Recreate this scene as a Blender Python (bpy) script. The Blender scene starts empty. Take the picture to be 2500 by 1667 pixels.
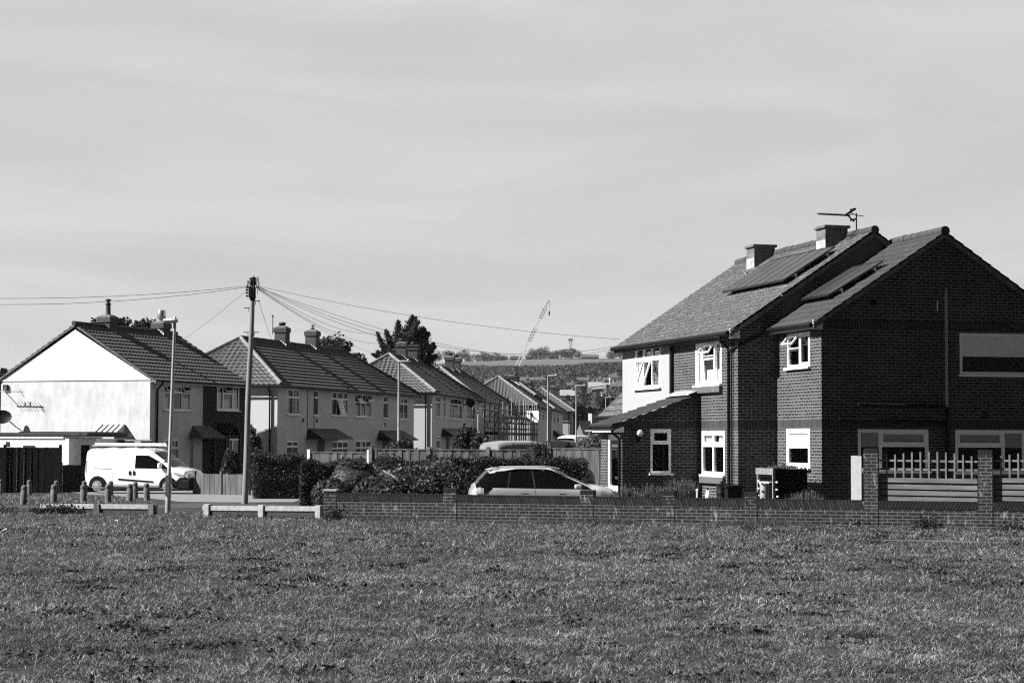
import bpy, bmesh, math, random
import numpy as np
from mathutils import Vector, Matrix
R = math.radians
S = bpy.context.scene
COL = S.collection
rng = random.Random(7)
nrg = np.random.default_rng(11)
UP = Vector((0, 0, 1))

# ------------------------------------------------------------------ camera
F, CX, CY = 5000.0, 1250.0, 833.5
CAM = Vector((0, 0, 1.9))
PITCH = math.atan(244.5 / F)
ROLL = 0.003
fwd = Vector((0, math.cos(PITCH), math.sin(PITCH)))
up0 = Vector((0, -math.sin(PITCH), math.cos(PITCH)))
rt0 = Vector((1, 0, 0))
crt = rt0 * math.cos(ROLL) + up0 * math.sin(ROLL)
cup = up0 * math.cos(ROLL) - rt0 * math.sin(ROLL)
cd = bpy.data.cameras.new('camera')
cam = bpy.data.objects.new('camera', cd)
COL.objects.link(cam)
cd.sensor_width = 36.0
cd.lens = F / 2500 * 36
cd.clip_start = 0.5
cd.clip_end = 20000
M = Matrix((crt, cup, -fwd)).transposed().to_4x4()
M.translation = CAM
cam.matrix_world = M
S.camera = cam


def ray(px, py):
    return fwd * F + crt * (px - CX) + cup * (CY - py)


def at(px, py, Y):
    d = ray(px, py)
    return CAM + d * (Y / d.y)


def hit(P, d, px, py):
    r = ray(px, py)
    det = -r.x * d[1] + d[0] * r.y
    t = (-P[0] * d[1] + d[0] * P[1]) / det
    L = (r.x * P[1] - r.y * P[0]) / det
    return L, CAM.z + t * r.z


def hit_plane(px, py, p, n):
    r = ray(px, py)
    return CAM + r * ((p - CAM).dot(n) / r.dot(n))


def sst(a, b, x):
    t = min(1, max(0, (x - a) / (b - a)))
    return t * t * (3 - 2 * t)


def gz(y):
    return (0.12 * (1 - sst(0, 40, y)) - 0.25 * sst(60, 86, y) + 0.25 * sst(104, 140, y) + 0.45 * sst(130, 230, y))


# ------------------------------------------------------------------ materials
def g(v):
    return (v, v, v, 1)


class NT:
    def __init__(s, name):
        s.m = bpy.data.materials.new(name)
        s.m.use_nodes = True
        s.t = s.m.node_tree
        s.n = s.t.nodes
        s.b = s.n['Principled BSDF']
        s.out = s.n['Material Output']

    def node(s, typ, **kw):
        n = s.n.new(typ)
        for k, v in kw.items():
            if k in n.inputs.keys():
                n.inputs[k].default_value = v
            else:
                setattr(n, k, v)
        return n

    def link(s, a, b):
        s.t.links.new(a, b)

    def coord(s, uv=False):
        return s.node('ShaderNodeTexCoord').outputs['UV' if uv else 'Object']

    def noise(s, scale, detail=4, vec=None, rough=0.6, stretch=None):
        n = s.node('ShaderNodeTexNoise')
        n.inputs['Scale'].default_value = scale
        n.inputs['Detail'].default_value = detail
        n.inputs['Roughness'].default_value = rough
        v = vec or s.coord()
        if stretch:
            mp = s.node('ShaderNodeMapping')
            mp.inputs['Scale'].default_value = stretch
            s.link(v, mp.inputs['Vector'])
            v = mp.outputs['Vector']
        s.link(v, n.inputs['Vector'])
        return n.outputs['Fac']

    def ramp(s, fac, p0, v0, p1, v1):
        r = s.node('ShaderNodeMapRange')
        r.inputs['From Min'].default_value = p0
        r.inputs['From Max'].default_value = p1
        r.inputs['To Min'].default_value = v0
        r.inputs['To Max'].default_value = v1
        s.link(fac, r.inputs['Value'])
        return r.outputs['Result']

    def mth(s, op, a, b):
        n = s.node('ShaderNodeMath', operation=op)
        for i, x in enumerate((a, b)):
            if isinstance(x, (int, float)):
                n.inputs[i].default_value = x
            else:
                s.link(x, n.inputs[i])
        return n.outputs[0]

    def mix(s, fac, a, b):
        n = s.node('ShaderNodeMix', data_type='FLOAT')
        for i, x in zip((0, 2, 3), (fac, a, b)):
            if isinstance(x, (int, float)):
                n.inputs[i].default_value = x
            else:
                s.link(x, n.inputs[i])
        return n.outputs[0]

    def col(s, v):
        if isinstance(v, (int, float)):
            s.b.inputs['Base Color'].default_value = g(v)
        else:
            s.link(v, s.b.inputs['Base Color'])

    def bump(s, h, strength=0.5, dist=0.02):
        b = s.node('ShaderNodeBump')
        b.inputs['Strength'].default_value = strength
        b.inputs['Distance'].default_value = dist
        s.link(h, b.inputs['Height'])
        s.link(b.outputs[0], s.b.inputs['Normal'])

    def done(s, rough=0.8, metal=0, spec=0.3):
        s.b.inputs['Roughness'].default_value = rough
        s.b.inputs['Metallic'].default_value = metal
        s.b.inputs['Specular IOR Level'].default_value = spec
        return s.m


def plain(name, v, rough=0.7, var=0.15, scale=3.0, metal=0, spec=0.3, bump=0.0, stretch=None, detail=5):
    t = NT(name)
    n = t.noise(scale, detail, stretch=stretch)
    t.col(t.ramp(n, 0.25, v * (1 - var), 0.75, v * (1 + var)))
    if bump:
        t.bump(n, bump)
    return t.done(rough, metal, spec)


def brickmat(name, b0, b1, mortar, rot=False, stain=0.0, w=0.225, h=0.075, ms=0.011, offset=0.5, streak=0.0):
    t = NT(name)
    uv = t.coord(True)
    if rot:
        mp = t.node('ShaderNodeMapping')
        mp.inputs['Rotation'].default_value = (0, 0, R(90))
        t.link(uv, mp.inputs['Vector'])
        uv2 = mp.outputs['Vector']
    else:
        uv2 = uv
    b = t.node('ShaderNodeTexBrick', offset=offset, squash=1.0)
    t.link(uv2, b.inputs['Vector'])
    for k, v in (('Color1', g(b0)), ('Color2', g(b1)), ('Mortar', g(mortar))):
        b.inputs[k].default_value = v
    for k, v in (('Scale', 1.0), ('Mortar Size', ms), ('Mortar Smooth', 0.2), ('Bias', 0.0), ('Brick Width', w), ('Row Height', h)):
        b.inputs[k].default_value = v
    sep = t.node('ShaderNodeSeparateColor')
    t.link(b.outputs['Color'], sep.inputs[0])
    v = sep.outputs[0]
    n = t.noise(14.0, 6, uv, 0.7)
    v = t.mth('MULTIPLY', v, t.ramp(n, 0.25, 0.65, 0.75, 1.35))
    n2 = t.noise(0.9, 3, uv)
    v = t.mth('MULTIPLY', v, t.ramp(n2, 0.3, 0.8, 0.7, 1.2))
    if stain:
        s1 = t.noise(2.4, 5, uv, 0.6, stretch=(1.6, 1.0, 1))
        s2 = t.noise(9.0, 3, uv, 0.6, stretch=(1.6, 0.5, 1))
        f = t.mth('MULTIPLY', t.ramp(s1, 0.52, 0, 0.72, 1), t.ramp(s2, 0.5, 0, 0.66, 1))
        v = t.mix(t.mth('MULTIPLY', f, stain), v, 0.5)
    t.col(v)
    t.bump(b.outputs['Fac'], -0.35, 0.01)
    return t.done(0.9)


MT = {}
MT['brick'] = brickmat('house_brick', 0.014, 0.044, 0.155)
MT['brick_up'] = brickmat('soldier_brick', 0.018, 0.034, 0.075, rot=True, offset=0.0)
MT['brick_wall'] = brickmat('garden_wall_brick', 0.012, 0.029, 0.115, stain=0.95, ms=0.010)
MT['brick_dark'] = brickmat('dark_brick', 0.018, 0.026, 0.035)
MT['brick_chim'] = brickmat('chimney_brick', 0.04, 0.07, 0.09)
MT['coping'] = plain('coping_brick', 0.015, 0.9, 0.6, 9.0)
t = NT('pebbledash')
n = t.noise(60, 3); n2 = t.noise(1.1, 5, rough=0.65); n3 = t.noise(5, 4)
v = t.mth('MULTIPLY', t.ramp(n, 0.3, 0.5, 0.7, 0.74), t.ramp(n2, 0.3, 0.86, 0.7, 1.12))
v = t.mth('MULTIPLY', v, t.ramp(n3, 0.3, 0.92, 0.7, 1.08))
t.col(v); t.bump(n, 0.5, 0.01)
MT['pebble'] = t.done(0.95)
t = NT('pale_render')
n = t.noise(40, 3); n2 = t.noise(0.8, 6, rough=0.7); n3 = t.noise(3.5, 5, stretch=(1, 1, 0.35), rough=0.7)
v = t.mth('MULTIPLY', t.ramp(n2, 0.35, 0.50, 0.65, 0.66), t.ramp(n3, 0.3, 0.84, 0.62, 1.08))
t.col(v); t.bump(n, 0.3, 0.01)
MT['render_pale'] = t.done(0.95)
MT['render_white'] = plain('white_render', 0.55, 0.9, 0.06, 6)
MT['render_cream'] = plain('cream_render', 0.315, 0.9, 0.06, 6)
MT['shiplap'] = plain('white_boards', 0.82, 0.5, 0.03, 3)
MT['white'] = plain('white_paint', 0.9, 0.35, 0.04, 3)
MT['white_dull'] = plain('aged_white_paint', 0.52, 0.6, 0.12, 9)
MT['black'] = plain('black_plastic', 0.010, 0.5, 0.2, 5, spec=.12)
MT['charcoal'] = plain('charcoal', 0.03, 0.6, 0.3, 5)
MT['dark_wood'] = plain('dark_stained_wood', 0.010, 0.8, 0.6, 6, stretch=(1, 1, 0.12), spec=.1)
MT['wood'] = plain('weathered_wood', 0.085, 0.85, 0.75, 7, stretch=(1, 1, 0.12))
MT['wood_pale'] = plain('pale_weathered_wood', 0.17, 0.85, 0.45, 9, stretch=(0.12, 1, 1))
MT['concrete'] = plain('concrete', 0.30, 0.9, 0.35, 7, bump=0.3)
MT['rail_wood'] = plain('weathered_rail', 0.17, 0.9, 0.35, 7, bump=0.3)
MT['concrete_dark'] = plain('dirty_concrete', 0.12, 0.9, 0.6, 6, bump=0.3)
MT['galv'] = plain('galvanised_steel', 0.30, 0.45, 0.15, 6, metal=0.3)
MT['steel'] = plain('bright_steel', 0.6, 0.3, 0.1, 6, metal=0.8)
MT['rubber'] = plain('tyre_rubber', 0.008, 0.9, 0.2, 9, spec=.08)
MT['tarmac'] = plain('asphalt', 0.05, 0.95, 0.35, 4, bump=0.2)
MT['forecourt'] = plain('forecourt_concrete', 0.19, 0.95, 0.3, 3, bump=0.2)
MT['paving'] = plain('paving', 0.10, 0.95, 0.3, 3)
MT['pole_wood'] = plain('pole_wood', 0.20, 0.9, 0.3, 5, stretch=(3, 3, 0.12))
MT['curtain'] = plain('curtain_cloth', 0.8, 0.9, 0.1, 4)
MT['blind'] = plain('blind_cloth', 0.8, 0.9, 0.02, 3)
MT['blind_grey'] = plain('grey_blind_cloth', 0.8, 0.9, 0.06, 3)
MT['blind_dim'] = plain('dim_blind_cloth', 0.3, 0.9, 0.06, 3)
MT['stone'] = plain('sill_stone', 0.10, 0.9, 0.4, 12)
MT['lead'] = plain('lead_cladding', 0.09, 0.7, 0.5, 1.6, stretch=(1, 1, 0.4))
MT['felt'] = plain('roofing_felt', 0.05, 0.9, 0.5, 4)
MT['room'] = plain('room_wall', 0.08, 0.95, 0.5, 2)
MT['soil'] = plain('soil', 0.03, 0.95, 0.3, 4)


def tilemat(name, v0, v1, lichen=0.0, lv=0.3, bw=0.30, bh=0.30):
    t = NT(name)
    uv = t.coord(True)
    b = t.node('ShaderNodeTexBrick', offset=0.5)
    t.link(uv, b.inputs['Vector'])
    b.inputs['Color1'].default_value = g(v0); b.inputs['Color2'].default_value = g(v1); b.inputs['Mortar'].default_value = g(v0 * 0.45)
    for k, v in (('Scale', 1.0), ('Mortar Size', 0.006), ('Brick Width', bw), ('Row Height', bh)):
        b.inputs[k].default_value = v
    sep = t.node('ShaderNodeSeparateColor'); t.link(b.outputs['Color'], sep.inputs[0])
    v = t.mth('MULTIPLY', sep.outputs[0], t.ramp(t.noise(6, 6, uv, 0.7), 0.3, 0.7, 0.7, 1.3))
    if lichen:
        a = t.ramp(t.noise(3.2, 6, uv, 0.72), 0.46, 0, 0.66, 1)
        c = t.ramp(t.noise(16, 4, uv, 0.7), 0.45, 0, 0.62, 1)
        v = t.mix(t.mth('MULTIPLY', t.mth('MULTIPLY', a, c), lichen), v, lv)
        d = t.ramp(t.noise(11, 4, uv, 0.7), 0.56, 0, 0.68, 0.7)
        v = t.mix(d, v, v0 * 0.3)
    t.col(v)
    t.bump(t.noise(30, 4, uv), 0.3, 0.01)
    return t.done(0.9, 0, 0.2)


MT['tile_lichen'] = tilemat('lichen_roof_tile', 0.05, 0.10, 1.0, 0.34, 0.16, 0.2)
MT['tile_plain'] = tilemat('dark_roof_tile', 0.04, 0.06, 0.3, 0.12)
MT['tile_row'] = tilemat('grey_pantile', 0.085, 0.12, 0.3, 0.2)
MT['ridge_pale'] = plain('mortar_bedded_ridge_tile', 0.20, 0.9, 0.4, 5)
MT['ridge_dark'] = plain('dark_ridge_tile', 0.05, 0.9, 0.4, 5)


def glassmat(name, tint=0.93):
    t = NT(name)
    tr = t.node('ShaderNodeBsdfTransparent'); tr.inputs[0].default_value = g(tint)
    gl = t.node('ShaderNodeBsdfGlossy'); gl.inputs['Roughness'].default_value = 0.02; gl.inputs[0].default_value = g(0.9)
    lw = t.node('ShaderNodeFresnel'); lw.inputs[0].default_value = 1.5
    mx = t.node('ShaderNodeMixShader')
    t.link(lw.outputs[0], mx.inputs[0]); t.link(tr.outputs[0], mx.inputs[1]); t.link(gl.outputs[0], mx.inputs[2])
    t.link(mx.outputs[0], t.out.inputs['Surface'])
    return t.m


MT['glass'] = glassmat('window_glass')
MT['glass_globe'] = glassmat('globe_glass', 0.9)


def gloss(name, v, rough=0.25, coat=0.6, var=0.03):
    t = NT(name)
    t.col(t.ramp(t.noise(2.5, 4), 0.3, v * (1 - var), 0.7, v * (1 + var)))
    t.b.inputs['Coat Weight'].default_value = coat
    t.b.inputs['Coat Roughness'].default_value = 0.06
    return t.done(rough, 0, 0.5 if v > .02 else 0.06)


MT['paint_white'] = gloss('white_vehicle_paint', 0.8)
MT['paint_silver'] = gloss('silver_vehicle_paint', 0.42)
MT['paint_grey'] = gloss('grey_vehicle_paint', 0.2)
MT['paint_black'] = gloss('black_vehicle_paint', 0.012)
MT['car_glass'] = gloss('tinted_car_glass', 0.004, 0.12, 0.0)
MT['trim'] = gloss('vehicle_black_trim', 0.012, 0.5, 0.0)
MT['lens'] = gloss('lamp_lens', 0.35, 0.1, 1.0, 0.4)
MT['lens_dark'] = gloss('rear_lamp_lens', 0.22, 0.1, 1.0, 0.6)
MT['solar'] = gloss('solar_glass', 0.030, 0.4, 0.0, 0.12)


def leafmat(name, v, var=0.5, scale=1.2, trans=0.25):
    t = NT(name)
    o = t.node('ShaderNodeNewGeometry')
    n = t.noise(scale, 4)
    rnd = t.ramp(o.outputs['Random Per Island'], 0, 0.6, 1, 1.4)
    val = t.mth('MULTIPLY', t.ramp(n, 0.3, v * (1 - var), 0.7, v * (1 + var)), rnd)
    t.col(val)
    t.b.inputs['Roughness'].default_value = 0.55
    t.b.inputs['Specular IOR Level'].default_value = 0.35
    tr = t.node('ShaderNodeBsdfTranslucent')
    cmb = t.node('ShaderNodeCombineColor')
    for i in range(3):
        t.link(val, cmb.inputs[i])
    t.link(cmb.outputs[0], tr.inputs[0])
    mx = t.node('ShaderNodeMixShader'); mx.inputs[0].default_value = trans
    t.link(t.b.outputs[0], mx.inputs[1]); t.link(tr.outputs[0], mx.inputs[2])
    t.link(mx.outputs[0], t.out.inputs['Surface'])
    return t.m


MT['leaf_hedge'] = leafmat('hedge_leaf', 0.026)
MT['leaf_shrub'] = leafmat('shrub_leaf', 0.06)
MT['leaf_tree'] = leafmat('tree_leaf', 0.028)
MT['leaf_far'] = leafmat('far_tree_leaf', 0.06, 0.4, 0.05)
MT['leaf_lav'] = leafmat('lavender_leaf', 0.10)
t = NT('hill_scrub')
n = t.noise(.03, 5, rough=.65); n2 = t.noise(.008, 4)
t.col(t.mth('MULTIPLY', t.ramp(n, .3, .030, .7, .085), t.ramp(n2, .3, .75, .7, 1.25)))
MT['scrub'] = t.done(1.0, 0, 0)
MT['bark'] = plain('bark', 0.04, 0.95, 0.4, 4)


# ------------------------------------------------------------------ mesh builder
class MB:
    def __init__(s):
        s.v = []; s.f = []; s.m = []; s.M = None

    def _p(s, p):
        p = Vector(p)
        s.v.append(s.M @ p if s.M else p)
        return len(s.v) - 1

    def poly(s, pts, m=0):
        s.f.append([s._p(p) for p in pts]); s.m.append(m)
        return s

    def hexa(s, P, m=0):
        """eight corners: bottom 4 ccw (seen from above) then top 4"""
        i = [s._p(p) for p in P]
        for q in ((0, 3, 2, 1), (4, 5, 6, 7), (0, 1, 5, 4), (1, 2, 6, 5), (2, 3, 7, 6), (3, 0, 4, 7)):
            s.f.append([i[k] for k in q]); s.m.append(m)
        return s

    def box(s, x0, y0, z0, x1, y1, z1, m=0):
        x0, x1 = min(x0, x1), max(x0, x1); y0, y1 = min(y0, y1), max(y0, y1); z0, z1 = min(z0, z1), max(z0, z1)
        return s.hexa(((x0, y0, z0), (x1, y0, z0), (x1, y1, z0), (x0, y1, z0), (x0, y0, z1), (x1, y0, z1), (x1, y1, z1), (x0, y1, z1)), m)

    def obox(s, O, U, V, W, m=0):
        """box from corner O with edge vectors U,V,W (right-handed)"""
        O, U, V, W = Vector(O), Vector(U), Vector(V), Vector(W)
        if U.cross(V).dot(W) < 0:
            U, V = V, U
        return s.hexa((O, O + U, O + U + V, O + V, O + W, O + U + W, O + U + V + W, O + V + W), m)

    def bar(s, p0, p1, w, h=None, m=0, up=UP):
        p0, p1 = Vector(p0), Vector(p1)
        d = (p1 - p0)
        a = d.cross(up)
        if a.length < 1e-6:
            a = d.cross(Vector((1, 0, 0)))
        a.normalize(); b = a.cross(d).normalized()
        h = h or w
        return s.obox(p0 - a * w / 2 - b * h / 2, a * w, b * h, d, m)

    def tube(s, pts, r, n=8, m=0, cap=True):
        pts = [Vector(p) for p in pts]
        rs = r if isinstance(r, (list, tuple)) else [r] * len(pts)
        rings = []
        a = None
        for i, p in enumerate(pts):
            d = pts[min(i + 1, len(pts) - 1)] - pts[max(i - 1, 0)]
            d.normalize()
            if a is None:
                a = d.cross(UP if abs(d.z) < 0.95 else Vector((1, 0, 0))).normalized()
            else:
                a = (a - d * a.dot(d)).normalized()
            b = d.cross(a)
            rings.append([s._p(p + (a * math.cos(2 * math.pi * k / n) + b * math.sin(2 * math.pi * k / n)) * rs[i]) for k in range(n)])
        for i in range(len(rings) - 1):
            for k in range(n):
                s.f.append([rings[i][k], rings[i][(k + 1) % n], rings[i + 1][(k + 1) % n], rings[i + 1][k]]); s.m.append(m)
        if cap:
            s.f.append(rings[0][::-1]); s.m.append(m)
            s.f.append(rings[-1][:]); s.m.append(m)
        return s

    def lathe(s, prof, c=(0, 0, 0), n=16, m=0):
        c = Vector(c)
        return s.tube([c + Vector((0, 0, z)) for r_, z in prof], [max(r_, 1e-4) for r_, z in prof], n, m)

    def sphere(s, c, r, n=12, m=0):
        k = n // 2 + 1
        return s.lathe([(r * math.sin(math.pi * i / k), -r * math.cos(math.pi * i / k)) for i in range(k + 1)], c, n, m)

    def build(s, name, mats, parent=None, smooth=False, bevel=0, sub=0):
        me = bpy.data.meshes.new(name)
        me.from_pydata([tuple(v) for v in s.v], [], s.f)
        if not isinstance(mats, (list, tuple)):
            mats = [mats]
        for m in mats:
            me.materials.append(MT[m] if isinstance(m, str) else m)
        me.polygons.foreach_set('material_index', s.m)
        if smooth:
            me.polygons.foreach_set('use_smooth', [True] * len(s.f))
        autouv(me)
        o = bpy.data.objects.new(name, me)
        COL.objects.link(o)
        if parent:
            o.parent = parent
        if bevel:
            b = o.modifiers.new('bevel', 'BEVEL'); b.width = bevel; b.segments = 2; b.limit_method = 'ANGLE'
        if smooth and not sub:
            try:
                me.set_sharp_from_angle(angle=R(40))
            except Exception:
                pass
        if sub:
            m = o.modifiers.new('sub', 'SUBSURF'); m.levels = sub; m.render_levels = sub
        return o


def autouv(me):
    uv = me.uv_layers.new(name='UVMap')
    co = np.empty(len(me.vertices) * 3, np.float32); me.vertices.foreach_get('co', co); co = co.reshape(-1, 3)
    nl = len(me.loops)
    li = np.empty(nl, np.int32); me.loops.foreach_get('vertex_index', li)
    npoly = len(me.polygons)
    nor = np.empty(npoly * 3, np.float32); me.polygons.foreach_get('normal', nor); nor = nor.reshape(-1, 3)
    tot = np.empty(npoly, np.int32); me.polygons.foreach_get('loop_total', tot)
    N = np.repeat(nor, tot, axis=0)
    P = co[li]
    T = np.stack([-N[:, 1], N[:, 0], np.zeros(nl, np.float32)], 1)
    ln = np.linalg.norm(T, axis=1)
    flat = ln < 0.05
    T[flat] = (1, 0, 0); ln[flat] = 1
    T /= ln[:, None]
    B = np.cross(N, T)
    B[flat] = (0, 1, 0)
    out = np.stack([(P * T).sum(1), (P * B).sum(1)], 1).astype(np.float32)
    uv.data.foreach_set('uv', out.ravel())


def tag(o, label=None, cat=None, group=None, kind=None):
    if label: o['label'] = label
    if cat: o['category'] = cat
    if group: o['group'] = group
    if kind: o['kind'] = kind
    return o


def thing(name, label, cat, loc=(0, 0, 0), rz=0, group=None):
    o = bpy.data.objects.new(name, None)
    o.empty_display_size = 0.2
    COL.objects.link(o)
    o.location = loc
    o.rotation_euler = (0, 0, rz)
    return tag(o, label, cat, group)


def copy_tree(o, parent=None):
    c = o.copy()
    COL.objects.link(c)
    if parent: c.parent = parent
    for ch in [x for x in bpy.data.objects if x.parent == o]:
        copy_tree(ch, c)
    return c


def np_mesh(name, V, Fq, mat, parent=None, faces_n=4):
    """V (n,3), Fq (m,faces_n)"""
    me = bpy.data.meshes.new(name)
    me.vertices.add(len(V)); me.vertices.foreach_set('co', V.astype(np.float32).ravel())
    me.loops.add(Fq.size); me.loops.foreach_set('vertex_index', Fq.astype(np.int32).ravel())
    me.polygons.add(len(Fq))
    me.polygons.foreach_set('loop_start', np.arange(0, Fq.size, faces_n, dtype=np.int32))
    me.polygons.foreach_set('loop_total', np.full(len(Fq), faces_n, np.int32))
    me.update(calc_edges=True)
    me.materials.append(MT[mat] if isinstance(mat, str) else mat)
    o = bpy.data.objects.new(name, me)
    COL.objects.link(o)
    if parent: o.parent = parent
    return o


def leaf_quads(C, size, up=0.3, aspect=0.6, seed=0):
    """leaf-sized quads at centres C; returns V,F"""
    r = np.random.default_rng(seed)
    n = len(C)
    nrm = r.normal(size=(n, 3)); nrm[:, 2] += up
    nrm /= np.linalg.norm(nrm, axis=1)[:, None]
    a = r.normal(size=(n, 3)); a -= nrm * (a * nrm).sum(1)[:, None]; a /= np.linalg.norm(a, axis=1)[:, None]
    b = np.cross(nrm, a)
    s = (size * r.uniform(0.6, 1.4, n))[:, None]
    V = np.stack([C - a * s, C + b * s * aspect - a * s * 0.1, C + a * s, C - b * s * aspect - a * s * 0.1], 1).reshape(-1, 3)
    Fq = np.arange(4 * n).reshape(-1, 4)
    return V, Fq


def blob_points(n, c, rad, seed=0, shell=0.35, rough=0.25):
    """points in a lumpy ellipsoid, mostly near its surface"""
    r = np.random.default_rng(seed)
    d = r.normal(size=(n, 3)); d /= np.linalg.norm(d, axis=1)[:, None]
    k = r.normal(size=(5, 3)) * 2.2; ph = r.uniform(0, 6.28, 5)
    lump = 1 + rough * np.sin(d @ k.T + ph).mean(1) * 1.6
    rr = (1 - shell * r.random(n) ** 1.6) * lump
    return np.asarray(c) + d * rr[:, None] * np.asarray(rad)

# ------------------------------------------------------------------ building helpers (local coordinates of a house)
def wall(mb, O, U, length, z0, z1, holes=(), depth=0.09, m=0, bands=(), bm=1):
    """wall sheet with openings; O plan point, U unit plan dir, outward = U x Z. holes: (u0,z0,u1,z1)"""
    O = Vector((O[0], O[1], 0)); U = Vector((U[0], U[1], 0))
    N = U.cross(UP)
    us = sorted({0, length} | {round(h[i], 4) for h in holes for i in (0, 2) if 0 < h[i] < length})
    zs = sorted({z0, z1} | {round(h[i], 4) for h in holes for i in (1, 3) if z0 < h[i] < z1} | {z for b in bands for z in b if z0 < z < z1})
    pt = lambda u, z, d=0: O + U * u + UP * z - N * d
    for a, b in zip(us, us[1:]):
        for c, d in zip(zs, zs[1:]):
            um, zm = (a + b) / 2, (c + d) / 2
            if any(h[0] < um < h[2] and h[1] < zm < h[3] for h in holes):
                continue
            mi = bm if any(q[0] < zm < q[1] for q in bands) else m
            mb.poly((pt(a, c), pt(b, c), pt(b, d), pt(a, d)), mi)
    for (a, c, b, d) in holes:
        mb.poly((pt(a, c), pt(a, d), pt(a, d, depth), pt(a, c, depth)), m)
        mb.poly((pt(b, c), pt(b, c, depth), pt(b, d, depth), pt(b, d)), m)
        mb.poly((pt(a, d), pt(b, d), pt(b, d, depth), pt(a, d, depth)), m)
        mb.poly((pt(a, c), pt(a, c, depth), pt(b, c, depth), pt(b, c)), m)


def window(parent, O, U, rect, cols, depth=0.05, fw=0.055, mat='white', sill=0.05, curtain=None, blind=0.0, blindmat='blind', sillmat=None, name='window', opened=22, glass='glass', room=1.0):
    """cols: list of (width share, [(height share, 'f'|'o'|'b'|'s'), ...] from the top)"""
    u0, z0, u1, z1 = rect
    O = Vector((O[0], O[1], 0)); U = Vector((U[0], U[1], 0)); N = U.cross(UP)
    pt = lambda u, z, d=0.0: O + U * u + UP * z - N * d
    fr = MB(); pn = MB(); sash = MB(); has_s = False

    def bar_u(mb, a, b, z, h, d0, th, m=0):
        mb.obox(pt(a, z, d0), U * (b - a), UP * h, N * th, m)

    d = depth + 0.03
    bar_u(fr, u0, u1, z0, fw, d, 0.07); bar_u(fr, u0, u1, z1 - fw, fw, d, 0.07)
    bar_u(fr, u0, u0 + fw, z0 + fw, z1 - z0 - 2 * fw, d, 0.07); bar_u(fr, u1 - fw, u1, z0 + fw, z1 - z0 - 2 * fw, d, 0.07)
    tw = sum(c[0] for c in cols)
    x = u0 + fw
    W = u1 - u0 - 2 * fw
    for ci, (cw, rows) in enumerate(cols):
        xw = W * cw / tw
        xe = x + xw
        if ci < len(cols) - 1:
            bar_u(fr, xe - fw / 2, xe + fw / 2, z0 + fw, z1 - z0 - 2 * fw, d - 0.003, 0.066)
        th = sum(r[0] for r in rows)
        zt = z1 - fw
        H = z1 - z0 - 2 * fw
        for ri, (rh, kind) in enumerate(rows):
            zb = zt - H * rh / th
            a0 = x + (fw / 2 if ci else 0); a1 = xe - (fw / 2 if ci < len(cols) - 1 else 0)
            if ri < len(rows) - 1:
                bar_u(fr, a0, a1, zb - fw / 2, fw, d - 0.006, 0.062)
            c0 = zb + (fw / 2 if ri < len(rows) - 1 else 0); c1 = zt - (fw / 2 if ri else 0)
            sw = 0.04
            if kind == 'f':
                pn.poly((pt(a0, c0, depth), pt(a1, c0, depth), pt(a1, c1, depth), pt(a0, c1, depth)))
            elif kind == 's':      # closed sash with its own frame
                for (p, q, r_, s_) in ((a0, c0, a1, c0 + sw), (a0, c1 - sw, a1, c1), (a0, c0 + sw, a0 + sw, c1 - sw), (a1 - sw, c0 + sw, a1, c1 - sw)):
                    fr.obox(pt(p, q, depth - 0.005), U * (r_ - p), UP * (s_ - q), N * 0.035)
                pn.poly((pt(a0 + sw, c0 + sw, depth), pt(a1 - sw, c0 + sw, depth), pt(a1 - sw, c1 - sw, depth), pt(a0 + sw, c1 - sw, depth)))
            else:                  # top-hung sash standing open
                has_s = True
                ang = R(opened if kind == 'o' else 14)
                D = -UP * math.cos(ang) + N * math.sin(ang)
                T = pt(a0, c1, depth - 0.04)
                h = c1 - c0; w = a1 - a0
                NN = U.cross(-D)
                for (p, q, r_, s_) in ((0, 0, w, sw), (0, h - sw, w, h), (0, sw, sw, h - sw), (w - sw, sw, w, h - sw)):
                    sash.obox(T + U * p + D * q, U * (r_ - p), D * (s_ - q), NN * 0.04, 0)
                T2 = T + NN * 0.02
                sash.poly((T2 + U * sw + D * (h - sw), T2 + U * (w - sw) + D * (h - sw), T2 + U * (w - sw) + D * sw, T2 + U * sw + D * sw), 1)
            zt = zb
        x = xe
    f = fr.build(name, mat, parent)
    if pn.f: pn.build('pane', glass, f)
    if has_s: sash.build('sash', [mat, glass], f)
    if sill:
        sm = MB(); sm.obox(pt(u0 - 0.05, z0 - sill, depth), U * (u1 - u0 + 0.1), UP * sill, N * (depth + 0.09))
        sm.build('sill', sillmat or mat, f)
    if blind:
        bm_ = MB(); bm_.obox(pt(u0 + 0.02, z1 - (z1 - z0) * blind, depth + 0.006), U * (u1 - u0 - 0.04), UP * ((z1 - z0) * blind), N * 0.01)
        bm_.build('blind', blindmat, f)
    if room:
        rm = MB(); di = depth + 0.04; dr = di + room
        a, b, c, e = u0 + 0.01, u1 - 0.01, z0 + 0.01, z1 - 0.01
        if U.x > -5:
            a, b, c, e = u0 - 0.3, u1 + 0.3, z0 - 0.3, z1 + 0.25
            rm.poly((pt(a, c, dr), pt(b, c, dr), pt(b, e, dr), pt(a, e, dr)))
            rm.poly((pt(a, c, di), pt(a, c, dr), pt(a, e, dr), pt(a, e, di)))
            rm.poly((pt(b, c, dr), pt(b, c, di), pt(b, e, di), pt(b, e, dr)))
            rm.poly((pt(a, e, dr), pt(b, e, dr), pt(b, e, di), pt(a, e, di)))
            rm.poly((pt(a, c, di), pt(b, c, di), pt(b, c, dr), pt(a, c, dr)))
        rm.build('room_interior', 'room', f)
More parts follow.
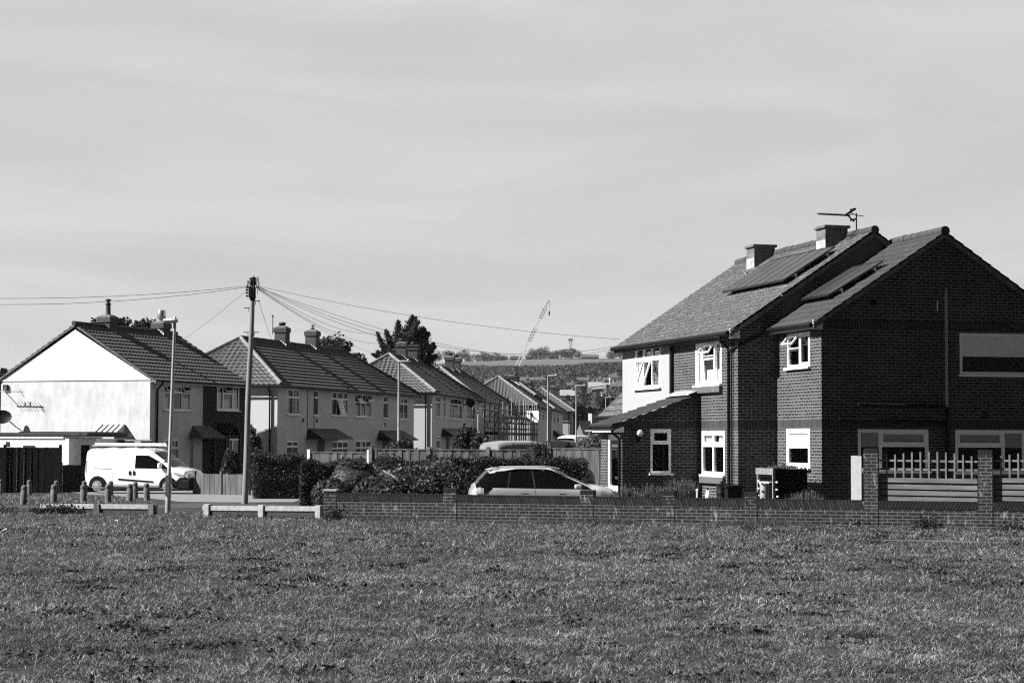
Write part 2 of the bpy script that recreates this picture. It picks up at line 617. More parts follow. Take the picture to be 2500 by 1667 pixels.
    if curtain:
        for (ca, cb, ct, cbm) in curtain:       # shares of width and of height
            cm = MB()
            n = max(4, int((cb - ca) * (u1 - u0) / 0.035))
            for k in range(n):
                a = u0 + (u1 - u0) * (ca + (cb - ca) * k / n); b = u0 + (u1 - u0) * (ca + (cb - ca) * (k + 1) / n)
                da = depth + 0.06 + 0.02 * math.sin(k * 1.1); db = depth + 0.06 + 0.02 * math.sin((k + 1) * 1.1)
                zb = z0 + (z1 - z0) * cbm; zt2 = z0 + (z1 - z0) * ct
                cm.poly((pt(a, zb, da), pt(b, zb, db), pt(b, zt2, db), pt(a, zt2, da)))
            cm.build('curtain', 'curtain', f)
    return f


def slope(mb, O, U, Sd, a0, b0, a1, b1, slen, course=0.30, pitch=0.30, amp=0.02, step=0.035, m=0, seg=6):
    """tiled roof slope in stepped courses; a,b = ends along U at eave (0) and top (1)"""
    O, U, Sd = Vector(O), Vector(U), Vector(Sd)
    N = U.cross(Sd).normalized()
    n = max(1, round(slen / course))
    for i in range(n):
        t0, t1 = i / n, (i + 1) / n
        A0, B0 = a0 + (a1 - a0) * t0, b0 + (b1 - b0) * t0
        A1, B1 = a0 + (a1 - a0) * t1, b0 + (b1 - b0) * t1
        k = max(2, int(max(B0 - A0, B1 - A1) / pitch * seg)) if amp else 8
        lo = []; hi = []; un = []
        for j in range(k + 1):
            q = j / k
            ua, ub = A0 + (B0 - A0) * q, A1 + (B1 - A1) * q
            sh = (i % 2) * 0.0
            wa = amp * math.sin(2 * math.pi * (ua / pitch + sh)); wb = amp * math.sin(2 * math.pi * (ub / pitch + sh))
            jig = 0.004 * math.sin(ua * 37.1 + i * 5.3)
            lo.append(mb._p(O + U * ua + Sd * (slen * t0) + N * (step + wa + jig)))
            hi.append(mb._p(O + U * ub + Sd * (slen * t1 + 0.02) + N * (wb + 0.002)))
            un.append(mb._p(O + U * ua + Sd * (slen * t0) + N * (-0.03)))
        for j in range(k):
            mb.f.append([lo[j], lo[j + 1], hi[j + 1], hi[j]]); mb.m.append(m)
            mb.f.append([un[j], un[j + 1], lo[j + 1], lo[j]]); mb.m.append(m)


def ridge(mb, p0, p1, r=0.12, joint=0.45, m=0, n=10):
    p0, p1 = Vector(p0), Vector(p1)
    L = (p1 - p0).length
    k = max(1, round(L / joint))
    for i in range(k):
        a = p0.lerp(p1, i / k); b = p0.lerp(p1, (i + 1) / k + 0.03 / L)
        rr = r * rng.uniform(0.95, 1.05)
        mb.tube([a, b], [rr, rr * 0.93], n, m)


def chimney(parent, x, y, z0, z1, w=0.75, d=0.95, mat='brick_chim', pots=1, pot='charcoal', potkind='pot', flash=True, cap='brick', lower=False):
    c = MB()
    c.box(x - w / 2, y - d / 2, z0, x + w / 2, y + d / 2, z1 - 0.25)
    if not lower: c.box(x - w / 2 - 0.05, y - d / 2 - 0.05, z1 - 0.25, x + w / 2 + 0.05, y + d / 2 + 0.05, z1)
    else: c.box(x - w / 2, y - d / 2, z1 - 0.25, x + w / 2, y + d / 2, z1)
    o = c.build('chimney', mat, parent)
    if lower:
        k = MB(); k.box(x - w / 2 - .006, y - d / 2 - .004, z0, x - w / 2 - .002, y + d / 2 + .004, z1 - .3); k.box(x - w / 2 - .3, y - d / 2 - .1, z0 + .36, x - w / 2 - .02, y - d / 2 - .02, z0 + .4); k.build('flashing', 'concrete', o)
    if cap == 'slab':
        k = MB(); ov = .06 if lower else .11; k.box(x - w / 2 - ov, y - d / 2 - ov, z1, x + w / 2 + ov, y + d / 2 + ov, z1 + 0.08)
        k.build('chimney_cap', 'concrete_dark', o, bevel=0.02)
    elif cap == 'flaunch':
        k = MB()
        P = [(x - w / 2 - 0.05, y - d / 2 - 0.05, z1), (x + w / 2 + 0.05, y - d / 2 - 0.05, z1), (x + w / 2 + 0.05, y + d / 2 + 0.05, z1), (x - w / 2 - 0.05, y + d / 2 + 0.05, z1)]
        T = [(x - .2, y - .2, z1 + .12), (x + .2, y - .2, z1 + .12), (x + .2, y + .2, z1 + .12), (x - .2, y + .2, z1 + .12)]
        k.hexa(P + T); k.build('chimney_cap', 'concrete_dark', o)
    zc = z1 + (0.09 if cap == 'slab' else 0.1)
    for i in range(pots):
        py = y + (i - (pots - 1) / 2) * 0.35
        q = MB()
        if potkind == 'pot':
            q.lathe([(0.15, -0.02), (0.14, 0.03), (0.12, 0.08), (0.11, 0.5), (0.14, 0.52), (0.14, 0.58), (0.09, 0.58), (0.09, 0.45)], (x, py, zc), 14)
            q2 = [(0.08, 0.58), (0.08, 0.70), (0.15, 0.71), (0.15, 0.76), (0.02, 0.80)]
            q.lathe(q2, (x, py, zc), 14)
        elif potkind == 'cowl':
            q.lathe([(0.12, -0.02), (0.11, 0.18)], (x, py, zc), 12)
            q.lathe([(0.2, 0.14), (0.22, 0.18), (0.22, 0.54), (0.2, 0.57), (0.02, 0.6)], (x, py, zc), 10)
        elif potkind == 'low':
            q.lathe([(0.16, -0.02), (0.15, 0.06), (0.20, 0.09), (0.22, 0.16), (0.18, 0.22), (0.02, 0.25)], (x, py, zc), 14)
        elif potkind == 'disc':
            q.lathe([(0.10, -0.02), (0.09, 0.08), (0.18, 0.10), (0.18, 0.13), (0.06, 0.16), (0.06, 0.24), (0.15, 0.25), (0.15, 0.30), (0.02, 0.33)], (x, py, zc), 14)
        q.build('chimney_pot', pot, o, smooth=True)
    return o


def canopy(parent, O, U, u0, u1, z0, z1, proj=0.8, mat='charcoal', hip=0.35, name='door_canopy'):
    """lean-to door canopy: top edge on the wall at z1, front edge at z0"""
    O = Vector((O[0], O[1], 0)); U = Vector((U[0], U[1], 0)); N = U.cross(UP)
    p = lambda u, z, d: O + U * u + UP * z + N * d
    b = MB()
    th = 0.06
    b.hexa((p(u0, z0 - th, 0.002), p(u0, z0 - th, proj), p(u1, z0 - th, proj), p(u1, z0 - th, 0.002),
            p(u0 + 0, z0, 0.002), p(u0, z0, proj), p(u1, z0, proj), p(u1, z0, 0.002)))
    b.poly((p(u0, z0, proj), p(u1, z0, proj), p(u1 - hip, z1, 0.002), p(u0 + hip, z1, 0.002)))
    b.poly((p(u0, z0, 0.002), p(u0, z0, proj), p(u0 + hip, z1, 0.002)))
    b.poly((p(u1, z0, proj), p(u1, z0, 0.002), p(u1 - hip, z1, 0.002)))
    return b.build(name, mat, parent)


class Plane:
    """a vertical plane of a building: pixel -> (u, z) in the building's local frame"""
    def __init__(s, root, rz, O, U):
        c, n = math.cos(rz), math.sin(rz)
        s.O, s.U = O, U
        s.z = root[2]
        s.P = (root[0] + O[0] * c - O[1] * n, root[1] + O[0] * n + O[1] * c)
        s.d = (U[0] * c - U[1] * n, U[0] * n + U[1] * c)

    def __call__(s, px, py):
        u, z = hit(s.P, s.d, px, py)
        return u, z - s.z

    def rect(s, pl, pr, pt, pb, side='r'):
        """opening between pixel columns pl,pr; rows measured at the right ('r') or left edge"""
        px = pr if side == 'r' else pl
        ua = s(pl, pt)[0]; ub, zt = s(pr, pt)
        zt = s(px, pt)[1]; zb = s(px, pb)[1]
        return (ua, zb, ub, zt) if ua < ub else (ub, zb, ua, zt)

# ================================================================== brick house on the right
A = R(14.1)
E0 = (756 / F * 48.5, 48.5, 0.0)
LX, MO, LM, PO, PD = 2.864, 1.033, 9.72, 2.917, 2.10
WM, WX = 7.26, 6.31
bh = thing('brick_house', 'dark brick house with solar panels and lean-to porch behind the garden wall', 'house', E0, A)
PXF = Plane(E0, A, (0, 0), (0, 1))          # extension, side facing left (u = away from camera)
PG = Plane(E0, A, (0, 0), (1, 0))           # extension gable
PMF = Plane(E0, A, (-MO, LX), (0, 1))       # main block front
PMG = Plane(E0, A, (-MO, LX), (1, 0))
PPG = Plane(E0, A, (-MO - PD, LX + PO), (1, 0))   # porch near wall
ex_e, ex_r = 4.84, 6.93
mn_e, mn_r = 4.78, 7.22
GB = -0.1
b0 = PG(2150, 1047)[1]
bandx = (PG(2150, 782)[1] - 0.235, PG(2150, 782)[1])
bandl = (PG(2150, 1047)[1], PG(2150, 1047)[1] + 0.225)
# openings
wxu = PXF.rect(1978, 1922.5, 809, 894, 'l')
wxl = PXF.rect(1978, 1921, 1046, 1142, 'l')
wgu = PG.rect(2342.5, 2545, 813, 914, 'l')
wg1 = PG.rect(2094.5, 2266.5, 1047.5, 1150, 'l')
wg2 = PG.rect(2332, 2503, 1049, 1152, 'l')
wm1 = PMF.rect(1762, 1699, 831, 936, 'l')
wm2 = PMF.rect(1613.5, 1551, 838, 944, 'l')
wm3 = PMF.rect(1770, 1714, 1051, 1160, 'l')
wp = PPG.rect(1588, 1638, 1047, 1155, 'l')
w = MB()
BR, BU, RW = 0, 1, 2


def flipwall(mb, O, U, length, z0, z1, holes, **k):
    """wall whose outward side is Z x U: build from the far end"""
    O2 = (O[0] + U[0] * length, O[1] + U[1] * length)
    hs = [(length - h[2], h[1], length - h[0], h[3]) for h in holes]
    wall(mb, O2, (-U[0], -U[1]), length, z0, z1, hs, **k)
    return O2


wall(w, (0, 0), (1, 0), WX, GB, ex_e, [wgu, wg1, wg2], bands=(bandx, bandl))
w.poly(((0, 0, ex_e), (WX, 0, ex_e), (WX / 2, 0, ex_r - 0.02)), BR)
flipwall(w, (0, 0), (0, 1), LX, GB, ex_e, [wxu, wxl], bands=(bandl, (ex_e - 0.33, ex_e - 0.12)))
wall(w, (-MO, LX), (1, 0), MO, GB, mn_e, bands=(bandl,))
w.poly(((-MO, LX, mn_e), (-MO + WM, LX, mn_e), (-MO + WM / 2, LX, mn_r - 0.02)), BR)
party = PMF(1634, 900)[0]
flipwall(w, (-MO, LX), (0, 1), party, GB, mn_e, [wm1, wm3], bands=(bandl,))
hs = [(wm2[0] - party, wm2[1], wm2[2] - party, wm2[3])]
flipwall(w, (-MO, LX + party), (0, 1), LM - party, GB, mn_e, hs, m=2)
for (p, q) in (((WX, LX), (WX, 0)), ((-MO + WM, LX), (-MO + WM, LX + LM)), ((-MO + WM, LX + LM), (-MO, LX + LM))):
    O = Vector((p[0], p[1], 0)); q = Vector((q[0], q[1], 0)); d = q - O
    if p[0] == WX: O, d = O + d, -d
    wall(w, O, d.normalized(), d.length, GB, mn_e if p[0] != WX else ex_e)
w.poly(((-MO + WM, LX + LM, mn_e), (-MO, LX + LM, mn_e), (-MO + WM / 2, LX + LM, mn_r)), 2)
# porch walls
PLN = 1.95
py1 = LX + PO + PLN
wall(w, (-MO - PD, LX + PO), (1, 0), PD, GB, 2.42, [wp], bands=(bandl,))
w.poly(((-MO - PD, LX + PO, 2.42), (-MO, LX + PO, 2.42), (-MO, LX + PO, 3.1)), BR)
pdoor = (0.22, 0.0, 1.42, 2.1)
flipwall(w, (-MO - PD, LX + PO), (0, 1), PLN, GB, 2.42, [pdoor])
wall(w, (-MO, LX + PO + PLN), (-1, 0), PD, GB, 2.42)
wl = w.build('wall', ['brick', 'brick_up', 'render_cream'], bh)


def fwin(Pl, rect, cols, Lref, **k):
    """window on a wall facing left: mirror u"""
    O = (Pl.O[0] + Pl.U[0] * Lref, Pl.O[1] + Pl.U[1] * Lref)
    r = (Lref - rect[2], rect[1], Lref - rect[0], rect[3])
    return window(bh, O, (-Pl.U[0], -Pl.U[1]), r, cols, **k)


fwin(PXF, wxu, [(0.55, [(0.45, 'o'), (0.55, 'f')]), (0.45, [(1, 's')])], LX, fw=0.07, sill=0.05, opened=38, depth=0.03)
fwin(PXF, wxl, [(1, [(1, 's')])], LX, fw=0.075, blind=0.5, depth=0.03)
fwin(PMF, wm1, [(0.25, [(1, 'f')]), (0.5, [(0.32, 'o'), (0.68, 's')]), (0.25, [(1, 'f')])], party, fw=0.075, opened=32, curtain=[(0, .2, 1, 0), (.8, 1, 1, 0), (0.3, 0.8, 0.35, 0)], depth=0.03)
fwin(PMF, wm3, [(0.5, [(0.3, 's'), (0.7, 'f')]), (0.5, [(0.3, 's'), (0.7, 'f')])], party, fw=0.08, depth=0.03, curtain=[(0, .3, 1, .7), (.6, 1, 1, .7)])
fwin(PMF, wm2, [(0.33, [(0.32, 's'), (0.68, 'f')]), (0.34, [(0.32, 's'), (0.68, 'o')]), (0.33, [(0.32, 's'), (0.68, 'f')])], LM, fw=0.07, opened=17, curtain=[(0, .22, .66, 0), (.8, 1, .66, 0)], depth=0.03)
window(bh, (0, 0), (1, 0), wgu, [(1, [(1, 'f')])], fw=0.07, mat='white', blind=0.56, blindmat='blind_grey', depth=0.04)
window(bh, (0, 0), (1, 0), wg1, [(0.3, [(1, 'f')]), (0.7, [(0.36, 's'), (0.64, 'f')])], fw=0.075, mat='white', blind=0.42, blindmat='blind_dim', depth=0.04)
window(bh, (0, 0), (1, 0), wg2, [(0.7, [(0.36, 's'), (0.64, 'f')]), (0.3, [(1, 'f')])], fw=0.075, mat='white', blind=0.42, blindmat='blind_dim', depth=0.04)
window(bh, (-MO - PD, LX + PO), (1, 0), wp, [(1, [(0.3, 's'), (0.7, 'f')])], fw=0.06, mat='white', depth=0.04)
# stone ledges under the brick sills
for (r, Pl, L) in ((wm1, PMF, party), (wm3, PMF, party)):
    k = MB(); zb = r[1] - 0.05
    k.box(-MO - 0.10, LX + r[0] - 0.06, zb - 0.17, -MO + 0.02, LX + r[2] + 0.06, zb - 0.003)
    k.build('stone_ledge', 'stone', bh, bevel=0.01)
# porch door
d = MB()
xd = -MO - PD
y0 = LX + PO
d.box(xd + 0.03, y0 + pdoor[0], 0, xd + 0.09, y0 + pdoor[2], 0.75)
d.box(xd + 0.03, y0 + pdoor[0], 1.95, xd + 0.09, y0 + pdoor[2], 2.1)
d.box(xd + 0.03, y0 + pdoor[0], .75, xd + 0.09, y0 + pdoor[0] + .16, 1.95)
d.box(xd + 0.03, y0 + pdoor[2] - .16, .75, xd + 0.09, y0 + pdoor[2], 1.95)
dd = d.build('door', 'white', bh)
q = MB(); q.poly(((xd + .06, y0 + pdoor[2] - .16, .75), (xd + .06, y0 + pdoor[0] + .16, .75), (xd + .06, y0 + pdoor[0] + .16, 1.95), (xd + .06, y0 + pdoor[2] - .16, 1.95))); q.build('pane', 'glass', dd)
q = MB(); q.box(xd + .02, y0 + .5, 0.93, xd + .031, y0 + .75, 1.0); q.build('letter_box', 'charcoal', dd)


def gable_roof(x0, x1, ya, yb, ez, rz_, oh, vn, vf, mat, pitch, amp, course=0.29, step=.02, parent=bh, rmat='ridge_dark'):
    """two slopes over x0..x1 (ridge along y)"""
    xm = (x0 + x1) / 2
    hw = (x1 - x0) / 2 + oh
    p = math.atan2(rz_ - ez, (x1 - x0) / 2)
    ze = ez - oh * math.tan(p)
    sl = hw / math.cos(p)
    rb = MB()
    L = yb - ya + vn + vf
    # left slope: outward (-,0,+): U=(0,-1,0), S=(c,0,s)
    slope(rb, (x0 - oh, yb + vf, ze + 0.06), (0, -1, 0), (math.cos(p), 0, math.sin(p)), 0, L, 0, L, sl, course, pitch, amp, step)
    slope(rb, (x1 + oh, ya - vn, ze + 0.06), (0, 1, 0), (-math.cos(p), 0, math.sin(p)), 0, L, 0, L, sl, course, pitch, amp, step)
    o = rb.build('roof', mat, parent)
    ro = MB()
    ridge(ro, (xm, ya - vn - 0.03, rz_ + 0.07), (xm, yb + vf, rz_ + 0.07), 0.115)
    ro.build('ridge_tiles', rmat, o, smooth=True)
    # verge boards under tile ends (near end)
    for sx, xe in ((-1, x0 - oh), (1, x1 + oh)):
        U_ = Vector((xm - xe, 0, rz_ - ze))
        for yy in (ya - vn, yb + vf - 0.05):
            vb = MB(); vb.obox((xe, yy + 0.01, ze - 0.10), U_, (0, 0.05, 0), (0, 0, 0.12)); vb.build('verge_board', 'concrete_dark', o)
    # soffit
    for xe in (x0 - oh, x1):
        so = MB(); so.box(xe + (0.03 if xe < x0 else 0), ya - 0.02, ze - 0.005, xe + oh - (0.0 if xe < x0 else 0.03), yb, ze + 0.02); so.build('soffit', 'white_dull', o)
    return o, p, ze


def gutter(parent, p0, p1, r=0.055, fascia=None, mat='black'):
    k = MB(); k.tube([p0, p1], r, 10); o = k.build('gutter', mat, parent, smooth=True)
    return o


r1, pm, zem = gable_roof(-MO, -MO + WM, LX, LX + LM, mn_e, mn_r, 0.26, 0.16, 0.03, 'tile_lichen', 0.19, 0.012, 0.2)
r2, px_, zex = gable_roof(0, WX, 0, LX + 0.0, ex_e, ex_r, 0.24, 0.12, -0.005, 'tile_plain', 0.19, 0.012)
# dark cladding of the main gable above the extension roof
k = MB()
xm = -MO + WM / 2
zc = lambda x: mn_e + (mn_r - mn_e) * (1 - abs(x - xm) / (WM / 2))
zx = lambda x: ex_e + (ex_r - ex_e) * (1 - abs(x - WX / 2) / (WX / 2))
pl = []
for x in (0.15, 0.8, 1.6, xm, 3.6, 4.4, 5.2):
    pl.append((x, zx(x) - 0.03, zc(x) - 0.0))
for (a, b) in zip(pl, pl[1:]):
    k.poly(((a[0], LX - 0.02, a[1]), (b[0], LX - 0.02, b[1]), (b[0], LX - 0.02, b[2]), (a[0], LX - 0.02, a[2])))
k.build('gable_cladding', 'lead', bh)
# fascias and gutters
k = MB()
k.box(-MO - 0.24, LX - 0.10, zem - 0.10, -MO - 0.21, LX + LM + 0.02, zem + 0.06); k.build('fascia', 'charcoal', bh)
k = MB(); k.box(-0.22, -0.10, zex - 0.09, -0.19, LX, zex + 0.06); k.box(-0.24, -0.105, zex - 0.10, 0.0, -0.02, zex + 0.12); k.build('fascia', 'white_dull', bh)
k = MB(); k.box(-MO - 0.25, LX - 0.15, zem - 0.12, -MO, LX - 0.04, zem + 0.12); k.build('eave_box', 'white_dull', bh)
gutter(bh, (-MO - 0.31, LX - 0.12, zem + 0.0), (-MO - 0.31, LX + LM + 0.06, zem + 0.03), 0.06)
gutter(bh, (-0.29, -0.08, zex + 0.0), (-0.29, LX - 0.05, zex + 0.02), 0.055)
# pipes
k = MB()
ug = PMF(1785, 900)[0]
k.tube([(-MO - 0.3, LX + ug, zem - 0.03), (-MO - 0.3, LX + ug, zem - 0.16), (-MO - 0.07, LX + ug, zem - 0.36), (-MO - 0.07, LX + ug, 0)], 0.042, 10)
k.build('downpipe', 'black', bh, smooth=True)
k = MB(); u2 = PMF(1791, 900)[0]
k.tube([(-MO - 0.05, LX + u2, zem - 0.2), (-MO - 0.05, LX + u2, 0)], 0.02, 8); k.build('waste_pipe', 'black', bh, smooth=True)
k = MB()
za = PMG(1882, 803)[1]; zb = PMG(1797, 843)[1]
k.tube([(-0.27, LX - 0.12, zex - 0.03), (-0.25, LX - 0.08, za - 0.05), (-MO + 0.02, LX - 0.08, zb), (-MO - 0.08, LX + ug - 0.02, zb - 0.12)], 0.035, 10)
k.build('overflow_pipe', 'black', bh, smooth=True)
k = MB(); u3 = PMF(1644, 900)[0]
k.tube([(-MO - 0.06, LX + u3, zem), (-MO - 0.06, LX + u3, 2.9)], 0.05, 10); k.build('downpipe', 'black', bh, smooth=True)
# gable pipes
k = MB(); up_, zt = PG(2306, 716); zb = PG(2306, 993)[1]
k.tube([(up_, -0.07, zt), (up_, -0.07, zb)], 0.036, 10); k.tube([(up_, -0.07, zt), (up_, -0.07, zt + 0.12)], 0.018, 8)
for z in (zt - 0.75, zt - 1.5, zt - 2.2): k.tube([(up_, -0.07, z), (up_, -0.07, z + 0.06)], 0.044, 10)
k.build('soil_pipe', 'galv', bh, smooth=True)
k = MB(); k.tube([(up_ + .01, -0.08, zb), (up_ + .01, -0.08, 0)], 0.05, 10); k.build('downpipe', 'black', bh, smooth=True)
k = MB(); ua, za = PG(2092, 987); ub, zb2 = PG(2303, 995)
k.tube([(ua, -0.1, za), (ub, -0.09, zb2)], 0.05, 10); k.tube([(ua + .16, -0.1, za - .002), (ua + .2, -0.1, za - .004)], 0.06, 10)
ua, za = PG(2048, 1022); k.tube([(ua, -0.06, za), (up_, -0.06, za - .08)], 0.03, 8)
k.build('waste_pipe', 'black', bh, smooth=True)
k = MB(); ua, za = PG(2287, 733); ub, zb2 = PG(2287, 760); k.tube([(ua, -0.03, za), (ua, -0.03, zb2)], 0.012, 6); k.build('overflow_pipe', 'white', bh)
for (a, b, s) in ((2131, 739, .13), (2405, 1013, .14)):
    k = MB(); uu, zz = PG(a, b); k.box(uu - s / 2, -0.015, zz - s / 2, uu + s / 2, 0.01, zz + s / 2)
    k.build('air_vent', 'black', bh)
# porch roof
k = MB()
pr = math.atan2(3.13 - 2.30, PD + 0.35)
slope(k, (-MO - PD - 0.33, py1, 2.33), (0, -1, 0), (math.cos(pr), 0, math.sin(pr)), 0, PLN + 0.16, 0, PLN + 0.16, (PD + 0.33) / math.cos(pr), 0.30, 0.19, 0.012)
ro = k.build('porch_roof', 'tile_plain', bh)
k = MB(); k.obox((-MO - PD - 0.33, LX + PO - 0.14, 2.20), (PD + 0.33, 0, (PD + .33) * math.tan(pr)), (0, 0.04, 0), (0, 0, 0.13)); k.build('verge_board', 'charcoal', ro)
k = MB(); k.obox((-MO - 0.33, LX + PO - 0.12, 3.13), (0.33, 0, 0.12), (0, PLN, 0), (0, 0, 0.03)); k.build('flashing', 'concrete', ro)
k = MB(); k.box(-MO - PD - 0.25, LX + PO - 0.1, 2.16, -MO - PD - 0.22, py1, 2.30); k.box(-MO - PD - 0.24, LX + PO - 0.12, 2.15, -MO - PD, LX + PO - 0.02, 2.34); k.build('fascia', 'white', ro)
gutter(ro, (-MO - PD - 0.31, LX + PO - 0.12, 2.29), (-MO - PD - 0.31, py1, 2.30), 0.055)
k = MB(); k.tube([(-MO - PD - 0.3, LX + PO - 0.05, 2.27), (-MO - PD - 0.3, LX + PO - 0.05, 2.15), (-MO - PD - 0.07, LX + PO + 0.06, 1.98), (-MO - PD - 0.07, LX + PO + 0.06, 0)], 0.04, 10)
k.build('downpipe', 'black', bh, smooth=True)
# globe lamp on the porch wall
ul, zl = PPG(1558, 1058)
lx = -MO - PD + ul; ly = LX + PO - 0.14
k = MB(); k.box(lx - .04, ly + .11, zl - .22, lx + .04, ly + .14, zl - .05); k.tube([(lx, ly + .12, zl - .17), (lx, ly, zl - .17), (lx, ly, zl - .10)], .015, 8); k.tube([(lx, ly, zl - .12), (lx, ly, zl - .07)], .045, 10)
wlamp = k.build('wall_lamp', 'black', bh)
k = MB(); k.sphere((lx, ly, zl + 0.01), 0.095, 16); k.build('lamp_globe', 'white_dull', wlamp, smooth=True)
# chimneys
RX = xm
PR = Plane(E0, A, (RX - 0.35, 0), (0, 1))
for (pxl, pyt, pyb) in ((2031, 552, 605), (1857, 598, 650)):
    u, zt = PR(pxl, pyt + 8)
    chimney(bh, RX - 0.35, u, mn_r - 0.9, zt, 0.62, 0.62, 'concrete_dark', 0, cap='slab', lower=True)
u, zt = PR(2062, 571)
k = MB()
mx, my = RX - 0.02, u
_, zt2 = Plane(E0, A, (RX - 0.02, 0), (0, 1))(2062, 528)
k.tube([(mx, my, zt - .25), (mx, my, zt2)], 0.018, 8)
for dz in (-.12, -.02): k.bar((mx, my - .02, zt + dz), (mx - .2, my + .22, zt + dz), .03)
PA = Plane(E0, A, (mx, my), (1, 0))
ua, za = PA(1998, 523); ub, zb = PA(2075, 527); uc, zc_ = PA(2084, 518); ud, zd = PA(2090, 537)
k.bar((mx + ua, my, za), (mx + ub, my, zb), 0.03)
k.bar((mx - .16, my, zt2 - .0), (mx + .02, my, zt2 - .06), .02); k.bar((mx + .02, my, zt2 - .06), (mx + .2, my, zb), .02)
n = 15
for i in range(n):
    t = i / (n - 1)
    x_ = mx + ua + (ub - ua) * t; z_ = za + (zb - za) * t
    k.bar((x_, my - .13 - .04 * t, z_ + .02), (x_, my + .13 + .04 * t, z_ + .02), 0.012)
k.bar((mx + ub - .12, my, zb + .02), (mx + ub + .16, my, zb + .19), .05); k.bar((mx + ub - .05, my, zb), (mx + ub + .12, my, zb - .15), .03)
k.bar((mx + ub + .08, my - .15, zb + .17), (mx + ub + .08, my + .15, zb + .17), .04); k.bar((mx + ub + .08, my - .15, zb - .1), (mx + ub + .08, my + .15, zb - .1), .04)
k.build('aerial', 'black', bh)


# solar panels
def solar(pBL, pBR, pTR, ncol, nrow, x0, ze, p, off=0.13):
    n_l = Vector((-math.sin(p), 0, math.cos(p)))
    rot = Matrix.Rotation(A, 3, 'Z')
    base = Vector((x0, 0, ze + 0.06)) + n_l * off
    pw = rot @ base + Vector(E0); nw = rot @ n_l
    inv = rot.transposed()
    q = [inv @ (hit_plane(a, b, pw, nw) - Vector(E0)) for a, b in (pBL, pBR, pTR)]
    BL, BRr, TR = q
    Ue = BRr - BL; Vs = TR - BRr
    for i in range(ncol):
        for j in range(nrow):
            a = BL + Ue * (i / ncol) + Vs * (j / nrow)
            k = MB(); g1 = 0.012
            k.obox(a + Ue * g1 / ncol, Ue * (1 - 2 * g1) / ncol, Vs * (1 - 2 * g1) / nrow, n_l * 0.04)
            pnl = k.build('solar_panel', 'solar', bh)
            f = MB()
            for (s0, s1) in ((a, Ue / ncol), (a + Vs * (1 / nrow) - Vs.normalized() * .03, Ue / ncol)):
                f.obox(s0 + n_l * 0.036, s1, Vs.normalized() * .03, n_l * .01)
            f.obox(a + n_l * .041, Ue.normalized() * .035, Vs / nrow, n_l * .004); f.build('frame', 'black', pnl)
    rl = MB()
    for t in (0.2, 0.8):
        a = BL + Vs * t - n_l * 0.06; rl.obox(a, Ue, Vs.normalized() * .05, n_l * .05)
        for s in (0.02, .5, .98):
            rl.obox(a + Ue * s - n_l * .1, Vs.normalized() * .05, Ue.normalized() * .03, n_l * .1)
    rl.build('panel_rail', 'galv', bh)


solar((1765, 716), (1914, 686), (2043, 602), 6, 1, -MO - 0.26, zem, pm)
solar((1953, 735), (2024, 722), (2160, 638), 3, 1, -0.24, zex, px_)

# ================================================================== the row of houses on the left
WIN3 = [(0.33, [(0.3, 's'), (0.7, 'f')]), (0.34, [(0.3, 's'), (0.7, 'f')]), (0.33, [(0.3, 's'), (0.7, 'f')])]
WIN3O = [(0.33, [(0.3, 'o'), (0.7, 'f')]), (0.34, [(0.3, 'f'), (0.7, 'f')]), (0.33, [(0.3, 'o'), (0.7, 'f')])]
WIN3B = [(0.3, [(0.3, 's'), (0.7, 'f')]), (0.4, [(0.3, 's'), (0.7, 'b')]), (0.3, [(0.3, 's'), (0.7, 'f')])]
WIN2 = [(0.5, [(0.3, 's'), (0.7, 'f')]), (0.5, [(0.3, 's'), (0.7, 'f')])]
WIN1 = [(1, [(0.3, 's'), (0.7, 'f')])]
LOW3 = [(0.33, [(0.42, 's'), (0.58, 'f')]), (0.34, [(0.42, 's'), (0.58, 'f')]), (0.33, [(0.42, 's'), (0.58, 'f')])]


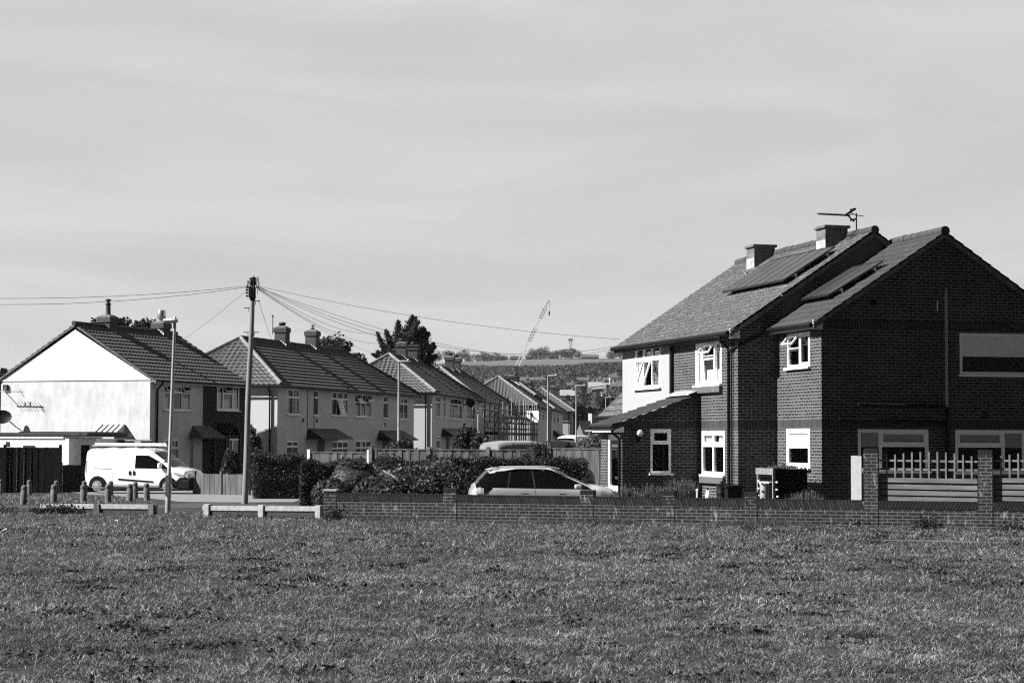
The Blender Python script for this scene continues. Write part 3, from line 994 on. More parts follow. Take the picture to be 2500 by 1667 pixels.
class Row:
    def __init__(s, label, px, Y, ang, Ln, D=6.9, ez=4.9, z0=None, name='rendered_house'):
        z0 = gz(Y) if z0 is None else z0
        X = (px - CX) / F * Y
        s.loc = (X, Y, z0); s.a = -R(ang); s.L, s.D, s.ez = Ln, D, ez - z0 - (0.0 if name == 'gabled_house' else 0.2)
        s.o = thing(name, label, 'house', s.loc, s.a, 'houses along the left side of the street')
        s.front = Plane(s.loc, s.a, (0, 0), (0, 1))
        s.side = Plane(s.loc, s.a, (0, 0), (-1, 0))      # u measured leftwards from the corner
        s.ridge_p = Plane(s.loc, s.a, (-D / 2, 0), (0, 1))
        s.fh = []; s.sh = []

    def fw(s, pl, pr, pt, pb, cols, **k):
        r = s.front.rect(pl, pr, pt, pb, 'l'); s.fh.append(r); s._w.append((r, cols, k)) if hasattr(s, '_w') else setattr(s, '_w', [(r, cols, k)])

    def finish(s, wallmat='pebble', sidemat=None, hip=True, pitch=35, oh=0.32, split=None, splitmat=None, course=0.33):
        D, Ln, ez = s.D, s.L, s.ez
        mats = [wallmat, sidemat or wallmat, splitmat or wallmat]
        w = MB()
        if split:
            wall(w, (0, 0), (0, 1), split, -0.4, ez, [h for h in s.fh if h[0] < split], m=0)
            wall(w, (0, split), (0, 1), Ln - split, -0.4, ez, [(h[0] - split, h[1], h[2] - split, h[3]) for h in s.fh if h[0] >= split], m=2)
        else:
            wall(w, (0, 0), (0, 1), Ln, -0.4, ez, s.fh, m=0)
        wall(w, (-D, 0), (1, 0), D, -0.4, ez, m=1)
        wall(w, (0, Ln), (-1, 0), D, -0.4, ez, m=0)
        wall(w, (-D, Ln), (0, -1), Ln, -0.4, ez, m=0)
        w.build('wall', mats, s.o)
        for r, cols, k in getattr(s, '_w', []):
            window(s.o, (0, 0), (0, 1), r, cols, **k)
        p = R(pitch); c, sn = math.cos(p), math.sin(p)
        hw = D / 2 + oh
        zt = hw * math.tan(p)
        ze = ez
        s.ze, s.zr = ze, ze + zt
        rb = MB()
        e = 0.04
        if hip:
            LL = Ln + 2 * oh
            slope(rb, (oh, -oh, ze + e), (0, 1, 0), (-c, 0, sn), 0, LL, hw, LL - hw, hw / c, course, 0.3, 0.014, 0.05)
            slope(rb, (-D - oh, -oh, ze + e), (1, 0, 0), (0, c, sn), 0, 2 * hw, hw, hw, hw / c, course, 0.3, 0.03, 0.05)
            slope(rb, (-D - oh, Ln + oh, ze + e), (0, -1, 0), (c, 0, sn), 0, LL, hw, LL - hw, hw / c, course, 0.3, 0, 0.05)
            slope(rb, (oh, Ln + oh, ze + e), (-1, 0, 0), (0, -c, sn), 0, 2 * hw, hw, hw, hw / c, course, 0.3, 0, 0.05)
            ro = rb.build('roof', 'tile_row', s.o)
            h = MB()
            xm = -D / 2
            A1 = (xm, hw - oh, s.zr + 0.06); A2 = (xm, Ln + oh - hw, s.zr + 0.06)
            for (q, tp) in (((oh, -oh), A1), ((-D - oh, -oh), A1)):
                ridge(h, (q[0], q[1], ze + 0.1), tp, 0.11)
            h.build('hip_tiles', 'ridge_pale', ro, smooth=True)
            h = MB(); ridge(h, A1, A2, 0.11)
            for (q, tp) in (((oh, Ln + oh), A2), ((-D - oh, Ln + oh), A2)):
                ridge(h, (q[0], q[1], ze + 0.1), tp, 0.11)
            h.build('ridge_tiles', 'ridge_dark', ro, smooth=True)
            f = MB(); f.box(-D - oh + .02, -oh + .02, ze - .02, oh - .02, Ln + oh - .02, ze + .04); f.build('soffit', 'white_dull', ro)
            gt = MB(); x0, x1, y0, y1 = -D - oh - .05, oh + .05, -oh - .05, Ln + oh + .05
            gt.tube([(x0, y0, ze - .03), (x1, y0, ze - .03), (x1, y1, ze - .03)], 0.06, 8); gt.build('gutter', 'black', ro)
            dp = MB(); xx = -0.4; dp.tube([(xx, -oh, ze - .04), (xx, -.07, ze - .35), (xx, -.07, 0)], 0.045, 8); dp.build('downpipe', 'black', s.o)

    def chim(s, px, pyt, **k):
        y, z = s.ridge_p(px, pyt)
        nf = k.pop('noflash', False)
        c = chimney(s.o, -s.D / 2, y, s.zr - 0.7, z, **k)
        if not nf:
            d = k.get('d', .8); w_ = k.get('w', .7)
            f = MB()
            dz = math.tan(R(35))
            for i in range(5):      # stepped pale flashing down the near face of the stack
                x0 = -s.D / 2 + w_ / 2 * (i / 2.5 - 1); x1 = x0 + w_ / 5
                zz = s.zr - abs((x0 + x1) / 2 + s.D / 2) * dz
                f.box(x0, y - d / 2 - .012, zz - .1, x1 + .05, y - d / 2, zz + .16)
            f.obox((-s.D / 2 - .3, y - d / 2 - .14, s.zr + .07), (w_ / 2 + .65, 0, -(w_ / 2 + .65) * dz * .82), (0, .13, 0), (0, 0, .025))
            f.build('flashing', 'white', c)
        return c

    def door(s, px, pyt, pyb, w_=0.9, mat='charcoal', proj=0.8, cz=None, cw=None, cmat='charcoal', canopy_px=None):
        u, z = s.front(px, pyt)
        d = MB(); d.box(0.0, u - w_ / 2 - .06, 0, 0.05, u + w_ / 2 + .06, z + .06)
        fr = d.build('door_frame', 'white_dull', s.o)
        d = MB(); d.box(0.04, u - w_ / 2, 0, 0.09, u + w_ / 2, z); dd = d.build('door', mat, s.o)
        d = MB(); d.sphere((0.11, u + w_ / 2 - .1, 1.0), .03, 8); d.build('handle', 'steel', dd)
        if canopy_px:
            a, b, t0, t1 = canopy_px
            u0, zt = s.front(a, t0); _, zb = s.front(a, t1); u1 = s.front(b, t0)[0]
            canopy(s.o, (0, 0), (0, 1), u0, u1, zb, zt, proj, cmat)

    def vent(s, px, py, sz=.2):
        u, z = s.front(px, py); k = MB(); k.box(0, u - sz / 2, z - sz / 2, .03, u + sz / 2, z + sz / 2); k.build('air_vent', 'black', s.o)


# ---- H1: gabled house, white boarded gable
h1 = Row('white gabled house with boarded gable and half brick front beside the parked van', 367, 94.3, 20.4, 9.3, 6.86, 4.72, name='gabled_house')
h1.D = h1.side(3, 927)[0]; h1.ridge_p = Plane(h1.loc, h1.a, (-h1.D / 2, 0), (0, 1))
D, Ln, ez = h1.D, h1.L, h1.ez
sp_ = h1.front(495, 1000)[0]
h1.fw(402, 466, 938, 1000, [(0.33, [(0.28, 'o'), (0.72, 'f')]), (0.34, [(0.28, 's'), (0.72, 'f')]), (0.33, [(0.28, 'o'), (0.72, 'f')])], mat='white', curtain=[(0, .2, .5, 0), (.75, 1, .5, 0)], opened=25)
h1.fw(401, 437, 1071, 1135, [(0.5, [(0.35, 's'), (0.65, 'f')]), (0.5, [(0.35, 's'), (0.65, 'f')])], mat='white', curtain=[(0, .3, 1, 0)])
h1.fw(530, 585, 940, 1001, [(0.26, [(1, 's')]), (0.42, [(0.28, 'o'), (0.72, 's')]), (0.26, [(1, 's')])], mat='white', curtain=[(0, .26, .7, 0), (.35, .65, .45, 0), (.72, 1, .75, 0)], opened=28)
h1.fw(550, 587, 1070, 1132, [(0.5, [(1, 's')]), (0.5, [(1, 's')])], mat='white', curtain=[(0, .4, .35, 0), (.6, 1, .35, 0)])
h1.finish('pebble', 'render_pale', hip=False, split=sp_, splitmat='brick_dark')
w = MB()
za = h1.side(186, 798)[1] - .12
apex = za
w.poly(((-D, -.02, ez), (0, -.02, ez), (-D / 2, -.02, apex)))
w.box(-D - .02, -.035, ez - .03, .02, -.02, ez + .02)
n = 17
for i in range(1, n):
    zz = ez + (apex - ez) * i / n; hwid = D / 2 * (1 - i / n)
    w.obox((-D / 2 - hwid + .02, -.027, zz - .01), (2 * hwid - .04, 0, 0), (0, .006, 0), (0, .003, .012))
w.build('gable_boards', 'shiplap', h1.o)
w = MB(); w.poly(((0, Ln, ez), (-D, Ln, ez), (-D / 2, Ln, apex))); w.build('rear_gable', 'pebble', h1.o)
# its roof (two slopes, verge at the near gable)
pz = math.atan2(apex + .10 - ez, D / 2)
oh = .32
zed = ez - oh * math.tan(pz) + .14
rb = MB(); sl_ = (D / 2 + oh) / math.cos(pz); LL = Ln + .28
slope(rb, (oh, -.08, zed), (0, 1, 0), (-math.cos(pz), 0, math.sin(pz)), 0, LL, 0, LL, sl_, .33, .3, .014, .05)
slope(rb, (-D - oh, LL - .08, zed), (0, -1, 0), (math.cos(pz), 0, math.sin(pz)), 0, LL, 0, LL, sl_, .33, .3, .014, .05)
ro = rb.build('roof', 'tile_row', h1.o)
zr1 = zed + (D / 2 + oh) * math.tan(pz)
rb = MB(); ridge(rb, (-D / 2, -.16, zr1 + .05), (-D / 2, Ln + .1, zr1 + .05), .11); rb.build('ridge_tiles', 'ridge_dark', ro, smooth=True)
rb = MB()
rb.obox((oh, -.085, zed - .10), (-(D / 2 + oh), 0, (D / 2 + oh) * math.tan(pz)), (0, .1, 0), (0, 0, .11)); rb.build('verge_board', 'concrete_dark', ro)
rb = MB(); rb.obox((-D - oh, -.085, zed - .10), ((D / 2 + oh), 0, (D / 2 + oh) * math.tan(pz)), (0, .1, 0), (0, 0, .11))
rb.build('verge_board', 'concrete_dark', ro)
rb = MB(); rb.box(0, 0, zed - .06, oh - .02, Ln, zed - .02); rb.box(oh - .03, -.1, zed - .12, oh, Ln, zed + .02); rb.build('soffit', 'white_dull', ro)
rb = MB(); rb.tube([(oh + .06, -.12, zed), (oh + .06, Ln + .1, zed)], .055, 8); rb.build('gutter', 'black', ro)
rb = MB(); yp = .55; rb.tube([(oh + .05, yp, zed - .03), (oh, yp, zed - .15), (.07, yp, zed - .4), (.07, yp, 0)], .05, 8); rb.build('downpipe', 'black', h1.o)
h1.zr = zr1
h1.chim(264, 775, w=.62, d=.75, cap='flaunch', mat='brick_chim', pots=1, noflash=True)
h1.chim(394, 790, w=.62, d=.75, cap='flaunch', mat='brick_chim', pots=1, potkind='cowl', pot='steel')
h1.door(478, 1068, 1180, .8, 'white_dull', .75, canopy_px=(462, 519, 1038, 1066), cmat='concrete_dark')
k = MB(); u0, zz = h1.front(523, 1060); u1 = h1.front(551, 1060)[0]
um = (u0 + u1) / 2
for u in (u0, u1): k.box(.0, u - .04, 0, .06, u + .04, zz); k.box(.75, u - .04, 0, .82, u + .04, zz)
for s_ in (u0, u1):
    k.obox((0, s_, zz - .03), (.85, 0, 0), (0, (um - s_), .55), (0, 0, .05))
for q in range(9):
    for yy in (u0,):
        k.bar((.08 + q * .08, yy, .1), (.08 + ((q + 4) % 9) * .08, yy, zz), .02)
k.build('porch_frame', 'charcoal', h1.o)
# lean-to porch canopy on the white gable, with standing seams
ua, zt = h1.side(305, 1037); ub = h1.side(252, 1037)[0]; _, zb = h1.side(300, 1064)
k = MB()
x0, x1 = -ub, -ua
k.poly(((x0, -.012, zt), (x0, -.95, zb), (x1, -.95, zb), (x1, -.012, zt)))
k.poly(((x1, -.012, zt), (x1, -.95, zb), (x1, -.012, zb)))
k.poly(((x0, -.012, zt), (x0, -.012, zb), (x0, -.95, zb)))
k.poly(((x0, -.012, zb - .001), (x1, -.012, zb - .001), (x1, -.95, zb - .001), (x0, -.95, zb - .001)))
sm_ = MB()
for i in range(5):
    x = x0 + (x1 - x0) * i / 4
    sm_.bar((x, -.02, zt + .02), (x, -.95, zb + .02), .03, .04)
k.box(x0 - .03, -.99, zb - .14, x1 + .03, -.95, zb + .0)
can_ = k.build('side_canopy', 'white_dull', h1.o)
sm_.build('seam', 'concrete_dark', can_)
k = MB(); k.box(x0 + .1, -.03, 0, x1 - .1, 0, zb - .2); k.box(x0 + .3, -.05, 1.1, x1 - .5, -.03, zb - .35); k.build('side_door', 'charcoal', h1.o)
k = MB(); uu, zz = h1.side(320, 1064); k.sphere((-uu, -.08, zz), .07, 10); k.build('wall_lamp', 'white_dull', h1.o)
# dish, aerial and alarm box on the gable
k = MB(); uu, zz = h1.side(22, 1019)
import mathutils
pts = []
cdish = Vector((-uu, -.55, zz)); ax = Vector((.35, -.85, .25)).normalized(); e1 = ax.cross(UP).normalized(); e2 = e1.cross(ax)
rings = []
for i in range(5):
    rr = .42 * i / 4; rings.append([k._p(cdish + ax * (.09 * (i / 4) ** 2) + e1 * rr * math.cos(t_ * math.pi / 8) * 1.12 + e2 * rr * math.sin(t_ * math.pi / 8) * .8) for t_ in range(16)])
for i in range(4):
    for t_ in range(16):
        k.f.append([rings[i][t_], rings[i][(t_ + 1) % 16], rings[i + 1][(t_ + 1) % 16], rings[i + 1][t_]]); k.m.append(0)
k.tube([cdish, cdish + Vector((.3, .3, -.25)), (-uu + .42, -.02, zz - .45)], .025, 8)
k.bar(cdish + Vector((0, -.02, -.28)), cdish + ax * .4 + Vector((0, 0, -.1)), .03)
k.build('satellite_dish', 'black', h1.o)  # dish coloured black, its backlit shade put into the material
k = MB(); uu, zz = h1.side(15, 945); k.box(-uu - .13, -.1, zz - .16, -uu + .13, 0, zz + .12); k.build('alarm_box', 'charcoal', h1.o, bevel=.02)
k = MB(); ua, za = h1.side(8, 956); ub, zb = h1.side(72, 957)
k.bar((-ua, -.5, za), (-ub, -.5, zb), .03); k.bar((-ua + .1, -.5, za), (-ua + .1, 0, za), .03)
for i in range(8):
    x = -ua + (ua - ub) * (i + .5) / 8; zz = za + (zb - za) * (i + .5) / 8
    k.bar((x, -.65, zz - .02), (x, -.35, zz + .02), .015)
for i in (.3, .5): k.bar((-ua + (ua - ub) * i, -.5, za), (-ua + (ua - ub) * i, -.5, za + .2), .03)
k.bar((-ub - .2, -.5, zb + .1), (-ub + .05, -.5, zb - .25), .03)
k.build('aerial', 'galv', h1.o)

# ---- H2: the long rendered pair with the hipped roof
h2 = Row('long rendered hipped house with tall twin chimneys behind the telegraph pole', 678, 106, 14.5, 23.8, 7.0, 4.95)
cu = [(0, .3, .8, 0), (.7, 1, .8, 0)]
h2.fw(701, 732, 948, 1011, [(0.5, [(0.33, 's'), (0.67, 'f')]), (0.5, [(0.33, 's'), (0.67, 'f')])], mat='white', curtain=[(0, .35, .9, 0), (.75, 1, .9, 0)])
h2.fw(765, 778, 951, 1014, WIN1, mat='white', curtain=[(0, .4, .6, 0)])
h2.fw(811, 850, 955, 1014, WIN3B, mat='white', curtain=[(.6, .95, .7, 0)], opened=30)
h2.fw(868, 907, 960, 1017, [(0.33, [(0.35, 'o'), (0.65, 'f')]), (0.34, [(0.35, 's'), (0.65, 's')]), (0.33, [(0.35, 'o'), (0.65, 'f')])], mat='white', curtain=[(0, .3, .5, 0), (.35, .66, .45, 0), (.72, 1, .5, 0)])
h2.fw(936, 948, 965, 1021, WIN1, mat='white')
h2.fw(975, 996, 969, 1023, WIN2, mat='white', curtain=[(0, .5, 1, .7), (.3, .9, .3, 0)])
h2.fw(700, 728, 1075, 1112, [(0.5, [(0.4, 's'), (0.6, 'f')]), (0.5, [(0.4, 's'), (0.6, 'f')])], mat='white', curtain=[(0, .2, .6, 0)])
h2.fw(810, 850, 1076, 1120, LOW3, mat='white')
h2.fw(868, 906, 1074, 1120, LOW3, mat='white', curtain=[(.35, .6, .9, .5)])
h2.finish(sidemat='render_white')
h2.chim(689, 801, w=.66, d=.7, potkind='low', cap='flaunch')
h2.chim(763, 810, w=.66, d=.7, potkind='disc', cap='flaunch', pot='galv')
h2.door(782, 1073, 1150, .9, 'concrete_dark', canopy_px=(748, 826, 1045, 1069), proj=.9)
h2.door(940, 1074, 1150, .9, 'charcoal', canopy_px=(921, 988, 1050, 1072), proj=.9)
for q in ((740, 1026), (773, 1027), (940, 1036)): h2.vent(*q)
k = MB(); y_, z_ = h2.ridge_p(669, 800); z2 = h2.ridge_p(669, 774)[1]; k.tube([(-3.5, y_ - .2, z_ - .4), (-3.5, y_ - .2, z2)], .025, 8); k.tube([(-3.5, y_ - .2, z2), (-3.5, y_ - .2, z2 + .1)], .05, 8); k.tube([(-3.5, y_ - .2, z_ - .2), (-3.5, y_ + .3, z_ - .25)], .03, 6); k.build('aerial', 'charcoal', h2.o)
for px in (750, 766):
    k = MB(); u, z = h2.front(px, 1000); k.tube([(.03, u, h2.ez - .1), (.03, u, 2.4)], .018, 6); k.build('cable_conduit', 'concrete_dark', h2.o)

# ---- H3 .. H7
h3 = Row('rendered hipped house with a pair of chimneys before the tall conifer', 1055, 133, 7.3, 20.4, 7.0, 5.22)
for (a, b, c, d, k_) in ((1064, 1075, 966, 1017, WIN2), (1083, 1088, 965, 1018, WIN1), (1099, 1128, 970, 1022, WIN3), (1140, 1160, 975, 1023, WIN3)):
    h3.fw(a, b, c, d, k_, mat='white', curtain=[(.1, .9, .6, 0)], sill=.05)
h3.fw(1066, 1074, 1064, 1095, WIN2, mat='white'); h3.fw(1104, 1128, 1066, 1096, LOW3, mat='white')
h3.finish(sidemat='render_white')
h3.chim(981, 838, potkind='low', w=.66, d=.7, cap='flaunch'); h3.chim(1009, 846, potkind='low', w=.66, d=.7, cap='slab')
h3.door(1092, 1066, 1100, .9, canopy_px=(1078, 1118, 1044, 1062)); h3.door(1145, 1068, 1100, .9, canopy_px=(1134, 1160, 1046, 1062))
k = MB(); u, z = h3.front(1132, 982); k.tube([(.5, u - .08, z - .04), (.5, u + .08, z + .04)], .33, 20); k.tube([(.45, u, z), (.02, u, z - .2)], .04, 6); k.build('satellite_dish', 'black', h3.o)
h4 = Row('rendered hipped house with scaffolding against its front', 1168, 155, 7.1, 18.6, 7.0, 5.16)
for (a, b, c, d, k_) in ((1177, 1184, 985, 1022, WIN2), (1206, 1215, 990, 1024, WIN3)):
    h4.fw(a, b, c, d, k_, mat='white')
h4.finish(sidemat='render_white'); h4.chim(1098, 872, potkind='low', w=.66, d=.7, cap='flaunch'); h4.chim(1114, 876, potkind='low', w=.66, d=.7, cap='flaunch', pot='black')
h5 = Row('rendered hipped house with the banner on its corner beyond the scaffolding', 1306, 180, 4.5, 20, 7.0, 5.22)
for (a, b, c, d, k_) in ((1316, 1320, 1000, 1025, WIN2), (1325, 1329, 1002, 1027, WIN2), (1333, 1338, 1004, 1029, WIN2)):
    h5.fw(a, b, c, d, k_, mat='white', curtain=[(.1, .9, .6, 0)])
h5.finish(sidemat='render_white'); h5.chim(1248, 917, potkind='low', w=.66, d=.7, cap='flaunch'); h5.chim(1259, 920, potkind='low', w=.66, d=.7, cap='slab')
h6 = Row('rendered hipped house second from the far end of the row', 1348, 203, 4.5, 20, 7.0, 5.3)
h6.fw(1352, 1356, 1008, 1030, WIN2, mat='white'); h6.fw(1360, 1364, 1010, 1032, WIN2, mat='white')
h6.finish(sidemat='render_white'); h6.chim(1288, 932, potkind='low', w=.66, d=.7, cap='flaunch'); h6.chim(1296, 935, potkind='low', w=.66, d=.7, cap='slab', noflash=True)
h6.door(1358, 1062, 1080, .9, canopy_px=(1350, 1364, 1050, 1062))
h7 = Row('farthest rendered hipped house of the row behind the white van', 1398, 227, 2.0, 15, 7.0, 5.42)
h7.fw(1404, 1407, 1012, 1030, WIN2, mat='white'); h7.finish(sidemat='render_white')
h7.chim(1352, 944, potkind='low', w=.66, d=.7, cap='flaunch', noflash=True); h7.chim(1362, 948, potkind='low', w=.66, d=.7, cap='slab', noflash=True)

# ================================================================== ground
def strip(name, mat, pts, dz, kind='structure', n=24):
    """flat sheet laid over the ground: pts = ring of (x, y)"""
    me = bmesh.new()
    vs = [me.verts.new((x, y, 0)) for x, y in pts]
    f = me.faces.new(vs)
    if f.normal.z < 0: f.normal_flip()
    bmesh.ops.triangulate(me, faces=me.faces[:])
    for _ in range(6):
        bmesh.ops.subdivide_edges(me, edges=[e for e in me.edges if e.calc_length() > 1.1], cuts=1, use_grid_fill=False)
        bmesh.ops.triangulate(me, faces=me.faces[:])
    for v in me.verts: v.co.z = gz2(v.co.x, v.co.y) + dz
    m = bpy.data.meshes.new(name); me.normal_update()
    for f in me.faces:
        if f.normal.z < 0: f.normal_flip()
    me.to_mesh(m); me.free()
    m.materials.append(MT[mat]); autouv(m)
    o = bpy.data.objects.new(name, m); COL.objects.link(o)
    return tag(o, kind=kind)


t = NT('grass_ground')
n = t.noise(7, 6, rough=0.75); n2 = t.noise(0.5, 4); n3 = t.noise(45, 3)
v = t.mth('MULTIPLY', t.ramp(n, 0.3, 0.016, 0.7, 0.042), t.ramp(n2, 0.3, 0.8, 0.7, 1.25))
v = t.mth('MULTIPLY', v, t.ramp(n3, 0.3, 0.6, 0.7, 1.3))
t.col(v); t.bump(n3, 0.6, 0.03)
MT['grass_ground'] = t.done(0.95)


def gxy(px, Y):
    return ((px - CX) / F * Y, Y)


# terrain: rows of increasing spacing to the foot of the hill, then the hill itself
HP = [(240, .45), (330, 1.5), (450, 4.0), (600, 8.0), (760, 15.5), (950, 26), (1150, 37), (1400, 50), (1600, 58), (1750, 66), (1990, 79), (2100, 82), (2200, 83), (2400, 82), (3200, 60), (6000, 10)]


def gz2(x, y):
    """ground height with the sunken drive behind the garden wall"""
    return gz(y) - .16 * sst(49.3, 50.6, y) * (1 - sst(57, 60, y)) * sst(-4.6, -3.6, x) * (1 - sst(3.6, 4.6, x))


def hillz(x, y):
    if y <= 240: return gz2(x, y)
    for (a, za), (b, zb) in zip(HP, HP[1:]):
        if a <= y <= b:
            z = za + (zb - za) * (y - a) / (b - a); break
    else:
        z = 10
    az = x / y
    # the ridge drops away to the left, rises gently to the right
    k = sst(-0.115, -0.03, az) * 0.55 + 0.45
    k *= 1 + 1.35 * (az - 0.012) * sst(-.05, .02, az)
    z = .45 + (z - .45) * k
    z += (2.2 * math.sin(x * .011 + y * .004) + 1.2 * math.sin(x * .03 - y * .009)) * sst(500, 1300, y)
    return z


ys = [-30, 0, 10] + list(np.arange(20, 44, 4)) + list(np.arange(44, 64, 1)) + list(np.arange(64, 110, 4)) + list(np.arange(110, 300, 12)) + list(np.arange(300, 3200, 35)) + [3600, 4500, 6000]
V = []; Fc = []
NX = 120
for y in ys:
    wid = max(60, abs(y) * .45) if y < 300 else y * .6
    for i in range(NX + 1):
        x = -wid + 2 * wid * i / NX
        V.append((x, y, hillz(x, y)))
ysplit = next(i for i, y in enumerate(ys) if y >= 290)
for r0, r1, nm, mt in ((0, ysplit, 'ground', 'grass_ground'), (ysplit, len(ys) - 1, 'hill', None)):
    fs = [(r * (NX + 1) + i, r * (NX + 1) + i + 1, (r + 1) * (NX + 1) + i + 1, (r + 1) * (NX + 1) + i) for r in range(r0, r1) for i in range(NX)]
    used = sorted({k for f in fs for k in f}); mp_ = {k: i for i, k in enumerate(used)}
    me = bpy.data.meshes.new(nm); me.from_pydata([V[k] for k in used], [], [[mp_[k] for k in f] for f in fs])
    me.polygons.foreach_set('use_smooth', [True] * len(fs))
    if mt is None:
        t = NT('hillside')
        n = t.noise(.02, 6, rough=.7); n2 = t.noise(.006, 4); n3 = t.noise(.12, 5, rough=.7)
        v = t.mth('MULTIPLY', t.ramp(n, .3, .03, .7, .065), t.ramp(n3, .3, .65, .7, 1.35))
        # pale stubble field under the ridge trees (a band across the slope)
        sxyz = t.node('ShaderNodeSeparateXYZ'); t.link(t.coord(), sxyz.inputs[0])
        yy = t.mth('ADD', sxyz.outputs[1], t.mth('MULTIPLY', t.ramp(n2, 0, -40, 1, 40), 1.0))
        yy = t.mth('SUBTRACT', yy, t.mth('MULTIPLY', sxyz.outputs[0], -.55))
        fld = t.mth('MULTIPLY', t.ramp(yy, 1730, 0, 1760, 1), t.ramp(yy, 1975, 1, 1995, 0))
        v = t.mix(fld, v, t.ramp(n3, .3, .10, .7, .14))
        t.col(v); MT['hill'] = t.done(1.0, 0, 0); mt = 'hill'
    me.materials.append(MT[mt]); autouv(me)
    o = bpy.data.objects.new(nm, me); COL.objects.link(o); tag(o, kind='structure')

# far road, tarmac path, forecourt, garden paving
strip('path', 'tarmac', [gxy(-300, 57.0), gxy(300, 57.5), gxy(520, 58.2), gxy(760, 58.6), gxy(790, 60.3), gxy(640, 62.5), gxy(560, 63.5), gxy(480, 63.0), gxy(390, 60.8), gxy(200, 60.2), gxy(-300, 60.4)], 0.006)
strip('forecourt', 'forecourt', [gxy(440, 64.5), gxy(560, 63.8), gxy(720, 64.5), gxy(742, 70), gxy(745, 88), gxy(150, 88), gxy(225, 80), gxy(330, 74)], 0.010)
strip('driveway', 'paving', [gxy(830, 49.4), gxy(1500, 47.8), gxy(2040, 46.6), (12.5, 45.4), (12.5, 64), gxy(1478, 64), gxy(800, 60)], 0.012)
strip('road', 'tarmac', [gxy(800, 73), gxy(1500, 70), gxy(1500, 240), gxy(1405, 240), gxy(1180, 150), gxy(900, 100)], 0.012)
strip('footpath', 'paving', [gxy(2090, 40.2), gxy(2300, 40.0), gxy(2900, 37.6), gxy(2900, 36.8), gxy(2300, 39.3), gxy(2090, 40.0)], 0.012)

# ================================================================== garden wall
WA = Vector((gxy(806, 49.0)[0], 49.0, 0)); WB_ = Vector((gxy(2640, 44.2)[0], 44.2, 0))
wd = (WB_ - WA); WLn = wd.length; wd.normalize(); wa = math.atan2(wd.y, wd.x)
gw = thing('garden_wall', 'long low brick garden wall with tilted brick coping along the edge of the field', 'wall', WA, wa)
PW = Plane(WA, wa, (0, 0), (1, 0))
ztop = lambda u: .665 - .055 * u / WLn
k = MB()
NS = 30
for i in range(NS):
    a, b = WLn * i / NS, WLn * (i + 1) / NS
    k.hexa(((a, 0, -.3), (b, 0, -.3), (b, .215, -.3), (a, .215, -.3), (a, 0, ztop(a) - .183), (b, 0, ztop(b) - .183), (b, .215, ztop(b) - .183), (a, .215, ztop(a) - .183)))
k.build('brickwork', 'brick_wall', gw)
k = MB(); m_ = MB()
u = .0
i = 0
while u < WLn - .06:
    lean = .075 if u > PW(2130, 1200)[0] or True else 0
    lean = -.085 if u < PW(2110, 1200)[0] else .085
    zt = ztop(u); j = rng.uniform(-.006, .006)
    j = abs(j)
    k.hexa(((u, -.004 - j, zt - .18), (u + .059, -.004 - j, zt - .18), (u + .059, .225 + j, zt - .18), (u, .225 + j, zt - .18),
            (u + lean, -.004 - j, zt + j), (u + .059 + lean, -.004 - j, zt + j), (u + .059 + lean, .225 + j, zt + j), (u + lean, .225 + j, zt + j)))
    u += .075
m_.box(0, .001, ztop(WLn) - .175, WLn, .21, ztop(WLn) - .012)
cp = k.build('coping', 'coping', gw); m_.build('coping_mortar', 'concrete_dark', cp)
for (pl, pr, pt) in ((790, 821, 1196), (1082, 1114, 1191), (1416, 1449, 1196), (1616, 1647, 1198), (1817, 1848, 1201)):
    ua = PW(pl, pt)[0]; ub = PW(pr, pt)[0]; zt = PW(pl, pt)[1]
    k = MB(); k.box(ua, -.008, -.3, ub, .26, zt - .105, 0)
    nb = 5
    for q in range(nb):
        k.box(ua + (ub - ua) * q / nb + .004, -.008, zt - .105, ua + (ub - ua) * (q + 1) / nb - .004, .26, zt, 1)
    if pl == 790: k.box(ua - .01, -.025, zt - .02, ub + .01, .27, zt + .02, 2)
    k.build('pillar', ['brick_wall', 'coping', 'concrete'], gw)
tp = []
for (pl, pr, pt) in ((2108, 2143, 1094), (2387, 2422, 1098), (2672, 2708, 1102)):
    ua = PW(pl, pt)[0]; ub = PW(pr, pt)[0]; zt = PW(pl, pt)[1]; tp.append((ua, ub, zt))
    k = MB(); k.box(ua, -.01, -.3, ub, .27, zt - .11, 0)
    for q in range(4): k.box(ua + (ub - ua) * q / 4 + .004, -.01, zt - .11, ua + (ub - ua) * (q + 1) / 4 - .004, .27, zt, 1)
    k.build('tall_pillar', ['brick_wall', 'coping'], gw)
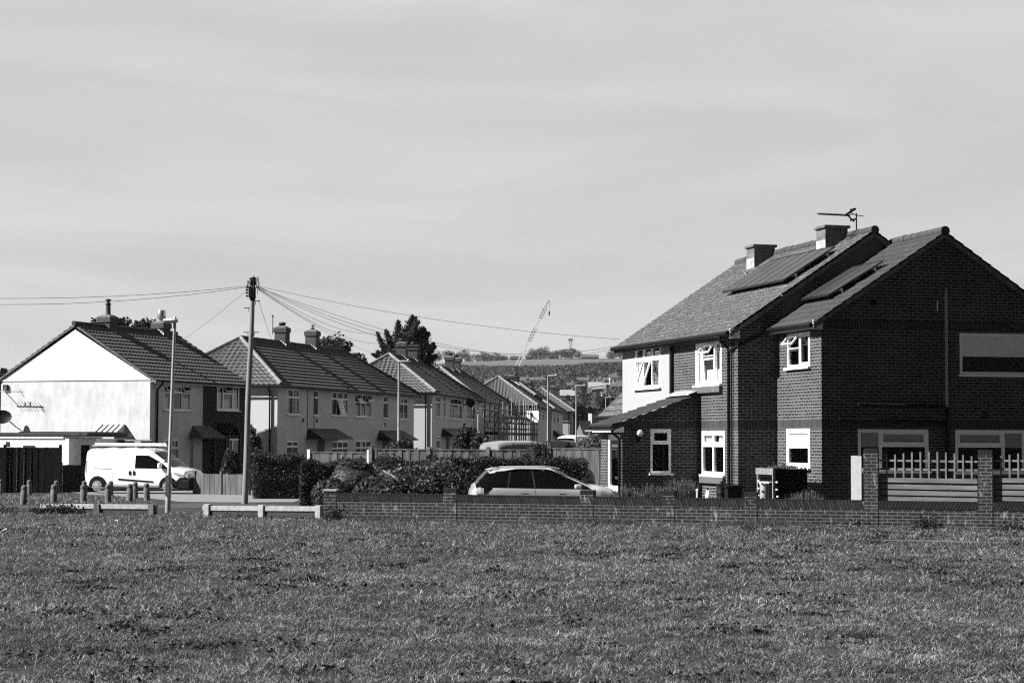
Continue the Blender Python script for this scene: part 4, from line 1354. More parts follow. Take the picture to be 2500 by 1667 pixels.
# trellis panels between tall pillars
for q, (a, b, lab) in enumerate(((tp[0], tp[1], 'weathered slatted panel with arched trellis top between the two tall brick pillars'), (tp[1], tp[2], 'weathered trellis panel cut by the right edge of the photo'))):
    base = WA + wd * (a[1] + .02)
    tr = thing('trellis_panel', lab, 'fence panel', base, wa, 'trellis panels on the garden wall')
    L_ = b[0] - a[1] - .04
    PT = Plane(base, wa, (0, .12), (1, 0))
    z = lambda py: PT(2260 if q == 0 else 2450, py)[1]
    zs = [(z(1222), z(1212)), (z(1208), z(1197)), (z(1193), z(1182)), (z(1177), z(1166))]
    for (c0, c1) in zs:
        k = MB(); k.obox((0, .10, c0), (L_, 0, -.02), (0, .02, 0), (0, 0, c1 - c0)); k.build('board', 'wood_pale', tr)
    for (c0, c1) in zs[:3]:
        k = MB(); k.obox((0, .15, c1 - .01), (L_, 0, -.02), (0, .02, 0), (0, 0, c1 - c0 + .02)); k.build('board', 'wood', tr)
    for py in (1124, 1145):
        k = MB(); k.obox((0, .125, z(py) - .02), (L_, 0, -.02), (0, .02, 0), (0, 0, .04)); k.build('rail', 'wood_pale', tr)
    nsl = 11
    for i in range(nsl):
        u = .16 + (L_ - .28) * i / (nsl - 1)
        top = z(1113) + .10 * math.sin(math.pi * i / (nsl - 1))
        k = MB(); k.box(u - .018, .105, zs[3][0] + .04, u + .018, .12, top); k.build('slat', 'wood_pale', tr)
    k = MB()
    for u in (.05, L_ * .27, L_ * .73, L_ - .05): k.box(u - .02, .12, zs[0][0], u + .02, .16, zs[3][1])
    k.build('batten', 'wood', tr)
# white board by the pillar
b_ = at(2091, 1222, 46.9)
wb = thing('white_gate_board', 'tall narrow white board standing left of the tall brick pillar', 'board', (b_.x, b_.y, 0), wa)
hw_ = 12.5 / F * 46.9; zt = at(2091, 1112, 46.9).z
k = MB(); k.box(-hw_, -.03, .0, hw_ * .3, .03, zt); k.box(hw_ * .32, -.03, 0, hw_, .03, zt - .01); k.build('board', 'white_dull', wb)
k = MB(); k.box(-hw_, .03, .3, hw_, .06, .4); k.box(-hw_, .03, .9, hw_, .06, 1.0); k.build('rail', 'white_dull', wb)

# ================================================================== timber fence behind the shrubs
def fence(name, label, A_, B_, z0, z1, npan, post='concrete', mat='wood', posts=True, cap=True, group=None, board=.14):
    A_, B_ = Vector((A_[0], A_[1], 0)), Vector((B_[0], B_[1], 0))
    d = B_ - A_; Ln = d.length; ang = math.atan2(d.y, d.x)
    f = thing(name, label, 'fence', A_, ang, group)
    pw = Ln / npan
    for i in range(npan):
        k = MB(); a, b = i * pw + .06, (i + 1) * pw - .06
        n = max(3, int((b - a) / board))
        for j in range(n):
            x0 = a + (b - a) * j / n; x1 = a + (b - a) * (j + 1) / n
            o = rng.uniform(-.008, .008)
            k.box(x0 + .004, -.012 + o + (.012 if j % 2 else 0), z0 + .03, x1 + (.004), .004 + o + (.012 if j % 2 else 0), z1 - .06 + rng.uniform(-.012, .006))
        if cap: k.box(a, -.03, z1 - .06, b, .04, z1 - .02)
        k.box(a, .02, z0 + .25, b, .05, z0 + .33); k.box(a, .02, z1 - .35, b, .05, z1 - .27)
        k.build('panel', mat, f)
    if posts:
        for i in range(npan + 1):
            k = MB(); k.box(i * pw - .055, -.06, z0 - .2, i * pw + .055, .06, z1 + .05); k.build('post', post, f)
    return f


ft = lambda px, py, Y: at(px, py, Y)
fence('timber_fence', 'weathered timber fence with a white end post between the hedge and the shrubs', gxy(757, 66), gxy(903, 65), 0, at(830, 1101, 65.5).z, 1, 'white_dull')
fence('timber_fence', 'long timber fence with concrete posts behind the shrubs', gxy(907, 64.8), gxy(1340, 63), 0, at(1000, 1094, 64).z, 3, 'concrete_dark')
fence('timber_fence', 'taller close boarded fence meeting the brick porch', gxy(1344, 62.6), gxy(1490, 61.6), 0, at(1410, 1092, 62).z, 1, 'wood')
fence('timber_fence', 'dark stained fence in front of the white outbuilding', gxy(-120, 84), gxy(150, 84), -.3, at(60, 1088, 84).z, 2, 'dark_wood', 'dark_wood', cap=False)
fence('timber_fence', 'low dark fence section behind the rear of the van', gxy(152, 85), gxy(240, 85.5), -.3, at(190, 1131, 85).z, 1, 'dark_wood', 'dark_wood', cap=False)
fence('timber_fence', 'low pale fence in front of the half brick house beside the pole', gxy(478, 82), gxy(610, 80), -.25, at(550, 1153, 81).z, 2, 'wood', 'wood', cap=False, board=.16)

# white flat roofed outbuilding
ob_z = gz(88)
o0 = at(-60, 1140, 88)
ob = thing('outbuilding', 'low white flat roofed outbuilding with dark doorway left of the van', 'outbuilding', (o0.x, 88, ob_z), R(-14))
PO_ = Plane((o0.x, 88, ob_z), R(-14), (0, 0), (1, 0))
xe = PO_(168, 1100)[0]; x2 = PO_(212, 1100)[0]; zt = PO_(80, 1070)[1]; zt2 = PO_(190, 1062)[1]
da, db, dz_ = PO_(173, 1086)[0], PO_(196, 1086)[0], PO_(185, 1086)[1]
k = MB()
wall(k, (0, 0), (1, 0), xe, -.3, zt)
wall(k, (xe, 0), (0, 1), 1.2, -.3, zt)
wall(k, (xe, .9), (1, 0), x2 - xe, -.3, zt, [(da - xe, 0, db - xe, dz_)])
wall(k, (x2, .9), (0, 1), 3, -.3, zt)
k.build('wall', ['white'], ob)
k = MB(); k.box(da, .98, 0, db, 1.02, dz_); dr_ = k.build('door', 'black', ob)
k = MB(); k.box(-.2, -.04, zt, xe - .25, 3.8, zt + .07); k.build('fascia', 'white', ob)
k = MB(); k.box(-.2, -.03, zt + .08, x2 + .05, 3.9, zt + .25); k.build('roof', 'felt', ob, bevel=.04)
k = MB(); zq = PO_(100, 1060)[1]; k.box(PO_(16, 1060)[0], 1.2, zt + .25, PO_(210, 1060)[0], 3.6, zq + .05, 0); k.build('upper_roof', 'white_dull', ob)
k = MB(); k.box(PO_(16, 1060)[0], 1.1, zq + .05, PO_(210, 1060)[0], 3.7, zq + .12, 0); k.build('roof_edge', 'black', ob)
k = MB()
for (a, b, c, d) in ((15, 22, 1078, 1088), (57, 84, 1087, 1096)):
    k = MB(); k.box(PO_(a, c)[0], -.03, PO_(a, d)[1], PO_(b, c)[0], 0.0, PO_(a, c)[1]); k.build('vent_window', 'charcoal', ob)
# glazed side passage between outbuilding and canopy
k = MB(); xs = PO_(214, 1080)[0]; xf = PO_(300, 1080)[0]; k.box(xs, 2.9, -.2, xf, 3.0, PO_(230, 1072)[1]); sp2 = k.build('passage_wall', 'concrete', ob)
for (a, b) in ((215, 227), (233, 250), (270, 298)):
    k = MB(); k.box(PO_(a, 1080)[0] + .1, 2.86, .6, PO_(b, 1080)[0] + .1, 2.9, PO_(a, 1076)[1]); k.build('passage_window', 'black', ob)

# ================================================================== bollards, knee rails, pole, lamps
def bollard_mesh():
    k = MB(); k.lathe([(.10, -.1), (.10, .40), (.085, .42), (.085, .45), (.095, .47), (.085, .53), (.05, .565), (.001, .575)], (0, 0, 0), 14)
    return k
bl = [(2, 1205, 'left edge'), (57, 1231, 0), (72, 1207, 0), (131, 1228, 0), (137, 1209, 0), (204, 1228, 0), (207, 1211, 0), (264, 1227, 0), (270, 1211, 0), (317, 1225, 0), (330, 1216, 0), (359, 1222, 0)]
lab = ['short concrete bollard cut by the left edge of the photo', 'leftmost bollard of the nearer line, apart from the others', 'far bollard standing alone before the dark fence',
       'near bollard overlapping a far one before the dark fence', 'far bollard mostly hidden behind the second near bollard', 'near bollard left of the van rear wheel', 'far bollard behind the one left of the rear wheel',
       'near bollard just right of the van rear wheel', 'far bollard just right of the van rear wheel', 'near bollard under the middle of the van', 'slim far bollard under the van door', 'last near bollard left of the lamp post foot']
proto = None
for (px, py, _), lb in zip(bl, lab):
    r = ray(px, py); 
    Y = 60.0
    for _i in range(20): Y = (CAM.z - gz(Y)) / -(r.z) * r.y
    if proto is None:
        o = bollard_mesh().build('bollard', 'concrete_dark', smooth=True); proto = o
    else:
        o = proto.copy(); COL.objects.link(o)
    o.location = at(px, py, Y); o.location.z = gz(Y); o.rotation_euler = (rng.uniform(-.04, .04), rng.uniform(-.04, .04), rng.uniform(0, 6))
    tag(o, lb, 'bollard', 'concrete bollards along the verge')

def rail(label, pts, z1, posts, post_mat='concrete'):
    """low timber knee rail"""
    A_ = Vector((*gxy(pts[0][0], pts[0][1]), 0)); B_ = Vector((*gxy(pts[1][0], pts[1][1]), 0))
    d = B_ - A_; ang = math.atan2(d.y, d.x)
    f = thing('knee_rail', label, 'barrier', A_, ang, 'low rails at the edge of the field')
    k = MB(); k.M = None
    zA, zB = at(pts[0][0], pts[0][2], A_.y).z, at(pts[1][0], pts[1][2], B_.y).z
    k.obox((-.1, -.05, zA - .12), (d.length + .2, 0, zB - zA), (0, .1, 0), (0, 0, .12)); k.build('rail', 'concrete', f, bevel=.01)
    k = MB(); k.obox((-.05, -.02, zA - .24), (d.length + .1, 0, zB - zA), (0, .05, 0), (0, 0, .115)); k.build('rail_shade_board', 'charcoal', f)  # charcoal board added as painted shade for the gap under the rail
    P_ = Plane(A_, ang, (0, 0), (1, 0))
    for (pa, pb, pt, pbm) in posts:
        a, zt = P_(pa, pt); b, _ = P_(pb, pt); zl = P_(pa, pbm)[1]
        k = MB(); k.box(a, -.09, min(zl, 0) - .12, b, .08, zt); k.build('post', post_mat, f, bevel=.012)
    return f


rail('long low rail with mossy end among weeds at the left', ((112, 53.5, 1229.5), (378, 52.0, 1231)), 0, [(233, 247, 1229, 1256), (366, 380, 1230, 1256)], 'wood')
rail('low rail with three pale posts left of the brick wall', ((508, 51.4, 1234.5), (783, 49.6, 1235.5)), 0, [(502, 515, 1230, 1254), (635, 648, 1232, 1262), (774, 787, 1233, 1270)])

# telegraph pole
tb = at(597, 1231, 62); tb.z = 0
pole = thing('telegraph_pole', 'tall weathered wooden telegraph pole with black terminal box and cables at its top', 'telegraph pole', tb)
tpt = at(618, 681, 62.0)
tilt = Vector((tpt.x - tb.x, 0, tpt.z))
k = MB(); Np = 10
k.tube([tilt * (i / Np) + Vector((.012 * math.sin(i), 0, -.2 if i == 0 else 0)) for i in range(Np + 1)], [.098 - .032 * i / Np for i in range(Np + 1)], 16); k.build('pole', 'pole_wood', pole, smooth=True)
zz = lambda py: at(615, py, 62).z
px_at = lambda z: tilt * (z / tilt.z)
k = MB()
c = px_at(zz(712)); k.box(c.x - .11, -.15, zz(727), c.x + .09, .1, zz(700)); k.tube([c + Vector((-.0, -.0, -.28)), c + Vector((0, 0, -.14))], [.07, .11], 12)
for i in range(4): k.box(c.x - .2, -.12, zz(725) + i * .09, c.x - .13, .02, zz(725) + i * .09 + .05)
k.build('terminal_box', 'black', pole, bevel=.02)
k = MB(); c = px_at(zz(690)); k.tube([px_at(zz(697)), px_at(zz(680)) + Vector((0, 0, .03))], [.085, .08], 14)
for i in range(14):
    a = i * 6.283 / 14; r_ = .085
    s_ = px_at(zz(696)) + Vector((math.cos(a) * r_, math.sin(a) * r_, rng.uniform(-.05, .1)))
    k.tube([s_, s_ + Vector((math.cos(a) * rng.uniform(.03, .12), 0, rng.uniform(.1, .25))), s_ + Vector((math.cos(a) * .12, math.sin(a) * .1, rng.uniform(-.3, .0)))], .008, 5)
k.tube([px_at(zz(680)), px_at(zz(672)) + Vector((.02, 0, 0))], .01, 5)
k.build('cable_cluster', 'black', pole)
for (py, s_) in ((752, -1), (735, 1), (811, 0)):
    k = MB(); c = px_at(zz(py)); 
    if s_ <= 0: k.tube([c, c + Vector((-.24, 0, .0))], .014, 6); k.tube([c + Vector((-.1, 0, 0)), c + Vector((-.09, 0, -.12))], .01, 5)
    if s_ >= 0: k.tube([c, c + Vector((.24, 0, .0))], .014, 6); k.tube([c + Vector((.1, 0, 0)), c + Vector((.09, 0, -.12))], .01, 5)
    k.build('climbing_step', 'charcoal', pole)


def cable(label, P0, P1, sag, r=.011):
    P0, P1 = Vector(P0), Vector(P1)
    pts = [P0.lerp(P1, i / 24) - Vector((0, 0, sag * 4 * (i / 24) * (1 - i / 24))) for i in range(25)]
    k = MB(); k.tube(pts, r * .55, 5)
    return tag(k.build('overhead_cable', 'charcoal'), label, 'cable', 'cables fanning out from the telegraph pole')


ptop = at(627, 698, 62); ptl = at(607, 698, 62)
cable('upper of the two cables running left off the photo', ptl, at(-40, 728, 58), .12, .012)
cable('lower of the two cables running left off the photo', ptl + Vector((0, 0, -.03)), at(-40, 743, 57), .16, .012)
cable('cable from the pole down to the white gabled house', at(601, 710, 62), at(452, 826, 98), .05, .011)
cable('steep cable from the pole down to the long rendered house ridge', at(631, 733, 62), at(664, 833, 108), .02, .013)
cable('topmost cable running right to the brick house eave', ptop, at(1512, 828, 62), .22, .010)
cable('upper cable of the pair sagging right behind the brick house', ptop, at(1560, 832, 75), 1.15, .012)
cable('middle cable of the bundle sagging right behind the brick house', ptop + Vector((0, 0, -.02)), at(1560, 835, 76), 1.3, .012)
cable('lower cable of the bundle sagging towards the far hill', ptop + Vector((0, 0, -.03)), at(1560, 858, 110), 1.1, .012)
cable('cable from the pole to the tip of the conifer house', ptop + Vector((0, 0, -.04)), at(923, 812, 134), .5, .015)
cable('cable from the pole to the hip of the conifer house', ptop + Vector((0, 0, -.05)), at(935, 838, 134), .5, .015)
cable('thin low cable from the pole to the nearer hip of the third house', at(628, 706, 62), at(908, 861, 132), .2, .013)


def lamp(label, px, pyb, pyt, Y, hl, hr, ytop, r=.05):
    b = at(px, pyb, Y); b.z = gz(Y)
    o = thing('street_lamp', label, 'street lamp', b, 0, 'street lamps')
    tp_ = at(px if not isinstance(pyt, tuple) else pyt[0], pyt if not isinstance(pyt, tuple) else pyt[1], Y)
    tl = Vector((tp_.x - b.x, 0, tp_.z - b.z))
    k = MB(); k.tube([Vector((0, 0, -.2)), tl * .2, tl * .21, tl], [r * 1.45, r * 1.45, r, r * .8], 12); k.build('column', 'galv', o, smooth=True)
    k = MB(); k.box(-.05, -r * 1.5 - .01, .45, .05, -r * 1.3, 1.0); k.build('access_door', 'concrete_dark', o)
    a, c = at(hl, ytop, Y), at(hr, ytop, Y)
    xa, xc = a.x - b.x, c.x - b.x; z = a.z - b.z
    k = MB()
    n = 8; rings = []
    for i in range(n + 1):
        t_ = i / n; w_ = .11 * math.sin(math.pi * (.15 + .8 * t_)) + .02; h_ = .045 + .02 * math.sin(math.pi * t_)
        rings.append([k._p((xa + (xc - xa) * t_, w_ * math.cos(q * math.pi / 4), z + h_ * math.sin(q * math.pi / 4))) for q in range(8)])
    for i in range(n):
        for q in range(8): k.f.append([rings[i][q], rings[i][(q + 1) % 8], rings[i + 1][(q + 1) % 8], rings[i + 1][q]]); k.m.append(0)
    k.f.append(rings[0][::-1]); k.m.append(0); k.f.append(rings[-1]); k.m.append(0)
    hd = k.build('lamp_head', 'galv' if Y > 60 else 'white_dull', o, smooth=True)
    k = MB(); k.lathe([(.04, .03), (.04, .1), (.02, .12)], (xa * .2 + xc * .8, 0, z), 8); k.build('photocell', 'white_dull', hd)
    return o


lamp('nearest street lamp standing in front of the van bonnet', 409, 1250, (427, 780), 54, 399, 434, 783)
lamp('street lamp rising in front of the long rendered house', 973, 1150, (974, 884), 82, 971, 1003, 883, .055)
lamp('street lamp right of the scaffolding and banner', 1337, 1130, (1338, 920), 100, 1336, 1363, 918)
lamp('street lamp beside the white lit wall of the farthest house', 1406, 1120, (1407, 944), 118, 1405, 1432, 942)
lamp('distant street lamp nearest the white rendered corner of the brick house', 1478, 1100, (1479, 972), 150, 1478, 1494, 970)
b = at(1439, 1092, 100); b.z = gz(100)
o = thing('post_sign', 'small T shaped pale post beyond the tall fence', 'post', b)
k = MB(); zt = at(1439, 1052, 100).z - b.z; k.tube([(0, 0, 0), (0, 0, zt)], .05, 8); k.build('column', 'galv', o); k = MB(); k.box(-.22, -.06, zt - .03, .22, .06, zt + .05); k.build('crossbar', 'white', o)

# ================================================================== scaffolding and banner
sb = at(1180, 1100, 152); sb.z = gz(152)
sc = thing('scaffolding', 'dark tubular scaffolding with boarded lift wrapped round the house corner', 'scaffolding', sb, 0)
S0 = at(1184, 1000, 152); S1 = at(1239, 1000, 168); S2 = at(1283, 1000, 174)
loc_ = lambda P_: Vector((P_.x - sb.x, P_.y - sb.y, 0))
runs = [(loc_(S0), loc_(S1)), (loc_(S1), loc_(S2))]
zs_ = [at(1240, y_, 165).z - sb.z for y_ in (1006, 1020, 1032, 1046)]
zt = at(1240, 975, 165).z - sb.z
for ri, (a, b) in enumerate(runs):
    nstd = (6, 9)[ri]
    for off in (0, 1.0):
        dv = (b - a).normalized(); nv = Vector((dv.y, -dv.x, 0)) * off
        for i in range(nstd):
            p = a.lerp(b, i / (nstd - 1)) + nv
            k = MB(); k.tube([p, p + UP * (zt + rng.uniform(-.6, .3))], .045, 6); k.build('standard', 'charcoal' if off == 0 else 'galv', sc)
        for z in zs_:
            k = MB(); k.tube([a + nv - dv * .4 + UP * z, b + nv + dv * .5 + UP * (z - .05)], .05, 6); k.build('ledger', 'black', sc)
    dv = (b - a).normalized(); nv = Vector((dv.y, -dv.x, 0))
    z = at(1240, 1062, 165).z - sb.z
    k = MB(); k.obox(a - dv * .3 + UP * z, (b - a) + dv * .8, nv * 1.0, UP * .2); k.build('boarded_lift', 'black', sc)
    for i in range(3):
        k = MB(); p = a.lerp(b, (i + .2) / 3); q_ = a.lerp(b, (i + .9) / 3); k.tube([p + UP * zs_[3], q_ + UP * zs_[0]], .04, 6); k.build('brace', 'black', sc)
bb = at(1286, 1003, 172); b2 = at(1315, 1003, 172); b3 = at(1286, 1030, 172)
bn = thing('banner', 'white banner with a dark shield emblem hung on the corner house', 'banner', bb, R(-48))
w_ = (b2.x - bb.x) / math.cos(R(48)); h_ = bb.z - b3.z
k = MB(); nx = 10
for i in range(nx):
    a, b = w_ * i / nx, w_ * (i + 1) / nx
    y0_, y1_ = .05 * math.sin(i * .9), .05 * math.sin((i + 1) * .9)
    k.hexa(((a, y0_, -h_), (b, y1_, -h_), (b, y1_ + .015, -h_), (a, y0_ + .015, -h_), (a, y0_, 0), (b, y1_, 0), (b, y1_ + .015, 0), (a, y0_ + .015, 0)))
k.build('sheet', 'white', bn)
k = MB(); cx_ = w_ * .42; cz_ = -h_ * .42; s_ = h_ * .24
k.poly([(cx_ - s_, -.06, cz_ + s_), (cx_ - s_, -.06, cz_ - s_ * .2), (cx_ - s_ * .55, -.06, cz_ - s_ * .9), (cx_, -.06, cz_ - s_ * 1.3), (cx_ + s_ * .55, -.06, cz_ - s_ * .9), (cx_ + s_, -.06, cz_ - s_ * .2), (cx_ + s_, -.06, cz_ + s_)])
em = k.build('emblem', 'charcoal', bn)
k = MB(); k.obox((w_ * .62, -.065, -h_ * .8), (w_ * .03, 0, 0), (0, .004, 0), (w_ * .22, 0, h_ * .62)); k.box(w_ * .04, -.065, -h_ * .14, w_ * .9, -.06, -h_ * .11); k.build('stripe', 'concrete', bn)
k = MB(); k.tube([(-.3, .1, .02), (w_ + .05, .1, .02)], .035, 6); k.build('rail', 'black', bn)

# ================================================================== vehicles
class Body:
    """loft of half profiles; stations: x, zb, zbelt, zroof, wb, wbelt, wroof"""
    def __init__(s, st, crown=.03, nx=70):
        st = np.array(st, float)
        xs = np.linspace(st[0, 0], st[-1, 0], nx)
        xs = np.unique(np.concatenate([xs, st[:, 0]]))
        s.xs = xs
        P = np.stack([np.interp(xs, st[:, 0], st[:, i]) for i in range(1, 7)], 1)
        for _ in range(3):
            Q = P.copy(); Q[1:-1] = P[:-2] * .25 + P[1:-1] * .5 + P[2:] * .25; P = Q
        rows = []
        for zb, zk, zr, wb, wk, wr_ in P:
            h = zr - zk
            c = np.array([(0, zb), (wb * .8, zb), (wb, zb + .10), (wk, (zb + zk) / 2), (wk * .995, zk), (wr_ + (wk - wr_) * .25, zk + h * .65), (wr_, zr - h * .12), (wr_ * .86, zr), (0, zr + crown)])
            d = np.concatenate([[0], np.cumsum(np.linalg.norm(np.diff(c, axis=0), axis=1))])
            t = np.linspace(0, d[-1], 40)
            # same share of samples on every part of the profile
            t = np.concatenate([np.linspace(d[i], d[i + 1], 5)[:-1] for i in range(len(d) - 1)] + [[d[-1]]])
            y = np.interp(t, d, c[:, 0]); z = np.interp(t, d, c[:, 1])
            for _ in range(2):
                y[1:-1] = y[:-2] * .25 + y[1:-1] * .5 + y[2:] * .25; z[1:-1] = z[:-2] * .25 + z[1:-1] * .5 + z[2:] * .25
            rows.append(np.stack([y, z], 1))
        s.R = np.array(rows)

    def prof(s, x):
        i = np.clip(np.searchsorted(s.xs, x) - 1, 0, len(s.xs) - 2)
        t = (x - s.xs[i]) / (s.xs[i + 1] - s.xs[i])
        return s.R[i] * (1 - t) + s.R[i + 1] * t

    def side(s, x, z):
        p = s.prof(x); k = p[6:28]
        return float(np.interp(z, k[:, 1], k[:, 0]))

    def build(s, parent, mat):
        b = MB()
        n = s.R.shape[1]
        ring = []
        for i, x in enumerate(s.xs):
            r = [b._p((x, -y, z)) for y, z in s.R[i]] + [b._p((x, y, z)) for y, z in s.R[i][-2:0:-1]]
            ring.append(r)
        m = len(ring[0])
        for i in range(len(ring) - 1):
            for k in range(m):
                b.f.append([ring[i][k], ring[i + 1][k], ring[i + 1][(k + 1) % m], ring[i][(k + 1) % m]]); b.m.append(0)
        b.f.append(ring[0][:]); b.m.append(0); b.f.append(ring[-1][::-1]); b.m.append(0)
        return b.build('body', mat, parent, smooth=True)

    def patch(s, name, lo, hi, mat, parent, off=.008, sides=(-1, 1), n=16, nz=5):
        """panel following the side between polylines lo(x,z) and hi(x,z)"""
        lo, hi = np.array(lo, float), np.array(hi, float)
        for sd in sides:
            b = MB(); g_ = []
            for i in range(n + 1):
                t = i / n
                xa = np.interp(t, np.linspace(0, 1, len(lo)), lo[:, 0]); za = np.interp(t, np.linspace(0, 1, len(lo)), lo[:, 1])
                xb = np.interp(t, np.linspace(0, 1, len(hi)), hi[:, 0]); zb = np.interp(t, np.linspace(0, 1, len(hi)), hi[:, 1])
                g_.append([b._p((xa + (xb - xa) * q / nz, sd * (s.side(xa + (xb - xa) * q / nz, za + (zb - za) * q / nz) + off), za + (zb - za) * q / nz)) for q in range(nz + 1)])
            for i in range(n):
                for q in range(nz):
                    f = [g_[i][q], g_[i + 1][q], g_[i + 1][q + 1], g_[i][q + 1]]
                    b.f.append(f if sd < 0 else f[::-1]); b.m.append(0)
            b.build(name, mat, parent, smooth=True)

    def top(s, name, x0, x1, k0, mat, parent, off=.01, n=10, inset=0.0):
        """panel across the top between stations x0..x1 from profile index k0 to the centre"""
        b = MB(); g_ = []
        for i in range(n + 1):
            x = x0 + (x1 - x0) * i / n
            p = s.prof(x)[k0:]
            row = [(x, -y, z) for y, z in p] + [(x, y, z) for y, z in p[-2::-1]]
            g_.append([b._p((q[0], q[1] * (1 - inset), q[2] + off)) for q in row])
        for i in range(n):
            for q in range(len(g_[0]) - 1):
                b.f.append([g_[i][q], g_[i + 1][q], g_[i + 1][q + 1], g_[i][q + 1]]); b.m.append(0)
        return b.build(name, mat, parent, smooth=True)


def wheel(parent, x, y, r, w=.2, rim='galv'):
    sg = -1 if y < 0 else 1
    k = MB()
    pr = [(r * .62, -w / 2), (r * .93, -w / 2), (r, -w / 2 + .03), (r, w / 2 - .03), (r * .93, w / 2), (r * .62, w / 2)]
    k.tube([(x, y + q, r) for _, q in pr], [a for a, _ in pr], 28)
    t_ = k.build('wheel', 'rubber', parent, smooth=True)
    k = MB(); f = sg * (w / 2 + .004)
    pr = [(r * .66, 0), (r * .64, .008), (r * .5, .0), (r * .30, .012), (r * .16, .02), (.001, .022)]
    k.tube([(x, y + f + sg * q, r) for _, q in pr], [a for a, _ in pr], 28); k.build('rim', rim, t_, smooth=True)
    k = MB()
    for i in range(8):
        a = i * math.pi / 4; k.tube([(x + r * .45 * math.cos(a), y + f + sg * .012, r + r * .45 * math.sin(a)), (x + r * .45 * math.cos(a), y + f + sg * .02, r + r * .45 * math.sin(a))], r * .06, 8)
    k.build('rim_hole', 'black', t_)


def arch(parent, body, x, r, name='wheel_arch', zmin=.16):
    for sd in (-1, 1):
        k = MB(); pts = []
        for i in range(21):
            a = math.pi * (-.06 + 1.12 * i / 20)
            px_, pz_ = x + r * math.cos(a), max(zmin, .32 + r * math.sin(a))
            pts.append((px_, sd * (body.side(px_, max(pz_, .3)) + .012), pz_))
        c = (x, sd * (body.side(x, .45) + .012), .34)
        for a, b in zip(pts, pts[1:]):
            k.poly((c, a, b) if sd < 0 else (c, b, a))
        k.build(name, 'trim', parent)


# ---- white panel van
Yv = 83.8
vb = at(229, 1203.5, Yv); vb.z = gz(Yv)
van = thing('panel_van', 'white panel van with roof rack and black bumper parked on the forecourt', 'van', vb, R(-16))
vs = [(0.0, .42, .95, 1.50, .70, .78, .66), (.05, .30, 1.0, 1.74, .84, .87, .74), (.18, .24, 1.02, 1.81, .89, .91, .79), (.8, .22, 1.02, 1.84, .9, .92, .80), (2.5, .22, 1.02, 1.84, .9, .92, .80), (2.85, .22, 1.02, 1.80, .9, .92, .79),
      (3.05, .22, 1.02, 1.70, .9, .92, .77), (3.5, .22, 1.0, 1.36, .9, .92, .77), (3.86, .22, .95, 1.07, .9, .92, .79), (4.15, .22, .90, 1.02, .89, .90, .77), (4.42, .22, .82, .93, .87, .87, .74), (4.56, .24, .72, .82, .82, .82, .68), (4.64, .30, .62, .70, .72, .72, .60)]
B = Body(vs)
B.build(van, 'paint_white')
xw0, xw1, wr0 = .64, 3.74, .32
for x in (xw0, xw1):
    arch(van, B, x, .40)
    for sd in (-1, 1): wheel(van, x, sd * .86, wr0, .2)
B.patch('side_window', [(2.28, 1.04), (3.15, 1.03), (3.72, 1.03)], [(2.28, 1.56), (2.85, 1.55), (3.44, 1.24)], 'car_glass', van)
B.top('windscreen', 3.07, 3.84, 26, 'car_glass', van, .012)
k = MB()
B.patch('side_moulding', [(1.55, .56), (3.1, .47)], [(1.55, .63), (3.1, .53)], 'trim', van, .016)
for x in (2.02, 2.2):
    B.patch('door_handle', [(x, .76), (x + .1, .76)], [(x, .93), (x + .1, .93)], 'trim', van, .018, n=4)
B.patch('slide_rail', [(.45, 1.02), (1.25, 1.0)], [(.45, 1.035), (1.25, 1.015)], 'charcoal', van, .012)
B.patch('front_bumper', [(4.0, .24), (4.3, .24), (4.58, .30)], [(4.0, .46), (4.26, .69), (4.57, .67)], 'trim', van, .014)
B.patch('headlamp', [(3.98, .82), (4.2, .74), (4.44, .72)], [(3.98, .88), (4.15, .86), (4.44, .78)], 'lens', van, .016)
B.patch('rear_lamp', [(.03, .85), (.12, .85)], [(.05, 1.35), (.14, 1.35)], 'lens_dark', van, .01)
B.patch('panel_seam', [(1.3, .35), (1.308, .35)], [(1.3, 1.72), (1.308, 1.72)], 'concrete', van, .006, n=1)
B.patch('panel_seam', [(2.22, .35), (2.228, .35)], [(2.22, 1.72), (2.228, 1.72)], 'concrete', van, .006, n=1)
B.patch('sill_trim', [(1.02, .24), (3.36, .24)], [(1.02, .28), (3.36, .28)], 'trim', van, .012)
k = MB(); k.box(4.14, -.905, .2, 4.68, .905, .60); k.box(4.25, -.83, .5, 4.675, .83, .665); k.build('front_bumper', 'trim', van, bevel=.06)
k = MB(); k.box(4.68, -.26, .38, 4.695, .26, .49); k.build('number_plate', 'white_dull', van)
k = MB(); k.tube([(4.60, 0, .62), (4.69, 0, .62)], .06, 14); k.build('badge', 'galv', van)
for sd in (-1, 1):
    k = MB(); k.box(3.36, sd * .93, 1.03, 3.5, sd * 1.14, 1.26); k.build('door_mirror', 'paint_white', van, bevel=.05)
k = MB(); k.box(-.04, -.8, .24, .06, .8, .52); k.build('rear_bumper', 'trim', van, bevel=.04)
rk = MB()
for x in (.5, 1.4, 2.3): rk.box(x - .03, -.76, 1.86, x + .03, .76, 1.92)
rkk = rk.build('roof_rack', 'charcoal', van)
k = MB()
for y in (-.74, .74): k.box(.3, y - .02, 1.92, 2.9, y + .02, 1.97)
k.build('rack_rail', 'white_dull', van)
k = MB(); k.tube([(.42, -.4, 1.98), (.42, .4, 1.98)], .09, 12); k.build('rack_roller', 'charcoal', van)
ld = thing('ladder', 'pale ladder lying lengthwise on the roof rack of the white van', 'ladder', vb + Vector((0, 0, 1.975)), R(-16))
k = MB()
for y in (-.62, -.30): k.box(.35, y - .025, 0, 3.35, y + .025, .07)
k.build('stile', 'white', ld)
k = MB()
for i in range(11): k.tube([(.5 + i * .27, -.6, .035), (.5 + i * .27, -.32, .035)], .016, 6)
